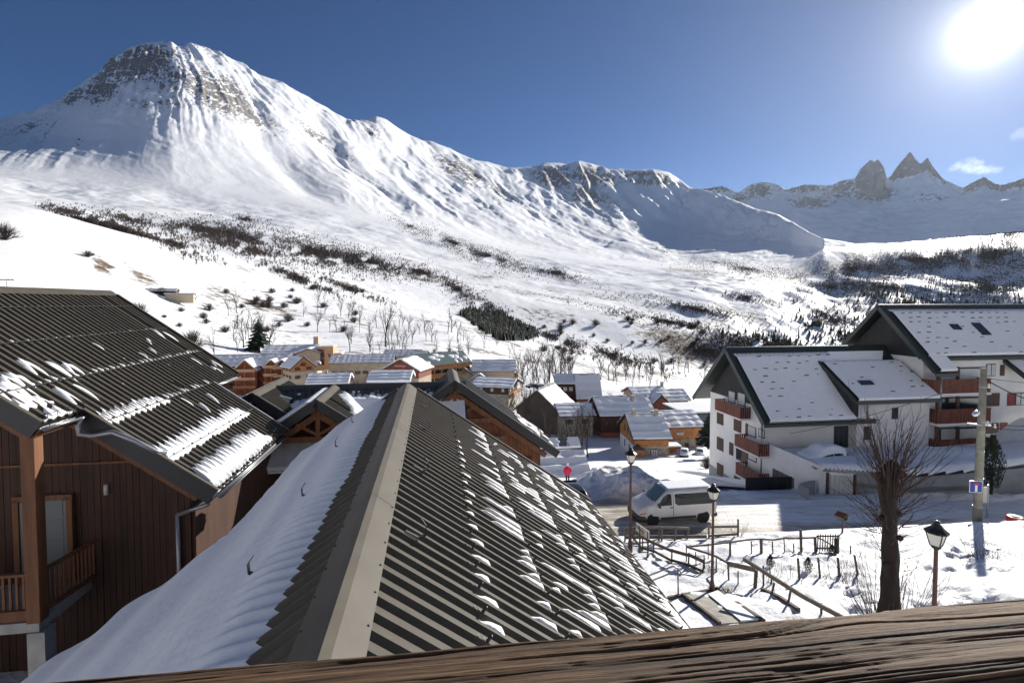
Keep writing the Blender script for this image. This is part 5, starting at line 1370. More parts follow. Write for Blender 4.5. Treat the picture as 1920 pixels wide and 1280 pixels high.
for i in range(3):
    b = MB(); b.box((-3.37, 1.8 - i * 2.2, 4.4), (.08, .8, 1.3)); b.build('window', shutter_m, r)
for i in range(2):
    b = MB(); b.box((-3.34, 1.8 - i * 3.4, 1.2), (.08, .7, 1.4)); b.build('window', glass_m, r)
b = MB(); b.prism([(-3.345, -5.7, -1), (-3.345, 5.7, -1), (-3.345, 5.7, 2.3), (-3.345, -5.7, 2.3)], (.03, 0, 0)); b.build('side_wall', render_w, r)
f = front_door(r, .5, -5.80, 0, 1.5, 1.9, shutter_m, 'door')
for i in range(3):
    b = MB(); b.box((.03 + i * .47, -5.88, 1.0), (.34, .05, 1.6)); b.build('pane', pale_panel_m, f)
b = MB(); b.box((-2.9, -6.6, 1.1), (1.6, 1.8, 2.2)); b.build('porch', lar_wood, r); b = MB(); b.prism([(-3.9, -7.7, 2.2), (-1.9, -7.7, 2.2), (-2.9, -7.7, 2.9)], (0, 2.2, 0)); b.build('porch_roof', iron_m, r)
b = MB(); b.box((4.6, -4.4, 2.35), (2.8, 2.8, .2)); b.build('canopy', snow_r, r)
for x in (3.5, 5.8):
    b = MB(); b.bar((x, -5.6, 0), (x, -5.6, 2.3), .18, .18); b.build('canopy_post', lar_wood, r)
b = MB(); b.box((4.6, -3.1, 1.1), (2.6, .15, 2.2)); b.build('porch', lar_wood, r)
r = house('larch_house', 'larch-clad house with stone ground floor and a pale name board', 1280, 843, 108, 8.2, 9.5, 5.2, .45, A0, lar_wood, stone_m, 2.2, roof=fascia_m, win='', front=True, cat='house')
b = MB(); b.box((-.6, -4.82, 3.5), (1.7, .06, .55)); b.build('sign_board', pale_panel_m, r)
f = front_door(r, .9, -4.80, .2, .8, 1.3, shutter_m, 'window')
r = house('snowy_double_house', 'double house under ribbed snow with a small red front gable', 1222, 766, 142, 9.5, 9, 3.5, .4, A0, tan_wall, front=True, roof=fascia_m, win='f', cat='house', chim=((5.2, .4),), rows=[1.6])
wing(r, 1.2, 4.2, -7.5, 0, 2.4, .95, red_wood, roofm=fascia_m)
house('right_snow_house', 'small house with banded snow roof right of the double house', 1270, 769, 144, 6.4, 8.5, 3.1, .5, A0, tan_wall, front=True, roof=fascia_m, win='f', rows=[1.4], cat='house')
house('long_shed', 'long low shed roof with stripes of snow behind the larch house', 1258, 790, 124, 8.4, 5, 1.6, .45, A0, dk_wood, roof=fascia_m, win='', cat='shed')
r = empty('blue_grey_building', at(1300, 838, 122), A0, 'modern blue-grey building with flat snowy roof beside the apartment house', 'building')
b = MB(); b.box((0, 0, 4.4), (9.2, 10, 9.6)); b.build('wall', blue_wall, r); b = MB(); b.box((-.4, -.4, 9.4), (10.8, 11.6, .3)); b.build('roof', fascia_m, r); b = MB(); b.box((-.4, -.4, 9.72), (10.4, 11.2, .34)); b.build('snow', snow_r, r)
for i in range(3):
    b = MB(); b.box((1.6 + i * 1.1, -5.05, 8.3), (.9, .1, .7)); b.build('window', glass_m, r)
# sheds near the snow heap
r = empty('corrugated_shed', at(1068, 912, 62), A0, 'low shed with corrugated roof half cleared of snow, beyond the snow heap', 'shed')
S = Slope((0, 3.4, 5.2), (1, 0, 0), (0, -1, 0), .62)
ribbed(r, S, -2.2, 2.0, 0, 5.4, grey_roof, 1.05, pitch=.22, base=.09); b = MB(); b.box((0, 1.2, 1.0), (3.8, 4, 5.0)); b.build('wall', grey_wood, r)
snow_field(r, S, lambda A, W: .12 * sstep(.05, .35, np.hypot((A + .1) / .75, (W - 1.9) / 1.7) - .85 + .3 * fbm(A / .4, W / .4, 3, 701) - .25 * sstep(.7, .2, W)) - .02, -2.2, 2.0, .05, 5.4, 90, 90)
b = MB(); b.bar((.15, 1.6, 4.1), (.15, 1.6, 5.0), .12, .12); b.build('vent_pipe', zinc_m, r)
r = house('white_annex', 'small white annex with snow roof and red shutter left of the woman in pink', 1036, 915, 49, 4.6, 5.2, 2.3, .55, A0, render_w, roof=fascia_m, win='', cat='annex', tsnow=.3)
front_door(r, .25, -2.66, 1.0, .8, .9, shutter_r, 'shutter')
# farm on the hill
g_ = ground(305, 553)
k_ = g_.y / 960
r = house('hill_farm', 'long rust-roofed farm buildings alone on the snowy hillside', 293, 551, g_.y, 70 * k_, 16 * k_, 6 * k_, .5, A0 + R(6), dk_wood, roof=mat('rust_roof', (.20, .10, .075), .7), cover=1.1, win='', cat='farm')
r = house('farm_shed', 'lower tan shed at the right end of the hill farm', 338, 555, g_.y - 4, 46 * k_, 9 * k_, 3.5 * k_, .4, A0 + R(6), beige_m, roof=MATS['rust_roof'], win='', cat='shed')
# ------------------------------------------------------------------ vehicles
car_white = mat('white_car_paint', (0.72, 0.72, 0.71), 0.28, spec=.5, var=.06, scale=2)
car_dark = mat('dark_car_paint', (0.018, 0.019, 0.024), 0.22)
car_blue = mat('dark_blue_car_paint', (0.02, 0.026, 0.045), 0.22)
car_trim = mat('grey_plastic', (0.045, 0.046, 0.05), 0.55)
tyre_m = mat('tyre', (0.016, 0.016, 0.016), 0.8)
rim_m = mat('steel_rim', (0.45, 0.46, 0.47), 0.35, 0.8)
red_l = mat('red_lamp', (0.45, 0.015, 0.012), 0.2)
clear_l = mat('clear_lamp', (0.65, 0.62, 0.58), 0.12)
orange_l = mat('orange_lamp', (0.6, 0.16, 0.03), 0.2)
tint_m = mat('tinted_glass', (0.012, 0.014, 0.016), 0.08, spec=.45)
def loft(st):
    """st: list of (x, zbot, zbelt, ztop, wsill, wbelt, wroof): body shell of rounded sections, front at low x"""
    b = MB(); n = 14
    for (x, zb, zl, zt, ws, wl_, wr) in st:
        hgt = zt - zl
        half = [(ws * .75, zb), (ws, zb + .10), (wl_ + .012, (zb + zl) * .5), (wl_, zl), (wl_ + (wr - wl_) * .62, zl + hgt * .62), (wr, zl + hgt * .90), (wr * .72, zt)]
        ring = [(y, z) for y, z in half] + [(-y, z) for y, z in reversed(half)]
        b.v += [(x, y, z) for y, z in ring]
    for i in range(len(st) - 1):
        for k in range(n):
            a, c = i * n + k, i * n + (k + 1) % n
            b.f.append([a, c, c + n, a + n]); b.m.append(0)
    b.f.append(list(range(n - 1, -1, -1))); b.f.append(list(range((len(st) - 1) * n, len(st) * n))); b.m += [0, 0]
    return b
def side_y(st, x, z):
    xs_ = [s[0] for s in st]; g = [np.interp(x, xs_, [s[k] for s in st]) for k in range(1, 7)]
    zb, zl, zt, ws, wl_, wr = g; h = zt - zl
    return float(np.interp(z, [zb, zb + .1, (zb + zl) / 2, zl, zl + .62 * h, zl + .9 * h, zt], [ws * .75, ws, wl_ + .012, wl_, wl_ + (wr - wl_) * .62, wr, wr * .72]))
def side_panel(st, poly, name, m, root, off=.012, both=True):
    for sy in ((-1, 1) if both else (-1,)):
        b = MB(); pts = []
        for i in range(len(poly)):
            (x0, z0), (x1, z1) = poly[i], poly[(i + 1) % len(poly)]
            for t in (0, .34, .67): pts.append((x0 + (x1 - x0) * t, z0 + (z1 - z0) * t))
        cx = sum(p[0] for p in pts) / len(pts); cz = sum(p[1] for p in pts) / len(pts)
        base = len(b.v); b.v += [(x, sy * (side_y(st, x, z) + off), z) for x, z in pts] + [(cx, sy * (side_y(st, cx, cz) + off), cz)]
        for i in range(len(pts)): b.f.append([base + i, base + (i + 1) % len(pts), base + len(pts)]); b.m.append(0)
        b.build(name, m, root)
def wheel(root, x, y, r, w, out):
    b = MB(); b.lathe([(r * .62, -w / 2), (r * .93, -w / 2), (r, -w * .3), (r, w * .3), (r * .93, w / 2), (r * .62, w / 2)], 20)
    o = b.build('wheel', tyre_m, root, True); o.location = (x, y, r); o.rotation_euler = (R(90), 0, 0)
    b = MB(); s = 1 if out < 0 else -1
    b.lathe([(r * .64, -w * .30), (r * .64, w * .30)], 16)
    for k in range(6):
        a = k * math.pi / 3; b.bar((0, 0, s * w * .36), (r * .56 * math.cos(a), r * .56 * math.sin(a), s * w * .36), .10 * r / .32, .03)
    b.lathe([(r * .16, s * w * .30), (r * .14, s * w * .46)], 10)
    b.build('rim', rim_m, o, False)
def vehicle(name, label, cat, loc, rz, st, paint, wheels, r, side_wins, wind, rear, glass=tint_m, roof_snow=None, hood_lamp=None, tail=None, bumper=True, trim=True, tilt=0.0, handles=(), group=None):
    root = empty(name, loc, rz, label, cat, group)
    if tilt: root.rotation_euler = (0, tilt, rz)
    o = loft(st).build('body', paint, root, True)
    m = o.modifiers.new('sub', 'SUBSURF'); m.levels = 1; m.render_levels = 1
    for x in wheels:
        for sy in (-1, 1):
            yw = side_y(st, x, r) ; wheel(root, x, sy * (yw - .10), r, .22, sy * -1)
            b = MB(); prev = None
            for k in range(11):
                a = math.pi * k / 10; p, q = (x + math.cos(a) * r * 1.16, r + math.sin(a) * r * 1.16), (x + math.cos(a) * r * 1.30, r + math.sin(a) * r * 1.30)
                if prev: b.face([(prev[0][0], sy * (yw + .03), prev[0][1]), (p[0], sy * (yw + .03), p[1]), (q[0], sy * (yw + .012), q[1]), (prev[1][0], sy * (yw + .012), prev[1][1])])
                prev = (p, q)
            b.build('wheel_arch', paint if trim == 'paint' else car_trim, root)
            b = MB(); b.lathe([(r * 1.17, 0), (r * 1.17, .01)], 18); o2 = b.build('wheel_well', tyre_m, root); o2.location = (x, sy * (yw + .016), r); o2.rotation_euler = (R(90), 0, 0)
    for p in side_wins: side_panel(st, p, 'side_window', glass, root)
    for nm, (x0, z0, x1, z1, w0, w1) in (('windscreen', wind), ('rear_window', rear)):
        b = MB(); d = Vector((z1 - z0, 0, -(x1 - x0))).normalized() * (-.055 if nm == 'windscreen' else .04)
        if d.z < 0: d = -d
        cols = 6; prev = None
        for i in range(cols + 1):
            t = i / cols * 2 - 1; bow = .05 * t * t * (1 if nm == 'windscreen' else -1)
            c = (Vector((x0 + bow, w0 * t, z0)) + d, Vector((x1 + bow, w1 * t, z1)) + d)
            if prev: b.face([prev[0], c[0], c[1], prev[1]])
            prev = c
        b.build(nm, glass_v if nm == 'windscreen' else glass, root, True)
    for (p, m_) in (hood_lamp or ()): side_panel(st, p, 'headlight', m_, root, .02)
    for (p, m_) in (tail or ()): side_panel(st, p, 'tail_light', m_, root, .02)
    for (x, z) in handles: side_panel(st, [(x - .09, z - .03), (x + .09, z - .03), (x + .09, z + .03), (x - .09, z + .03)], 'door_handle', car_trim, root, .03)
    return root
glass_v = mat('windscreen_glass', (0.10, 0.16, 0.17), 0.06, spec=.9)
VAN = [(-2.36, .34, .62, .70, .62, .62, .5), (-2.30, .28, .72, .86, .80, .78, .66), (-2.05, .24, .86, 1.02, .92, .90, .80), (-1.65, .24, 1.02, 1.17, .95, .945, .84), (-1.42, .24, 1.07, 1.24, .95, .95, .85), (-.95, .24, 1.08, 1.66, .95, .95, .82), (-.62, .24, 1.08, 1.90, .95, .95, .80), (-.30, .24, 1.08, 1.95, .95, .95, .80), (.6, .24, 1.08, 1.97, .95, .95, .80), (1.6, .24, 1.08, 1.96, .95, .95, .80), (2.25, .26, 1.08, 1.93, .94, .94, .78), (2.38, .34, 1.05, 1.84, .90, .90, .74), (2.42, .42, 1.0, 1.70, .86, .86, .70)]
vl = uv(28.0, 13.75); vz = gz(vl.x, vl.y)
van = vehicle('parked_van', 'white passenger van with tinted windows parked in the street', 'van', (vl.x, vl.y, vz - .02), AX, VAN, car_white, (-1.52, 1.55), .33,
   [[(-1.20, 1.12), (-.38, 1.12), (-.38, 1.72), (-.60, 1.74), (-.92, 1.52)], [(-.18, 1.22), (-.02, 1.10), (2.18, 1.10), (2.18, 1.72), (-.18, 1.72)]],
   (-1.40, 1.22, -.64, 1.88, .80, .68), (2.43, 1.08, 2.30, 1.80, .72, .66), hood_lamp=(([(-2.28, .70), (-1.98, .92), (-1.80, .98), (-1.86, .84), (-2.12, .72)], clear_l), ([(-2.27, .66), (-1.92, .80), (-1.92, .74), (-2.22, .62)], orange_l)),
   tail=(([(2.36, .75), (2.39, .75), (2.39, 1.5), (2.36, 1.5)], red_l),), trim='paint', handles=((-.42, 1.0),))
side_panel(VAN, [(-1.05, .30), (1.1, .30), (1.1, .47), (-1.05, .47)], 'side_moulding', car_trim, van, .02)
b = MB()
for sy in (-1, 1): pass
FB = [(-2.40, .22, .40, .56, .60, .60, .5), (-2.34, .20, .42, .62, .84, .82, .74), (-2.02, .20, .44, .58, .965, .965, .9), (-1.88, .22, .40, .50, .965, .965, .9)]
loft(FB).build('bumper', car_trim, van, True)
RB = [(2.2, .24, .40, .52, .955, .955, .9), (2.40, .24, .42, .54, .93, .93, .85), (2.47, .28, .42, .52, .86, .86, .8)]
loft(RB).build('bumper', car_trim, van, True)
for sy in (-1, 1):
    b = MB(); b.box((-1.18, sy * 1.08, 1.20), (.12, .20, .26)); bevel(b.build('mirror', car_trim, van), .03)
side_panel(VAN, [(-.30, .50), (-.27, .50), (-.27, 1.74), (-.30, 1.74)], 'door_gap', car_trim, van, .006)
for i in range(2):
    b = MB(); b.bar((-1.45 + .1 * i, -.55 + i * .75, 1.27), (-1.12, -.1 + i * .7, 1.52), .02, .02); b.build('wiper', car_trim, van)
b = MB(); b.prism([(-.5, -.62, 1.945), (2.2, -.62, 1.945), (2.2, .62, 1.945), (-.5, .62, 1.945)], (0, 0, .05)); o = bevel(b.build('snow', snow_m, van), .03); o['kind'] = 'stuff'
SED = [(-2.05, .30, .55, .62, .60, .60, .5), (-1.98, .24, .62, .72, .78, .76, .62), (-1.5, .22, .74, .86, .84, .83, .70), (-.95, .22, .82, .95, .85, .84, .70), (-.40, .22, .85, 1.34, .85, .84, .62), (.2, .22, .86, 1.45, .85, .84, .62), (.9, .22, .86, 1.43, .85, .84, .62), (1.5, .22, .86, 1.28, .85, .83, .60), (1.95, .26, .80, .98, .80, .78, .62), (2.05, .34, .72, .86, .70, .68, .55)]
def small_car(label, px, py, Yd, rz, paint, loc=None, snow=.0, name='parked_car', group=None):
    p = at(px, py, Yd) if loc is None else loc
    c = vehicle(name, label, 'car', p, rz, SED, paint, (-1.28, 1.28), .31, [[(-.78, .90), (.30, .90), (.30, 1.34), (-.30, 1.30)], [(.38, .90), (1.35, .90), (1.1, 1.28), (.38, 1.34)]], (-.98, .95, -.38, 1.36, .66, .52), (1.92, .98, 1.42, 1.34, .64, .52), trim='paint',
        hood_lamp=(([(-1.98, .56), (-1.75, .70), (-1.6, .72), (-1.7, .58)], clear_l),), tail=(([(1.85, .62), (2.03, .62), (1.98, .84), (1.80, .86)], red_l),), handles=((.22, .78),), group=group)
    if snow:
        S_ = []
        for s in SED[1:-1]:
            x, zb, zl, zt, ws, wl_, wr = s; S_.append((x * 1.02, zl - .15, zl + .02, zt + snow, wl_ * .95, wl_ * .97, wr * 1.05))
        o = loft(S_).build('snow', snow_m, c, True); o.modifiers.new('sub', 'SUBSURF').levels = 1; o['kind'] = 'stuff'
    return c
small_car('dark car with snowy roof, left of two beside the stone chalet', 1283, 855, 99, AX + R(62), car_dark, snow=.05)
small_car('dark car nearest the apartment house, parked by the larch house', 1312, 854, 101, AX + R(62), car_dark, snow=.04)
p = uv(36.3, 30.6, -12.95); small_car('snow covered car on the terrace behind the garage', 0, 0, 0, AX + R(8), car_dark, loc=p, snow=.24)
p = uv(31.9, 8.75); small_car('dark estate car with red tail light half hidden by the middle roof', 0, 0, 0, AX - R(90), car_blue, loc=(p.x, p.y, gz(p.x, p.y) - .03))
small_car('dark car under the bare trees behind the brown barn', 998, 727, 150, AX + R(10), car_dark, snow=.05)
small_car('pale car beside the dark car behind the brown barn', 1010, 728, 153, AX + R(25), car_white, snow=.06)
small_car('small car parked before the hotel terrace wall', 592, 684, 205, AX, car_white, snow=.1)

# ------------------------------------------------------------------ woman in pink
wp = at(1064, 911, 41.5); wp.z = max(wp.z, gz(wp.x, wp.y))
per = empty('person', wp, AX, 'person in bright pink jacket, black trousers and white hat walking away', 'person')
sk = bpy.data.meshes.new('body')
J = [(0, 0, .88), (0, -.01, 1.10), (0, 0, 1.34), (0, .01, 1.46), (0, .015, 1.60), (.10, 0, .84), (.11, .05, .46), (.11, .02, .07), (.11, .16, .04), (-.10, 0, .84), (-.11, -.08, .46), (-.11, -.16, .10), (-.11, -.02, .05), (.19, 0, 1.36), (.27, -.02, 1.10), (.24, .14, .90), (-.19, 0, 1.36), (-.27, .02, 1.10), (-.24, .16, .92)]
E = [(0, 1), (1, 2), (2, 3), (3, 4), (0, 5), (5, 6), (6, 7), (7, 8), (0, 9), (9, 10), (10, 11), (11, 12), (2, 13), (13, 14), (14, 15), (2, 16), (16, 17), (17, 18)]
RD = [.15, .14, .16, .06, .085, .10, .07, .05, .045, .10, .07, .05, .045, .075, .055, .04, .075, .055, .04]
sk.from_pydata(J, E, []); sk.materials.append(mat('black_trousers', (.02, .02, .024), .8))
bo = link(bpy.data.objects.new('body', sk), per)
bo.modifiers.new('skin', 'SKIN'); sv = sk.skin_vertices[0].data if sk.skin_vertices else None
if sv is None:
    bo.data.update(); 
for i, r_ in enumerate(RD):
    bo.data.skin_vertices[0].data[i].radius = (r_, r_)
bo.data.skin_vertices[0].data[0].use_root = True
bo.modifiers.new('sub', 'SUBSURF').levels = 1
pink = mat('pink_jacket', (.62, .02, .09), .7, var=.2, scale=9)
b = MB(); b.lathe([(.24, .80), (.25, .90), (.22, 1.10), (.235, 1.30), (.19, 1.42), (.09, 1.50), (.10, 1.54)], 12)
b.v = [(x, y * .72, z) for x, y, z in b.v]
for s in (-1, 1): b.tube([(s * .17, 0, 1.40), (s * .27, -.01, 1.24), (s * .30, 0, 1.06), (s * .25, .14, .92)], [.085, .085, .075, .06], 8)
b.build('jacket', pink, per, True)
b = MB(); b.lathe([(.105, 1.57), (.115, 1.62), (.10, 1.70), (.05, 1.755), (.045, 1.80), (.02, 1.83)], 12); b.build('hat', mat('white_wool', (.75, .75, .75), .9), per, True)

# ------------------------------------------------------------------ street lamps
post_m = mat('rust_brown_paint', (0.085, 0.030, 0.022), 0.5, var=.25, scale=6)
lglass = mat('frosted_lamp_glass', (0.72, 0.70, 0.62), 0.2)
def lamp_proto():
    root = empty('street_lamp')
    H = 3.5
    b = MB(); b.lathe([(.10, -.3), (.10, .25), (.065, .45), (.058, .5), (.052, 1.6), (.042, H - .06), (.055, H - .03), (.03, H)], 12); b.build('post', post_m, root, True)
    b = MB(); b.lathe([(.10, H), (.10, H + .035), (.06, H + .05)], 12); b.build('lantern_base', iron_m, root)
    hw0, hw1, hh = .09, .158, .31
    z0, z1 = H + .05, H + .05 + hh
    lan = MB()
    for k in range(4):
        a = k * math.pi / 2 + math.pi / 4; c = k * math.pi / 2 + 3 * math.pi / 4
        lan.bar((math.cos(a) * hw0 * 1.41, math.sin(a) * hw0 * 1.41, z0), (math.cos(a) * hw1 * 1.41, math.sin(a) * hw1 * 1.41, z1), .018, .018)
        for zz, ww in ((z0, hw0), (z1, hw1)): lan.bar((math.cos(a) * ww * 1.41, math.sin(a) * ww * 1.41, zz), (math.cos(c) * ww * 1.41, math.sin(c) * ww * 1.41, zz), .018, .018)
    fr_ = lan.build('lantern_frame', iron_m, root)
    for k in range(4):
        a = k * math.pi / 2 + math.pi / 4; c = k * math.pi / 2 + 3 * math.pi / 4; b = MB(); f0, f1 = hw0 * 1.36, hw1 * 1.36
        b.face([(math.cos(a) * f0, math.sin(a) * f0, z0 + .01), (math.cos(c) * f0, math.sin(c) * f0, z0 + .01), (math.cos(c) * f1, math.sin(c) * f1, z1 - .01), (math.cos(a) * f1, math.sin(a) * f1, z1 - .01)]); b.build('pane', lglass, fr_)
    b = MB(); b.lathe([(hw1 * 1.52, z1), (hw1 * 1.50, z1 + .03), (.125, z1 + .12), (.08, z1 + .19), (.06, z1 + .20), (.06, z1 + .23), (.08, z1 + .24), (.07, z1 + .26), (.02, z1 + .28)], 8); c = b.build('lantern_cap', iron_m, root); c.rotation_euler = (0, 0, R(22.5))
    return root
lp = lamp_proto()
LH = 4.14
for i, (px, base, top, Yd, lab) in enumerate(((1183, 1030, 838, 22.7, 'farthest street lamp, a lantern on a rusty brown post left of the van'), (1338, 1105, 906, 17.75, 'street lamp with lantern head in front of the van rear'), (1757, 0, 975, 11.2, 'nearest street lamp, large lantern right of the pollarded tree'))):
    o = lp if i == 0 else copy_tree(lp)
    t_ = at(px, top, Yd); g_ = gz(t_.x, t_.y); s_ = (t_.z - g_) / LH
    o.location = (t_.x, t_.y, g_); o.scale = (max(.8, min(1.15, s_)),) * 2 + (s_,); o.rotation_euler = (0, 0, AX + R(12 * i))
    tag(o, lab, 'street lamp', 'lantern street lamps')

# ------------------------------------------------------------------ utility pole, wires, signs
pp = at(1832, 970, 28.6); pp.z = gz(pp.x, pp.y) - .1
top_ = at(1838, 690, 28.6)
pole = empty('utility_pole', pp, AX, 'tall grey utility pole with wires beside the apartment balconies', 'utility pole')
Hp = top_.z - pp.z
pole_m = mat('pole_concrete', (.26, .25, .20), .85, var=.25, scale=3)
b = MB(); b.tube([(0, 0, -.5), (0.04, 0, Hp * .5), (.10, 0, Hp)], [.22, .19, .155], 10); b.build('shaft', pole_m, pole, True)
for z_ in (.12, .30, .47, .60, .66, .88): 
    b = MB(); b.lathe([(.235 - .07 * z_, -.03), (.235 - .07 * z_, .03)], 10, (.10 * z_, 0, Hp * z_)); b.build('band', zinc_m, pole)
b = MB(); b.bar((-.95, -.1, Hp * .655), (.55, -.1, Hp * .635), .09, .09); b.build('cross_arm', zinc_m, pole)
for x, z_ in ((.35, .64), (.85, .62), (.35, .875)):
    b = MB(); b.lathe([(.05, 0), (.08, .06), (.04, .12), (.07, .18), (.03, .24)], 8, (x, -.1, Hp * z_)); b.build('insulator', lglass, pole, True)
b = MB(); b.tube([(0, 0, Hp * .80), (-.45, -.25, Hp * .74)], .03); b.build('lamp_arm', zinc_m, pole)
b = MB(); b.lathe([(.03, -.32), (.13, -.18), (.15, .1), (.08, .30), (.03, .34)], 8); o = b.build('lamp_head', mat('bright_metal', (.75, .77, .78), .25, .5), pole, True); o.location = (-.75, -.35, Hp * .725); o.rotation_euler = (0, R(75), R(20))
def wire(label, a, b_, sag, r=.016, n=14):
    a, b_ = Vector(a), Vector(b_); m = MB()
    m.tube([a.lerp(b_, i / n) - Vector((0, 0, sag * 4 * (i / n) * (1 - i / n))) for i in range(n + 1)], r, 5)
    o = m.build('overhead_wire', iron_m); tag(o, label, 'wire', 'overhead wires'); return o
Y0 = 28.6
wire('thick drooping wire leaving the pole top to the right', at(1842, 707, Y0), at(1990, 765, 26), .25, .028)
wire('thin upper wire running right from the pole top', at(1842, 707, Y0), at(1990, 720, 30), .1)
wire('lower wire running right from the cross arm', at(1862, 803, Y0), at(1990, 806, 27), .05)
wire('middle wire running right from the cross arm', at(1846, 795, Y0), at(1990, 798, 27), .05)
wire('wire crossing in front of the snowy apartment roof', at(1835, 712, Y0), at(1240, 800, 70), 2.4, .02, 24)
blue_s = mat('sign_blue', (.01, .035, .30), .4); white_s = mat('sign_white', (.8, .8, .8), .4); red_s = mat('sign_red', (.55, .02, .02), .4)
sg = empty('dead_end_sign', at(1829.5, 912, 28.2), AX - R(14), 'blue square dead end sign on the utility pole', 'sign')
b = MB(); b.box((0, 0, 0), (.66, .03, .66)); b.build('plate', white_s, sg)
b = MB(); b.box((0, -.02, 0), (.60, .02, .60)); b.build('field', blue_s, sg)
b = MB(); b.box((0, -.036, -.07), (.12, .012, .38)); b.build('stem', white_s, sg)
b = MB(); b.box((0, -.038, .15), (.26, .012, .12)); b.build('bar', red_s, sg)
bd = empty('notice_board', at(1845.5, 943, 29.6), AX, 'small white notice board on a post behind the utility pole', 'sign')
b = MB(); b.box((0, 0, .50), (.34, .03, .95)); b.build('plate', mat('dull_board', (.5, .5, .45), .6), bd); b = MB(); b.bar((.22, .0, -.9), (.22, 0, 1.1), .05, .05); b.build('post', zinc_m, bd)
# name board by the fence
s0 = gpix(1199, 1030); s1 = gpix(1217, 1036)
Ys = s0.y
sb = empty('name_board', s0, 0, 'white lettered name board slanting on two posts by the garden fence', 'sign')
a0, a1 = at(1192.5, 979, Ys) - s0, at(1216.5, 996, Ys - 1.2) - s0
d_ = (a1 - a0).normalized(); nrm_ = Vector((d_.y, -d_.x, 0)).normalized()
hgt = Vector((0, 0, -.34))
b = MB(); b.prism([a0, a1, a1 + hgt, a0 + hgt], nrm_ * -.03); b.build('board', mat('old_white_board', (.62, .60, .55), .7, var=.2, scale=4), sb)
for q in (.35, .97):
    c = a0.lerp(a1, q); b = MB(); b.bar(Vector((c.x, c.y + .06, -.2)), c + Vector((0, .06, -.05)), .06, .06); b.build('post', old_wood, sb)
def text_mesh(txt, size, m, parent, loc, ux, uz, name):
    cu = bpy.data.curves.new(name, 'FONT'); cu.body = txt; cu.size = size; cu.extrude = .004
    t = bpy.data.objects.new(name, cu); COL.objects.link(t)
    me_ = bpy.data.meshes.new_from_object(t.evaluated_get(bpy.context.evaluated_depsgraph_get())); bpy.data.objects.remove(t)
    me_.materials.clear(); me_.materials.append(m)
    o = bpy.data.objects.new(name, me_); link(o, parent)
    ux = Vector(ux).normalized(); uz = Vector(uz).normalized(); un = ux.cross(uz)
    mtx = Matrix((( ux.x, uz.x, un.x, loc[0]), (ux.y, uz.y, un.y, loc[1]), (ux.z, uz.z, un.z, loc[2]), (0, 0, 0, 1))); o.matrix_local = mtx
    return o
text_mesh('Couveuse', .21, car_trim, sb, a0 + d_ * .05 + Vector((0, 0, -.19)) + nrm_ * .012, d_, (0, 0, 1), 'lettering')
text_mesh('de la neige', .11, mat('faded_ochre', (.38, .28, .16), .7), sb, a0 + d_ * .30 + Vector((0, 0, -.31)) + nrm_ * .012, d_, (0, 0, 1), 'lettering')
# red and white marker in the snow, bird house
g_ = gpix(1903, 976)
rb = empty('red_tub', g_, .3, 'red plastic tub half buried in snow near the right edge', 'tub')
b = MB(); b.lathe([(.36, -.1), (.40, .18), (.36, .24), (.30, .25)], 14); b.build('tub_shell', mat('red_plastic', (.60, .035, .03), .45), rb, True)
b = MB(); b.lathe([(.30, .22), (.2, .29), (.05, .31)], 12); b.build('snow', snow_m, rb, True)
g_ = gpix(1579.5, 997)
bh = empty('bird_house', g_, AX + R(15), 'little bird house with brown roof on a post beside the street', 'bird house')
b = MB(); b.bar((0, 0, -.2), (0, 0, .62), .07, .07); b.build('post', post_m, bh)
b = MB(); b.box((0, 0, .66), (.42, .32, .05)); b.box((-.18, 0, .77), (.04, .28, .2)); b.box((.18, 0, .77), (.04, .28, .2)); b.box((0, .12, .77), (.36, .03, .2)); b.build('feeder_box', mat('green_board', (.08, .16, .12), .7), bh)
b = MB(); b.prism([(-.32, -.26, .85), (0, -.26, 1.03), (.32, -.26, .85), (.30, -.26, .82), (0, -.26, .99), (-.30, -.26, .82)], (0, .52, 0)); b.build('roof', plank_r, bh)

# ------------------------------------------------------------------ fences
def fpost(root, px, pyb, pyt, w=.09, m=None, lean=0.0, Y=None):
    g = gpix(px, pyb) if Y is None else at(px, pyb, Y)
    t = at(px + lean, pyt, g.y)
    b = MB(); o = root.location; b.bar(g - o + Vector((0, 0, -.25)), t - o, w * .8, w * .65); b.build('post', m or old_wood, root)
    return g, t
def frail(root, a, c, w=.05, h=.11, m=None, name='rail'):
    o = root.location; b = MB(); b.bar(Vector(a) - o, Vector(c) - o, w, h); b.build(name, m or grey_wood, root)
f1_ = empty('street_fence', gpix(1235, 1010), 0, 'grey two-rail fence along the street in front of the van', 'fence')
ps = [fpost(f1_, x, y, t, .10, grey_wood, l) for x, y, t, l in ((1171, 1015, 990, 2), (1235, 1013, 988, 2), (1240.5, 1014, 987, 1), (1264, 1014, 989, 4), (1287, 1010, 990, 5))]
for k in (0, 1, 3):
    a, c = ps[k], ps[{0: 1, 1: 3, 3: 4}[k]]
    frail(f1_, a[1], c[1], .05, .10); 
frail(f1_, ps[0][0] + Vector((0, 0, .22)), gpix(1325, 1010) + Vector((0, 0, .12)), .06, .16)
f2_ = empty('short_fence', gpix(1357, 1008), 0, 'short two-rail fence piece beside the dry bush at the street', 'fence')
a, c = fpost(f2_, 1329, 1008, 978, .09, grey_wood), fpost(f2_, 1384, 1005, 973, .10, grey_wood)
frail(f2_, a[0] + Vector((0, 0, .55)), c[0] + Vector((0, 0, .50))); frail(f2_, a[0] + Vector((0, 0, .1)), c[0] + Vector((0, 0, .12)))
f3_ = empty('path_fence', gpix(1255, 1050), 0, 'weathered fence running down the path from the name board', 'fence')
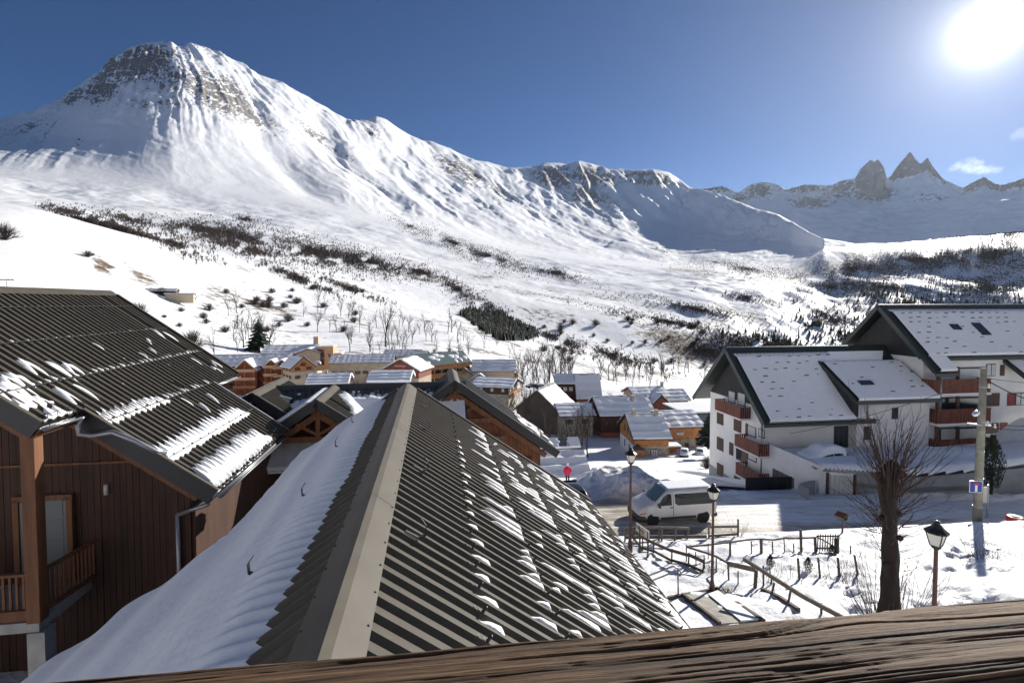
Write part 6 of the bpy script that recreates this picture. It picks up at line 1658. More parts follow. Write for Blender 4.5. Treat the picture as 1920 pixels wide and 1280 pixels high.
P3 = [fpost(f3_, x, y, t, .07, old_wood, l) for x, y, t, l in ((1188, 1013, 988, 0), (1205, 1031, 1003, 0), (1225, 1036, 1014, 1), (1259, 1054, 1028, 1), (1290, 1062, 1036, 2), (1317, 1074, 1048, 3))]
for k in range(len(P3) - 1):
    frail(f3_, P3[k][1] + Vector((0, 0, -.08)), P3[k + 1][1] + Vector((0, 0, -.1)), .05, .12, old_wood)
    frail(f3_, P3[k][0] + Vector((0, 0, .10)), P3[k + 1][0] + Vector((0, 0, .08)), .05, .10, old_wood)
f4_ = empty('garden_fence', gpix(1400, 1045), 0, 'thin crooked wooden fence round the snowy vegetable garden', 'fence')
P4 = [fpost(f4_, x, y, t, w, old_wood, l) for x, y, t, w, l in ((1287, 1052, 1021, .05, 0), (1328, 1049, 1018, .04, 0), (1369, 1041, 1014, .10, 0), (1410, 1037, 1014, .06, -1.5), (1428, 1036, 1011, .13, -1), (1450, 1036, 1014, .06, -2), (1472, 1035, 1010, .05, -2), (1489, 1034, 1018, .06, -1), (1503, 1033, 992, .12, -2), (1530, 1034, 1007, .12, -2))]
tops = [p[1] for p in P4]
for k in range(len(P4) - 1):
    z_ = [at(0, y, 22).z for y in (0,)]
    A_ = P4[k][0] + Vector((0, 0, .62 + .03 * math.sin(k * 2.3))); C_ = P4[k + 1][0] + Vector((0, 0, .62 + .03 * math.sin((k + 1) * 2.3)))
    frail(f4_, A_, C_, .05, .06, old_wood)
P5 = [fpost(f4_, x, y, t, w, old_wood, l) for x, y, t, w, l in ((1306, 1059, 1034, .05, -2), (1322, 1064, 1040, .05, -2), (1343, 1072, 1046, .06, 0), (1367, 1087, 1052, .08, -2), (1384, 1094, 1070, .05, 0), (1415, 1101, 1068, .13, 3))]
L5 = [P4[0]] + P5[:4]
for k in range(len(L5) - 1): frail(f4_, L5[k][0] + Vector((0, 0, .62)), L5[k + 1][0] + Vector((0, 0, .62)), .05, .07, old_wood)
frail(f4_, P5[3][0] + Vector((0, 0, .62)), P5[5][0] + Vector((0, 0, .66)), .05, .17, grey_wood, 'broad_rail')
for x, y, t, w, l in ((1432, 1097, 1060, .07, -1), (1449, 1094, 1064, .05, -6), (1500, 1085, 1046, .09, -4), (1539, 1082, 1045, .08, -5), (1575, 1080, 1045, .09, -4), (1595, 1037, 1022, .06, 0), (1610, 1075, 1040, .08, -8)):
    fpost(f4_, x, y, t, w, old_wood, l)
gt = empty('garden_gate', gpix(1551, 1034), 0, 'small picket gate at the far right corner of the garden fence', 'gate')
ga, gc = gpix(1531, 1034), gpix(1573, 1034)
for i in range(9):
    q = ga.lerp(gc, (i + .3) / 9); o_ = gt.location; b = MB(); b.bar(q - o_ + Vector((0, 0, .02)), q - o_ + Vector((.02, 0, .78 + .03 * (i % 2))), .05, .02); b.build('picket', old_wood, gt)
for z_ in (.15, .70): frail(gt, ga + Vector((0, .03, z_)), gc + Vector((0, .03, z_)), .03, .06, old_wood)
frail(gt, ga + Vector((0, .04, .68)), gc + Vector((0, .04, .12)), .03, .05, old_wood, 'brace')
fpost(gt, 1571, 1036, 1008, .12, old_wood); fpost(gt, 1566, 1035, 1009, .09, old_wood)
f6_ = empty('leaning_rail', gpix(1480, 1120), 0, 'long grey rail slanting down across the garden towards the balcony', 'fence')
def gat(px, py, h):
    """point h metres above the snow seen at a photo position"""
    d = ray(px, py); k = 8.0
    for _ in range(30):
        z = gz(d[0] * k, d[1] * k) + h; k = .5 * k + .5 * z / d[2]
    return Vector((d[0] * k, d[1] * k, d[2] * k))
q0, q1, q2 = gat(1394, 1047, 1.25), gat(1503, 1116, .62), gat(1585, 1160, .60)
frail(f6_, q0, q1, .06, .13, grey_wood); frail(f6_, q1, q2, .06, .13, grey_wood)
for px, pyb, pyt, l in ((1444, 1113, 1092, 8), (1475, 1132, 1104, 8), (1540, 1150, 1130, 0)): fpost(f6_, px, pyb, pyt, .07, old_wood, l)
for a, c in (((1428, 1106), (1462, 1122)), ((1462, 1122), (1497, 1145))): frail(f6_, gpix(*a) + Vector((0, 0, .05)), gpix(*c) + Vector((0, 0, .05)), .12, .10, old_wood, 'edge_board')
# path of gritted slabs with timber kerbs, steel handrail
pth = empty('garden_path', gpix(1340, 1140), 0, 'sloping gritted garden path with timber kerbs above the roof corner', 'path')
def kerb(a, c, w=.10): frail(pth, gpix(*a) + Vector((0, 0, .03)), gpix(*c) + Vector((0, 0, .03)), w, .16, old_wood, 'kerb_board')
kerb((1280, 1117), (1350, 1172), .09); kerb((1343, 1107), (1432, 1168), .13); kerb((1252, 1124), (1345, 1106), .08)
qs = [gpix(1283, 1117), gpix(1342, 1109), gpix(1425, 1166), gpix(1352, 1172)]
n = 5
for i in range(n):
    a0_, a1_ = qs[0].lerp(qs[3], i / n), qs[0].lerp(qs[3], (i + .985) / n); b0_, b1_ = qs[1].lerp(qs[2], i / n), qs[1].lerp(qs[2], (i + .985) / n)
    b = MB(); o_ = pth.location; up_ = Vector((0, 0, .06)); b.prism([p - o_ + up_ for p in (a0_, b0_, b1_, a1_)], (0, 0, -.12)); b.build('path_slab', mat('gritty_slab', (.34, .32, .28), .9, var=.35, scale=2.5, bump=.01, bscale=40) if i == 0 else MATS['gritty_slab'], pth)
b = MB(); up_ = Vector((0, 0, .075)); b.prism([p - o_ + up_ for p in (qs[1].lerp(qs[0], .45).lerp(qs[2], .12), qs[1].lerp(qs[2], .05), qs[2], qs[2].lerp(qs[3], .5))], (0, 0, .04)); o = b.build('path_snow', snow_m, pth); o['kind'] = 'stuff'
hr = empty('steel_handrail', gpix(1272, 1117), 0, 'bent steel tube handrail at the top of the garden path', 'handrail')
hb = gpix(1272, 1117); o_ = hr.location
pts = [at(1200, 1085, hb.y + .5), at(1262, 1061, hb.y), at(1270, 1064, hb.y), at(1278, 1074, hb.y), at(1275, 1079, hb.y), at(1269, 1077, hb.y)]
b = MB(); b.tube([p - o_ for p in pts], .03, 8); b.build('rail_tube', zinc_m, hr, True)
b = MB(); b.tube([at(1205, 1095, hb.y + .5) - o_, at(1270, 1069, hb.y) - o_], .028, 8); b.build('rail_tube', zinc_m, hr, True)
b = MB(); b.tube([hb - o_ + Vector((0, 0, -.2)), at(1271, 1068, hb.y) - o_], .03, 8); b.build('upright', zinc_m, hr, True)
# black board fence below the apartment house
bf = empty('black_fence', uv(35.6, 25.6, gz(*uv(35.6, 25.6).xy)), AX, 'low black board fence at the foot of the apartment house', 'fence')
for i in range(14):
    v_ = -1.9 + i * .28; p = uv(35.6, 25.6 + v_); z_ = gz(p.x, p.y) - bf.location.z
    b = MB(); b.box((v_, 0, z_ + .35), (.27, .04, 1.3)); b.build('fence_board', wood_k, bf)

# ------------------------------------------------------------------ balcony rail in the foreground
UB, VB = 0.580, 0.1
bal = empty('balcony_railing', uv(UB, VB, -1.45), AX - .022, 'weathered wooden balcony rail with deep cracks across the bottom', 'railing')
def rail_mesh():
    na, nb = 700, 270
    s = np.linspace(-1.25, 1.9, na)[:, None] * np.ones(nb); t = np.linspace(0, 1, nb)[None, :] * np.ones((na, 1))
    w, hgt_ = .155, .085
    # section: up the far side, over the top, down the near side, with rounded edges
    per_ = 2 * hgt_ + w; q = t * per_
    y = np.where(q < hgt_, w / 2, np.where(q < hgt_ + w, w / 2 - (q - hgt_), -w / 2)); z = np.where(q < hgt_, q - hgt_, np.where(q < hgt_ + w, 0, -(q - hgt_ - w)))
    ny = np.where(q < hgt_, 1, np.where(q < hgt_ + w, 0, -1)); nz = np.where((q >= hgt_) & (q < hgt_ + w), 1, 0)
    cq = np.minimum(np.abs(q - hgt_), np.abs(q - hgt_ - w))
    z = z - .010 * np.exp(-(cq / .011) ** 2); y = y * (1 - .10 * np.exp(-(cq / .010) ** 2) * (1 - nz))
    gx_ = q / .02 + .55 * fbm(s / 1.1, q / .12, 3, 801) + .25 * s
    knot = ((s - .47) / .09) ** 2 + ((q - hgt_ - .012) / .022) ** 2
    warp = 1.2 * np.exp(-knot * .55)
    grain = fbm(s / 1.3 + 3, (gx_ + warp) * 1.3, 6, 803, gain=.66)
    fine = fbm(s / .6, gx_ * 5.0, 4, 805)
    c1 = fbm(s / 2.6, (gx_ + warp) * .75, 4, 807); crack = np.exp(-(np.abs(c1) / .055) ** 1.2) * sstep(-.45, .1, fbm(s / .8, gx_ * .3, 3, 809))
    c2 = fbm(s / 1.5, (gx_ + warp) * 2.0, 4, 811); crack2 = np.exp(-(np.abs(c2) / .06) ** 1.2) * sstep(-.3, .25, fbm(s / .5, gx_ * .5, 3, 813))
    d = .0012 * grain + .0006 * fine - .0055 * crack - .0024 * crack2 - .004 * np.exp(-knot) + .0003 * fbm(s / .03, q / .006, 2, 815)
    wav = .005 * fbm(s / .6, s * 0, 3, 821) + .0025 * fbm(s / .15, s * 0, 3, 823)
    V_ = np.stack([s, y + ny * d + wav * (ny != 0), z + nz * d + .6 * wav * nz], -1).reshape(-1, 3)
    me_ = np_mesh('top_rail', V_, grid_faces(na, nb), rail_mat(), {'crack': np.clip(crack + .6 * crack2, 0, 1), 'grain': grain, 'knot': np.exp(-knot * .8)})
    return me_
def rail_mat():
    m = bpy.data.materials.new('weathered_rail'); m.use_nodes = True
    n, l, b_ = snow_nodes(m); b_.inputs['Roughness'].default_value = .72; b_.inputs['Specular IOR Level'].default_value = .3
    a = n.new('ShaderNodeAttribute'); a.attribute_name = 'grain'; c = n.new('ShaderNodeAttribute'); c.attribute_name = 'crack'
    t = n.new('ShaderNodeTexCoord'); mp = n.new('ShaderNodeMapping'); mp.inputs['Scale'].default_value = (1.3, 95, 95); l.new(t.outputs['Object'], mp.inputs[0])
    z = n.new('ShaderNodeTexNoise'); z.inputs['Scale'].default_value = 3; z.inputs['Detail'].default_value = 12; z.inputs['Roughness'].default_value = .78; l.new(mp.outputs[0], z.inputs['Vector'])
    ad_ = n.new('ShaderNodeMath'); ad_.operation = 'MULTIPLY_ADD'; ad_.inputs[1].default_value = .30; l.new(a.outputs['Fac'], ad_.inputs[0]); l.new(z.outputs['Fac'], ad_.inputs[2])
    rp = n.new('ShaderNodeValToRGB'); e = rp.color_ramp.elements; e[0].position = .34; e[0].color = (.018, .010, .006, 1); e[1].position = .68; e[1].color = (.25, .145, .068, 1)
    x = e.new(.5); x.color = (.10, .050, .021, 1)
    l.new(ad_.outputs[0], rp.inputs['Fac'])
    mx = n.new('ShaderNodeMix'); mx.data_type = 'RGBA'; l.new(c.outputs['Fac'], mx.inputs['Factor']); l.new(rp.outputs[0], mx.inputs[6]); mx.inputs[7].default_value = (.018, .011, .007, 1)
    l.new(mx.outputs[2], b_.inputs['Base Color'])
    bp = n.new('ShaderNodeBump'); bp.inputs['Distance'].default_value = .0035; bp.inputs['Strength'].default_value = .9; l.new(z.outputs['Fac'], bp.inputs['Height']); l.new(bp.outputs['Normal'], b_.inputs['Normal'])
    return m
o = link(bpy.data.objects.new('top_rail', rail_mesh()), bal); o.location = (0, 0, 1.009)
for x in (-1.1, .2, 1.6):
    b = MB(); b.box((x, 0, .45), (.09, .09, .93)); b.build('post', old_wood, bal)
b = MB(); b.box((.3, -1.0, -.08), (4.0, 2.4, .14)); b.build('deck_board', old_wood, bal)
# ------------------------------------------------------------------ trees
def bare_tree(seed, depth=4, spread=.5, n0=6, slim=1.0, sides=4):
    """leafless tree of unit height"""
    rr = random.Random(seed); b = MB()
    def grow(p, d, L, r, lev):
        n = 3; pts, q = [p], p.copy(); dd = d.copy()
        for i in range(n):
            dd = (dd + Vector((rr.uniform(-1, 1), rr.uniform(-1, 1), rr.uniform(-.2, .6))) * .16).normalized(); q = q + dd * (L / n); pts.append(q.copy())
        sd = sides if lev < 2 else 3
        b.tube(pts, [r * (1 - .5 * i / n) for i in range(n + 1)], sd, cap=False)
        if lev >= depth: return
        k = n0 if lev == 0 else rr.randint(3, 4)
        for i in range(k):
            t = rr.uniform(.30, 1.0) if lev else rr.uniform(.28, 1.0)
            j = min(n - 1, int(t * n)); base = pts[j].lerp(pts[j + 1], t * n - j)
            a = rr.uniform(0, 6.283); sp = spread * rr.uniform(.6, 1.25)
            nd = (dd + Vector((math.cos(a) * sp, math.sin(a) * sp, rr.uniform(-.05, .35)))).normalized()
            grow(base, nd, L * rr.uniform(.45, .68), r * (.46 if lev else .42), lev + 1)
    grow(Vector((0, 0, -.03)), Vector((0, 0, 1)), .62, .020 * slim, 0)
    return b
TREES = [bare_tree(11 + i, 4 if i < 4 else 3, (.55, .4, .7, .5, .3, .35)[i], (6, 7, 6, 7, 5, 6)[i], (1, .9, 1.1, 1, .8, .8)[i]).mesh('bare_tree', bare_m) for i in range(6)]
BUSH = []
for i in range(3):
    rr = random.Random(90 + i); b = MB()
    for k in range(100):
        a, e = rr.uniform(0, 6.283), rr.uniform(.25, 1.45); L = rr.uniform(.5, 1.0); d = Vector((math.cos(a) * math.cos(e), math.sin(a) * math.cos(e), math.sin(e))) * L
        m_ = d * .5 + Vector((rr.uniform(-.08, .08), rr.uniform(-.08, .08), .06)); b.tube([(0, 0, -.02), m_, d], [.013, .010, .004], 3, cap=False)
        for q in range(3): b.tube([m_, m_ + d * .35 + Vector((rr.uniform(-.2, .2), rr.uniform(-.2, .2), rr.uniform(0, .2)))], [.008, .003], 3, cap=False)
    BUSH.append(b.mesh('bare_bush', bare_m))
def conifer_mesh(seed, layers=9, n=9):
    rr = random.Random(seed); b = MB(); b.tube([(0, 0, -.03), (0, 0, .2)], [.03, .025], 5)
    for k in range(layers):
        t = k / (layers - 1); z = .12 + .80 * t; r = (.24 * (1 - t) ** .85 + .02)
        for i in range(n):
            a = 6.283 * (i + rr.uniform(-.3, .3)) / n + k; rr_ = r * rr.uniform(.75, 1.2); h = .13 * (1 - t * .4)
            c, s = math.cos(a), math.sin(a); w = rr_ * .42
            b.face([(0, 0, z + h), (c * rr_ - s * w, s * rr_ + c * w, z - .02 * rr.random()), (c * rr_ * 1.12, s * rr_ * 1.12, z - .045), (c * rr_ + s * w, s * rr_ - c * w, z - .02 * rr.random())])
    b.face([(.015, 0, .9), (-.01, .012, .9), (0, 0, 1.0)])
    return b.mesh('conifer', conifer_m)
CONI = [conifer_mesh(5 + i) for i in range(3)]
rt = random.Random(21)
def plant(meshes, name, label, cat, group, px, py, hpx, p=None, h=None, sx=1.0):
    p = p or ground(px, py); h = h or hpx * p.y / FPX
    o = link(bpy.data.objects.new(name, meshes if not isinstance(meshes, list) else rt.choice(meshes)))
    o.location = p - Vector((0, 0, h * .02)); o.scale = (h * sx * rt.uniform(.85, 1.2), h * sx * rt.uniform(.85, 1.2), h); o.rotation_euler = (0, 0, rt.uniform(0, 6.28))
    return tag(o, label, cat, group)
CL = [('bare tree in the grove right of the porch chalet', 'bare trees right of the porch chalet', (965, 1075, 695, 745), 32, (40, 72), TREES, 'bare_tree', 'tree'),
      ('leafless tree on the slope above the village roofs', 'leafless trees above the village roofs', (690, 960, 612, 672), 50, (20, 44), TREES, 'bare_tree', 'tree'),
      ('bare tree on the snowfield above the red residence', 'bare trees above the red residence', (380, 680, 585, 662), 34, (18, 46), TREES, 'bare_tree', 'tree'),
      ('bare tree beside the gully right of the village', 'bare trees by the gully', (1120, 1330, 690, 735), 34, (22, 46), TREES, 'bare_tree', 'tree'),
      ('leafless shrub dotted over the open snow slope', 'shrubs on the snow slope', (300, 700, 540, 625), 40, (8, 17), BUSH, 'bare_bush', 'bush'),
      ('low bush on the white field below the terraces', 'bushes below the terraces', (1000, 1330, 600, 690), 34, (7, 15), BUSH, 'bare_bush', 'bush')]
for lab, grp, (x0, x1, y0, y1), n_, (h0, h1), ms, nm, ct in CL:
    for i in range(n_):
        a = rt.random(); px, py = x0 + (x1 - x0) * rt.random(), y0 + (y1 - y0) * rt.random()
        if nm == 'bare_tree' and x0 == 380 and px > 480 and px < 640 and py > 630: continue
        plant(ms, nm, lab, ct, grp, px, py, rt.uniform(h0, h1), sx=1.0 if nm == 'bare_tree' else 1.0)
ORD = 'first second third fourth fifth sixth seventh eighth ninth tenth eleventh twelfth'.split()
def relabel(group, kind, bins):
    os_ = [o for o in COL.objects if o.get('group') == group]
    for o in os_: o['_px'] = CX + FPX * o.location.x / o.location.y
    for (x0, x1, place) in bins:
        q = sorted([o for o in os_ if x0 <= o['_px'] < x1], key=lambda o: o['_px'])
        for i, o in enumerate(q): o['label'] = ORD[min(i, 11)] + ' ' + kind + ' from the left ' + place
    for o in os_: del o['_px']
relabel('bare trees right of the porch chalet', 'bare tree', ((900, 990, 'beside the porch chalet'), (990, 1018, 'above the brown barn'), (1018, 1045, 'behind the brown barn gable'), (1045, 1200, 'behind the steep red chalet')))
relabel('leafless trees above the village roofs', 'leafless tree', ((600, 730, 'on the slope above the long low house'), (730, 755, 'left above the dark red chalet'), (755, 780, 'right above the dark red chalet'), (780, 830, 'above the teal roof'), (830, 880, 'left above the white gabled house'), (880, 920, 'right above the white gabled house'), (920, 1100, 'above the porch chalet')))
relabel('bare trees above the red residence', 'bare tree', ((0, 440, 'behind the left roof verge'), (440, 500, 'above the red residence'), (500, 570, 'above the tan chalet'), (570, 630, 'above the hotel'), (630, 900, 'between hotel and long low house')))
relabel('bare trees by the gully', 'bare tree', ((1000, 1170, 'above the red based house'), (1170, 1215, 'above the double house'), (1215, 1265, 'right above the double house'), (1265, 1500, 'left of the apartment gable')))
relabel('shrubs on the snow slope', 'leafless shrub', ((0, 370, 'near the hill farm'), (370, 440, 'right of the hill farm'), (440, 520, 'on the slope over the dark evergreen'), (520, 600, 'on the slope over the hotel'), (600, 900, 'on the slope over the long low house')))
relabel('bushes below the terraces', 'low bush', ((0, 1070, 'below the conifer plantation'), (1070, 1140, 'on the white field beyond the red chalet'), (1140, 1210, 'on the brown stained field'), (1210, 1270, 'beyond the double house'), (1270, 1500, 'left of the apartment roof')))
for lab, px, py, hp, ms, nm, ct, sx in (
    ('round bare bush at the left edge of the ski slope', 14, 450, 34, BUSH[0], 'bare_bush', 'bush', .9), ('small dark bush on the upper ski slope', 168, 482, 15, BUSH[1], 'bare_bush', 'bush', 1.0),
    ('brown bush beside the left roof ridge', 258, 590, 26, BUSH[2], 'bare_bush', 'bush', 1.0), ('dense brown thicket above the left roof verge', 358, 655, 42, BUSH[0], 'bare_bush', 'bush', .9),
    ('spreading bare tree behind the red residence', 400, 668, 52, TREES[0], 'bare_tree', 'tree', 1.2), ('tall bare tree left of the dark evergreen', 455, 652, 56, TREES[2], 'bare_tree', 'tree', 1.2),
    ('dark evergreen tree above the red residence', 484, 660, 66, CONI[0], 'conifer_tree', 'tree', 1.2), ('bushy bare tree right of the dark evergreen', 505, 662, 62, TREES[3], 'bare_tree', 'tree', 1.3),
    ('tall bare tree behind the long low house', 655, 660, 62, TREES[1], 'bare_tree', 'tree', 1.0), ('tallest bare tree on the slope over the village', 722, 650, 92, TREES[1], 'bare_tree', 'tree', .9),
    ('dark conifer between the grey building and the apartment house', 1328, 838, 70, CONI[1], 'conifer_tree', 'tree', 1.1), ('round shrub at the corner of the apartment house', 1325, 892, 28, BUSH[1], 'bare_bush', 'bush', .8)):
    p = None
    if px > 1320: p = at(px, py, 96 if py < 850 else 60); p.z = max(p.z, float(base_z(np.array(p.x), np.array(p.y))))
    plant(ms, nm, lab, ct, None, px, py, hp, p=p, sx=sx)
for i in range(15):
    px = 1024 + 80 * i / 15 + rt.uniform(-3, 3); p = at(px, 800 + rt.uniform(-8, 14), 104 + rt.uniform(-5, 6)); p.z = hz(p.x, p.y)
    plant(TREES[4 + i % 2], 'bare_tree', 'slender bare trunk in the row before the tan stone house', 'tree', 'slender trunks before the stone house', 0, 0, 0, p=p, h=rt.uniform(6.5, 9.5), sx=.75)
relabel('slender trunks before the stone house', 'slender bare trunk', ((0, 1062, 'in the row before the brown barn'), (1062, 2000, 'in the row before the tan stone house')))
for px, py, Yd, hh, lab in ((985, 783, 112, 14.5, 'tall bare tree left of the brown barn'), (1000, 786, 112, 12.0, 'second tall bare tree left of the brown barn'), (1103, 815, 100, 10, 'bare tree left of the red based house'), (1092, 800, 101, 11, 'taller bare tree left of the red based house')):
    p = at(px, py, Yd); p.z = hz(p.x, p.y); plant(TREES[3], 'bare_tree', lab, 'tree', None, 0, 0, 0, p=p, h=hh, sx=.9)
p = at(1170, 752, 132); p.z = hz(p.x, p.y); plant(TREES[2], 'bare_tree', 'brown bare tree above the red based house', 'tree', None, 0, 0, 0, p=p, h=9.5, sx=1.1)
for i in range(7):
    px = 655 + i * 13 + rt.uniform(-5, 5); p = at(px, 706, 168 + rt.uniform(-8, 8)); p.z = min(p.z, hz(p.x, p.y) + 1)
    plant(TREES, 'bare_tree', ORD[i] + ' bare garden tree from the left before the long low house', 'tree', 'garden trees before the long low house', 0, 0, 0, p=p, h=rt.uniform(5, 8), sx=1.1)
p = at(1860, 884, 33.5); p.z = -12.4
def thuja():
    rr = random.Random(4); b = MB()
    for k in range(2600):
        t = rr.random() ** .8; a = rr.uniform(0, 6.283); prof = math.sin(math.pi * (t * .86 + .12)) ** .7 * (1 - .35 * t)
        r = .34 * prof * (.55 + .45 * rr.random()) * (1 + .22 * math.sin(3 * a + 5 * t)); c = Vector((math.cos(a) * r, math.sin(a) * r, t * .97 + .02)); s = rr.uniform(.018, .04)
        d = Vector((math.cos(a) * .5, math.sin(a) * .5, 1)).normalized(); x = Vector((-math.sin(a + rr.uniform(-1, 1)), math.cos(a), rr.uniform(-.3, .3))).normalized()
        b.face([c - x * s * .5, c + x * s * .5, c + d * s * 1.7])
    return b.mesh('crown', conifer_m)
tj = empty('evergreen_shrub', p, 0, 'dark green evergreen shrub behind the utility pole', 'shrub')
o = link(bpy.data.objects.new('crown', thuja()), tj); o.scale = (2.2, 2.2, 3.6); b = MB(); b.tube([(0, 0, -.3), (0, 0, 1.5)], .08, 6); b.build('trunk', bark_m, tj)

# ---- pollarded tree in the garden
tp = gpix(1672, 1140); tp = at(1668, 1136, 14.6); tp.z = gz(tp.x, tp.y)
pol = empty('pollarded_tree', tp, 0, 'thick pollarded tree with a head of thin bare shoots in the garden', 'tree')
hh = at(1668, 868, 14.6).z - tp.z
rr = random.Random(3)
def trunk():
    n, sd = 26, 22; b = MB(); prof = []
    for i in range(n):
        t = i / (n - 1); r = np.interp(t, [0, .06, .2, .5, .72, .86, .95, 1.0], [.42, .32, .245, .195, .19, .225, .21, .07])
        cx = -.10 * t + .05 * math.sin(t * 5); 
        for k in range(sd):
            a = 6.283 * k / sd; q = r * (1 + .12 * math.sin(3 * a + 2.5 * t) + .30 * float(fbm(np.array(a * 1.6), np.array(t * 7.0), 3, 901)) + (.35 * max(0, math.sin(4 * a)) * (1 - t / .12) if t < .12 else 0))
            b.v.append((cx + q * math.cos(a), q * math.sin(a), -.25 + (hh + .25) * t))
    for i in range(n - 1):
        for k in range(sd):
            a, c = i * sd + k, i * sd + (k + 1) % sd; b.f.append([a, c, c + sd, a + sd]); b.m.append(0)
    b.f.append(list(range((n - 1) * sd, n * sd))); b.m.append(0)
    return b
trunk().build('trunk', bark_m, pol, True)
for (x, z, r) in ((.20, .94, .15), (-.20, .88, .15), (.20, .70, .12), (-.24, .66, .14), (.05, .985, .18), (.22, .56, .09), (-.2, .40, .09), (.10, .80, .14), (-.15, .77, .12)):
    b = MB(); b.lathe([(.02, -r), (r * .8, -r * .5), (r, 0), (r * .75, r * .6), (.03, r)], 9, (x - .08, rr.uniform(-.15, .1), hh * z)); b.build('knob', bark_m, pol, True)
b = MB()
def shoot(p, d, L, r, n=5, droop=-.10, twigs=2):
    pts = [Vector(p)]; d = Vector(d).normalized(); q = Vector(p)
    for i in range(n):
        d = (d + Vector((rr.uniform(-.12, .12), rr.uniform(-.12, .12), .16 + droop))).normalized(); q = q + d * (L / n); pts.append(q.copy())
        if i > 1 and twigs and rr.random() < .55:
            e = (d + Vector((rr.uniform(-.6, .6), rr.uniform(-.6, .6), rr.uniform(0, .4)))).normalized(); b.tube([q, q + e * L * .14, q + e * L * .26 + Vector((0, 0, .03))], [r * .5, r * .4, r * .2], 3, cap=False)
    b.tube(pts, [r * (1 - .8 * i / n) for i in range(n + 1)], 4, cap=False)
for i in range(95):
    a = rr.uniform(0, 6.283); e = rr.uniform(.55, 1.55); z = hh * rr.uniform(.78, 1.0)
    shoot((-.08 + .25 * math.cos(a), .25 * math.sin(a), z), (math.cos(a) * math.cos(e), math.sin(a) * math.cos(e), math.sin(e)), rr.uniform(.8, 2.0), rr.uniform(.012, .021))
for i in range(58):
    a = rr.uniform(0, 6.283); e = rr.uniform(.1, .95); z = hh * rr.choice((.58, .62, .66, .70, .74))
    shoot((-.06 + .30 * math.cos(a), .30 * math.sin(a), z), (math.cos(a) * math.cos(e), math.sin(a) * math.cos(e), math.sin(e)), rr.uniform(.5, 1.45), rr.uniform(.009, .016), droop=-.10)
for i in range(26):
    a = rr.uniform(0, 6.283); z = hh * rr.uniform(.25, .55); shoot((.30 * math.cos(a), .30 * math.sin(a), z), (math.cos(a), math.sin(a), .5), rr.uniform(.4, 1.1), .008, droop=-.05)
b.build('crown', twig_m, pol)
b = MB()
for i in range(90):
    a = rr.uniform(0, 6.283); r0 = rr.uniform(.2, .75); e = rr.uniform(.6, 1.45)
    shoot((r0 * math.cos(a), r0 * math.sin(a), -.1), (math.cos(a) * math.cos(e), math.sin(a) * math.cos(e), math.sin(e)), rr.uniform(.6, 2.3), rr.uniform(.008, .014), droop=-.06)
b.build('root_shoot', twig_m, pol)['kind'] = 'stuff'
def brush(label, px, py, hgt_, n_, sp=.6, red=False, name='bare_bush'):
    global b
    g = gpix(px, py); root = empty(name, g, 0, label, 'bush'); b = MB()
    for i in range(n_):
        a = rr.uniform(0, 6.283); e = rr.uniform(.7, 1.45); r0 = rr.uniform(0, sp * .4); shoot((r0 * math.cos(a) * 1.6, r0 * math.sin(a), -.05), (math.cos(a) * math.cos(e) * sp * 1.6, math.sin(a) * math.cos(e) * sp, math.sin(e)), hgt_ * rr.uniform(.4, 1.1), rr.uniform(.005, .010) * (1.6 if i < 3 else 1), droop=-.07, twigs=2)
    b.build('branch_tangle', twig_m, root)
brush('bare shrub with reddish twigs on the snow bank at the right edge', 1838, 1047, 1.25, 26, .8); brush('low twiggy tangle on the bank beside the right shrub', 1868, 1044, .55, 30, 1.0)
brush('dry bush at the end of the short fence', 1386, 1005, .95, 14, .5); brush('rusty dead plant behind the second street lamp', 1335, 1068, .45, 40, .7)
brush('dead stalks among the garden posts', 1440, 1092, .9, 16, .5); brush('withered plant right of the garden stakes', 1560, 1080, .7, 26, .8); brush('thin stems in the middle garden bed', 1483, 1085, .8, 14, 1.2); brush('dry stalks left of the leaning garden posts', 1592, 1078, .7, 14, .6)
brush('right edge sapling on the snow bank', 1914, 1045, .75, 6, .3)
for px, py, lab in ((1444, 1062, 'small dark evergreen tuft in the snowy garden bed'), (1515, 1068, 'snow bound evergreen tuft right of the garden stakes'), (1560, 1042, 'dark evergreen tuft at the garden gate')):
    g = gpix(px, py); o = link(bpy.data.objects.new('evergreen_tuft', thuja())); o.location = g - Vector((0, 0, .05)); o.scale = (.55, .5, .55); tag(o, lab, 'plant')
g = gpix(1362, 1110); b = MB()
for i in range(160):
    a = rr.uniform(0, 6.283); r0 = rr.uniform(0, .35); L = rr.uniform(.08, .2); p0_ = Vector((r0 * math.cos(a), r0 * math.sin(a) * .6, 0)); d = Vector((math.cos(a) * .7, math.sin(a) * .7, 1)).normalized()
    b.face([p0_ + Vector((-.008, 0, 0)), p0_ + Vector((.008, 0, 0)), p0_ + d * L])
o = b.build('grass_tuft', mat('dry_grass', (.24, .19, .06), .8)); o.location = g; tag(o, 'tuft of dry grass beside the garden path', 'grass', kind='stuff')

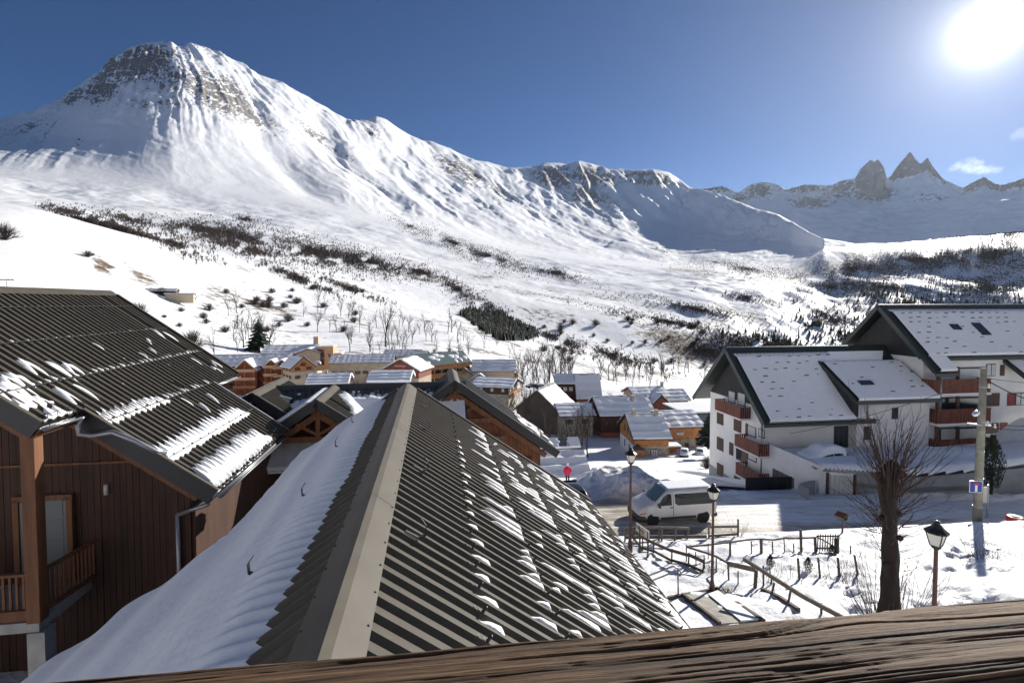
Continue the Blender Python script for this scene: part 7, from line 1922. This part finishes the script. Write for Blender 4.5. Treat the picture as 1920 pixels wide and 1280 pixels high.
# ------------------------------------------------------------------ woods on the far slopes (uncountable masses)
def tmpl_bare(seed):
    rr = random.Random(seed); V_, F_ = [], []
    for k in range(9):
        a = rr.uniform(0, 6.283); sp = rr.uniform(.05, .34); h = rr.uniform(.65, 1.0) if k else 1.0; z0 = rr.uniform(0, .45) if k else -.05; w = .026 if k == 0 else .030
        c, s = math.cos(a), math.sin(a); n = len(V_)
        V_ += [(-s * w, c * w, z0), (s * w, -c * w, z0), (c * sp, s * sp, h)]; F_.append((n, n + 1, n + 2))
        n = len(V_); V_ += [(c * sp * .3, s * sp * .3, z0 + .15), (c * sp * .6 + .045, s * sp * .6, h * .7), (c * sp * 1.25, s * sp * 1.25, h * .82)]; F_.append((n, n + 1, n + 2))
    return np.array(V_), np.array(F_)
def tmpl_con(seed):
    rr = random.Random(seed); V_, F_ = [], []
    for k in range(4):
        z, r, h = .08 + k * .21, .23 - k * .045, .34
        n = len(V_); m_ = 6
        for i in range(m_): V_.append((math.cos(i * 1.047 + k) * r * rr.uniform(.75, 1.15), math.sin(i * 1.047 + k) * r * rr.uniform(.75, 1.15), z + rr.uniform(-.03, .03)))
        V_.append((0, 0, z + h))
        for i in range(m_): F_.append((n + i, n + (i + 1) % m_, n + m_))
    return np.array(V_), np.array(F_)
def wood(name, label, pts, hts, tmpls, m):
    Vs, Fs, off = [], [], 0; r_ = np.random.default_rng(len(pts))
    P_ = np.array(pts); H_ = np.array(hts); pick = r_.integers(0, len(tmpls), len(P_)); A_ = r_.uniform(0, 6.28, len(P_)); W_ = r_.uniform(.8, 1.3, len(P_))
    for t, (tv, tf) in enumerate(tmpls):
        s = np.where(pick == t)[0]
        if not len(s): continue
        c, q = np.cos(A_[s])[:, None], np.sin(A_[s])[:, None]
        x = (tv[None, :, 0] * c - tv[None, :, 1] * q) * (H_[s] * W_[s])[:, None] + P_[s, 0:1]; y = (tv[None, :, 0] * q + tv[None, :, 1] * c) * (H_[s] * W_[s])[:, None] + P_[s, 1:2]; z = tv[None, :, 2] * H_[s][:, None] + P_[s, 2:3]
        Vs.append(np.stack([x, y, z], -1).reshape(-1, 3)); Fs.append((tf[None] + (np.arange(len(s)) * len(tv))[:, None, None]).reshape(-1, 3) + off); off += len(s) * len(tv)
    o_ = link(bpy.data.objects.new(name, np_mesh(name, np.concatenate(Vs), np.concatenate(Fs), m, smooth=False)))
    return tag(o_, label, 'wood', kind='stuff')
rn = np.random.default_rng(99)
def scatter(regions, h_m, dmin=350.0, thin=None):
    pts, hts = [], []
    for (cx, cy, rx, ry, ang_, n_) in regions:
        k = 0
        while k < n_:
            a, q = rn.uniform(0, 6.283), min(1.7, abs(rn.normal(0, .72))); ex, ey = q * rx * math.cos(a), q * ry * math.sin(a)
            px = cx + ex * math.cos(ang_) - ey * math.sin(ang_); py = cy + ex * math.sin(ang_) + ey * math.cos(ang_); k += 1
            if not (-30 < px < 1960): continue
            if float(gnoise(px / (thin or 26), py / ((thin or 26) * .5), 17)) < rn.uniform(-.5, .05): continue
            g = ground(px, py, dmin); pts.append(g); hts.append(rn.uniform(*h_m) * rn.uniform(.6, 1.1) * (1 if g.y < 1500 else 1.2))
    return pts, hts
BT = [tmpl_bare(i) for i in range(5)]; CTm = [tmpl_con(i) for i in range(4)]
wood_m = mat('bare_wood', (0.085, 0.064, 0.053), .9, var=.35, scale=.02)
Rg = [(130, 398, 40, 7, .2, 160), (205, 428, 75, 16, .35, 800), (250, 412, 60, 9, .2, 260), (390, 432, 90, 16, .1, 900), (450, 448, 75, 22, .15, 900), (462, 412, 34, 7, .15, 120), (600, 476, 90, 22, .25, 1500), (690, 492, 90, 17, .25, 1100), (790, 512, 45, 11, .25, 420),
      (770, 425, 50, 12, .5, 300), (850, 455, 75, 12, .42, 700), (920, 482, 80, 15, .33, 1000), (1040, 512, 50, 9, .25, 420),
      (660, 545, 60, 6, .35, 160), (560, 525, 70, 7, .4, 200), (860, 545, 60, 14, .6, 300), (940, 590, 60, 10, .62, 260), (1050, 640, 70, 9, .4, 260), (1150, 670, 90, 14, .3, 300), (470, 470, 80, 14, .3, 260), (330, 460, 60, 12, .4, 160)]
Rg = [r[:5] + (int(r[5] * 3.2),) for r in Rg]
pts, hts = scatter(Rg[:6], (5, 9), 800); p2_, h2_ = scatter(Rg[6:], (4.5, 8), 480); pts += p2_; hts += h2_
wood('bare_wood', 'belts of leafless wood along the foot of the mountain', pts, hts, BT, wood_m)
Rg = [(1340, 492, 110, 10, .1, 700), (1400, 505, 110, 14, .12, 1300), (1250, 470, 30, 8, .6, 160), (1600, 505, 100, 22, .0, 1500), (1720, 490, 130, 26, -.05, 2600), (1850, 478, 110, 30, -.05, 2200), (1880, 440, 90, 16, -.1, 800), (1660, 540, 150, 18, .05, 900), (1850, 540, 120, 28, 0, 1500), (1720, 585, 150, 26, .05, 1500), (1880, 600, 80, 26, 0, 900), (1560, 540, 60, 16, .1, 500),
      (1300, 580, 120, 9, .18, 500), (1250, 605, 140, 9, .2, 500), (1400, 560, 60, 8, .2, 200), (1420, 650, 110, 18, .15, 900), (1500, 680, 90, 22, .1, 900), (1330, 660, 60, 10, .2, 200), (1560, 600, 60, 20, .3, 500)]
Rg = [r[:5] + (int(r[5] * 2.0),) for r in Rg]
pts, hts = scatter(Rg, (6, 10), 900, thin=36)
wood('bare_wood', 'dark leafless woods on the hill beyond the gorge', pts, hts, BT, wood_m)
Rg = [(1530, 610, 40, 26, .3, 160), (1590, 640, 50, 34, .4, 260), (1440, 640, 60, 12, .2, 120), (1390, 660, 40, 12, .5, 90), (1640, 560, 60, 24, 0, 120), (1880, 600, 60, 26, 0, 200), (672, 487, 10, 8, 0, 9), (700, 490, 5, 6, 0, 4), (655, 492, 6, 6, 0, 5), (1480, 650, 50, 14, .3, 140), (1700, 570, 100, 20, .05, 160), (1800, 580, 100, 25, .05, 160)]
pts, hts = scatter(Rg, (11, 17), 480)
wood('conifer_wood', 'scattered dark conifers in the gorge and on the far hill', pts, hts, CTm, conifer_m)
# dense plantation below the ravine
pl = [(862, 590), (880, 578), (940, 590), (1005, 620), (1010, 632), (985, 640), (940, 640), (900, 620)]
def inside(px, py, poly):
    c = False; j = len(poly) - 1
    for i in range(len(poly)):
        if (poly[i][1] > py) != (poly[j][1] > py) and px < (poly[j][0] - poly[i][0]) * (py - poly[i][1]) / (poly[j][1] - poly[i][1]) + poly[i][0]: c = not c
        j = i
    return c
pts, hts = [], []
while len(pts) < 1100:
    px, py = rn.uniform(858, 1012), rn.uniform(576, 642)
    if inside(px, py, pl): pts.append(ground(px, py, 380)); hts.append(rn.uniform(7.5, 10.5))
wood('conifer_wood', 'dense dark green conifer plantation on the white slope', pts, hts, CTm, conifer_m)
# ski lift pylon at the left edge
g = ground(15, 538); k_ = g.y / FPX
sl = empty('ski_lift_pylon', g, 0, 'ski lift pylon with cross arm at the left edge above the roof', 'pylon')
b = MB(); b.tube([(0, 0, 0), (0, 0, 15 * k_)], [.9 * k_, .6 * k_], 6); b.build('mast', zinc_m, sl)
b = MB(); b.box((0, 0, 14 * k_), (26 * k_, 1.2 * k_, 1.2 * k_)); b.build('cross_arm', iron_m, sl)
for x in (-11, -4, 4, 11):
    b = MB(); b.box((x * k_, 0, 12.6 * k_), (4 * k_, 1.5 * k_, 1.0 * k_)); b.build('pulley_bank', iron_m, sl)
# ------------------------------------------------------------------ thin winter haze over the valley
zlo = min(float(Z.min()), float(Z2.min())) - 2.0
zhi = max(float(Z.max()), float(Z2.max())) + 60.0
b = MB(); b.box((1500.0, 9300.0, (zlo + zhi) / 2), (46000.0, 20500.0, zhi - zlo))
hzm = bpy.data.materials.new('valley_haze'); hzm.use_nodes = True
hn, hl = hzm.node_tree.nodes, hzm.node_tree.links; hn.clear()
ho = hn.new('ShaderNodeOutputMaterial'); hv = hn.new('ShaderNodeVolumePrincipled')
hv.inputs['Color'].default_value = (0.80, 0.88, 1.0, 1); hv.inputs['Density'].default_value = 3.0e-6; hv.inputs['Anisotropy'].default_value = 0.55
hl.new(hv.outputs[0], ho.inputs['Volume'])
ho_ = b.build('haze', hzm); tag(ho_, 'thin bluish winter haze in the valley air', 'haze', kind='stuff')
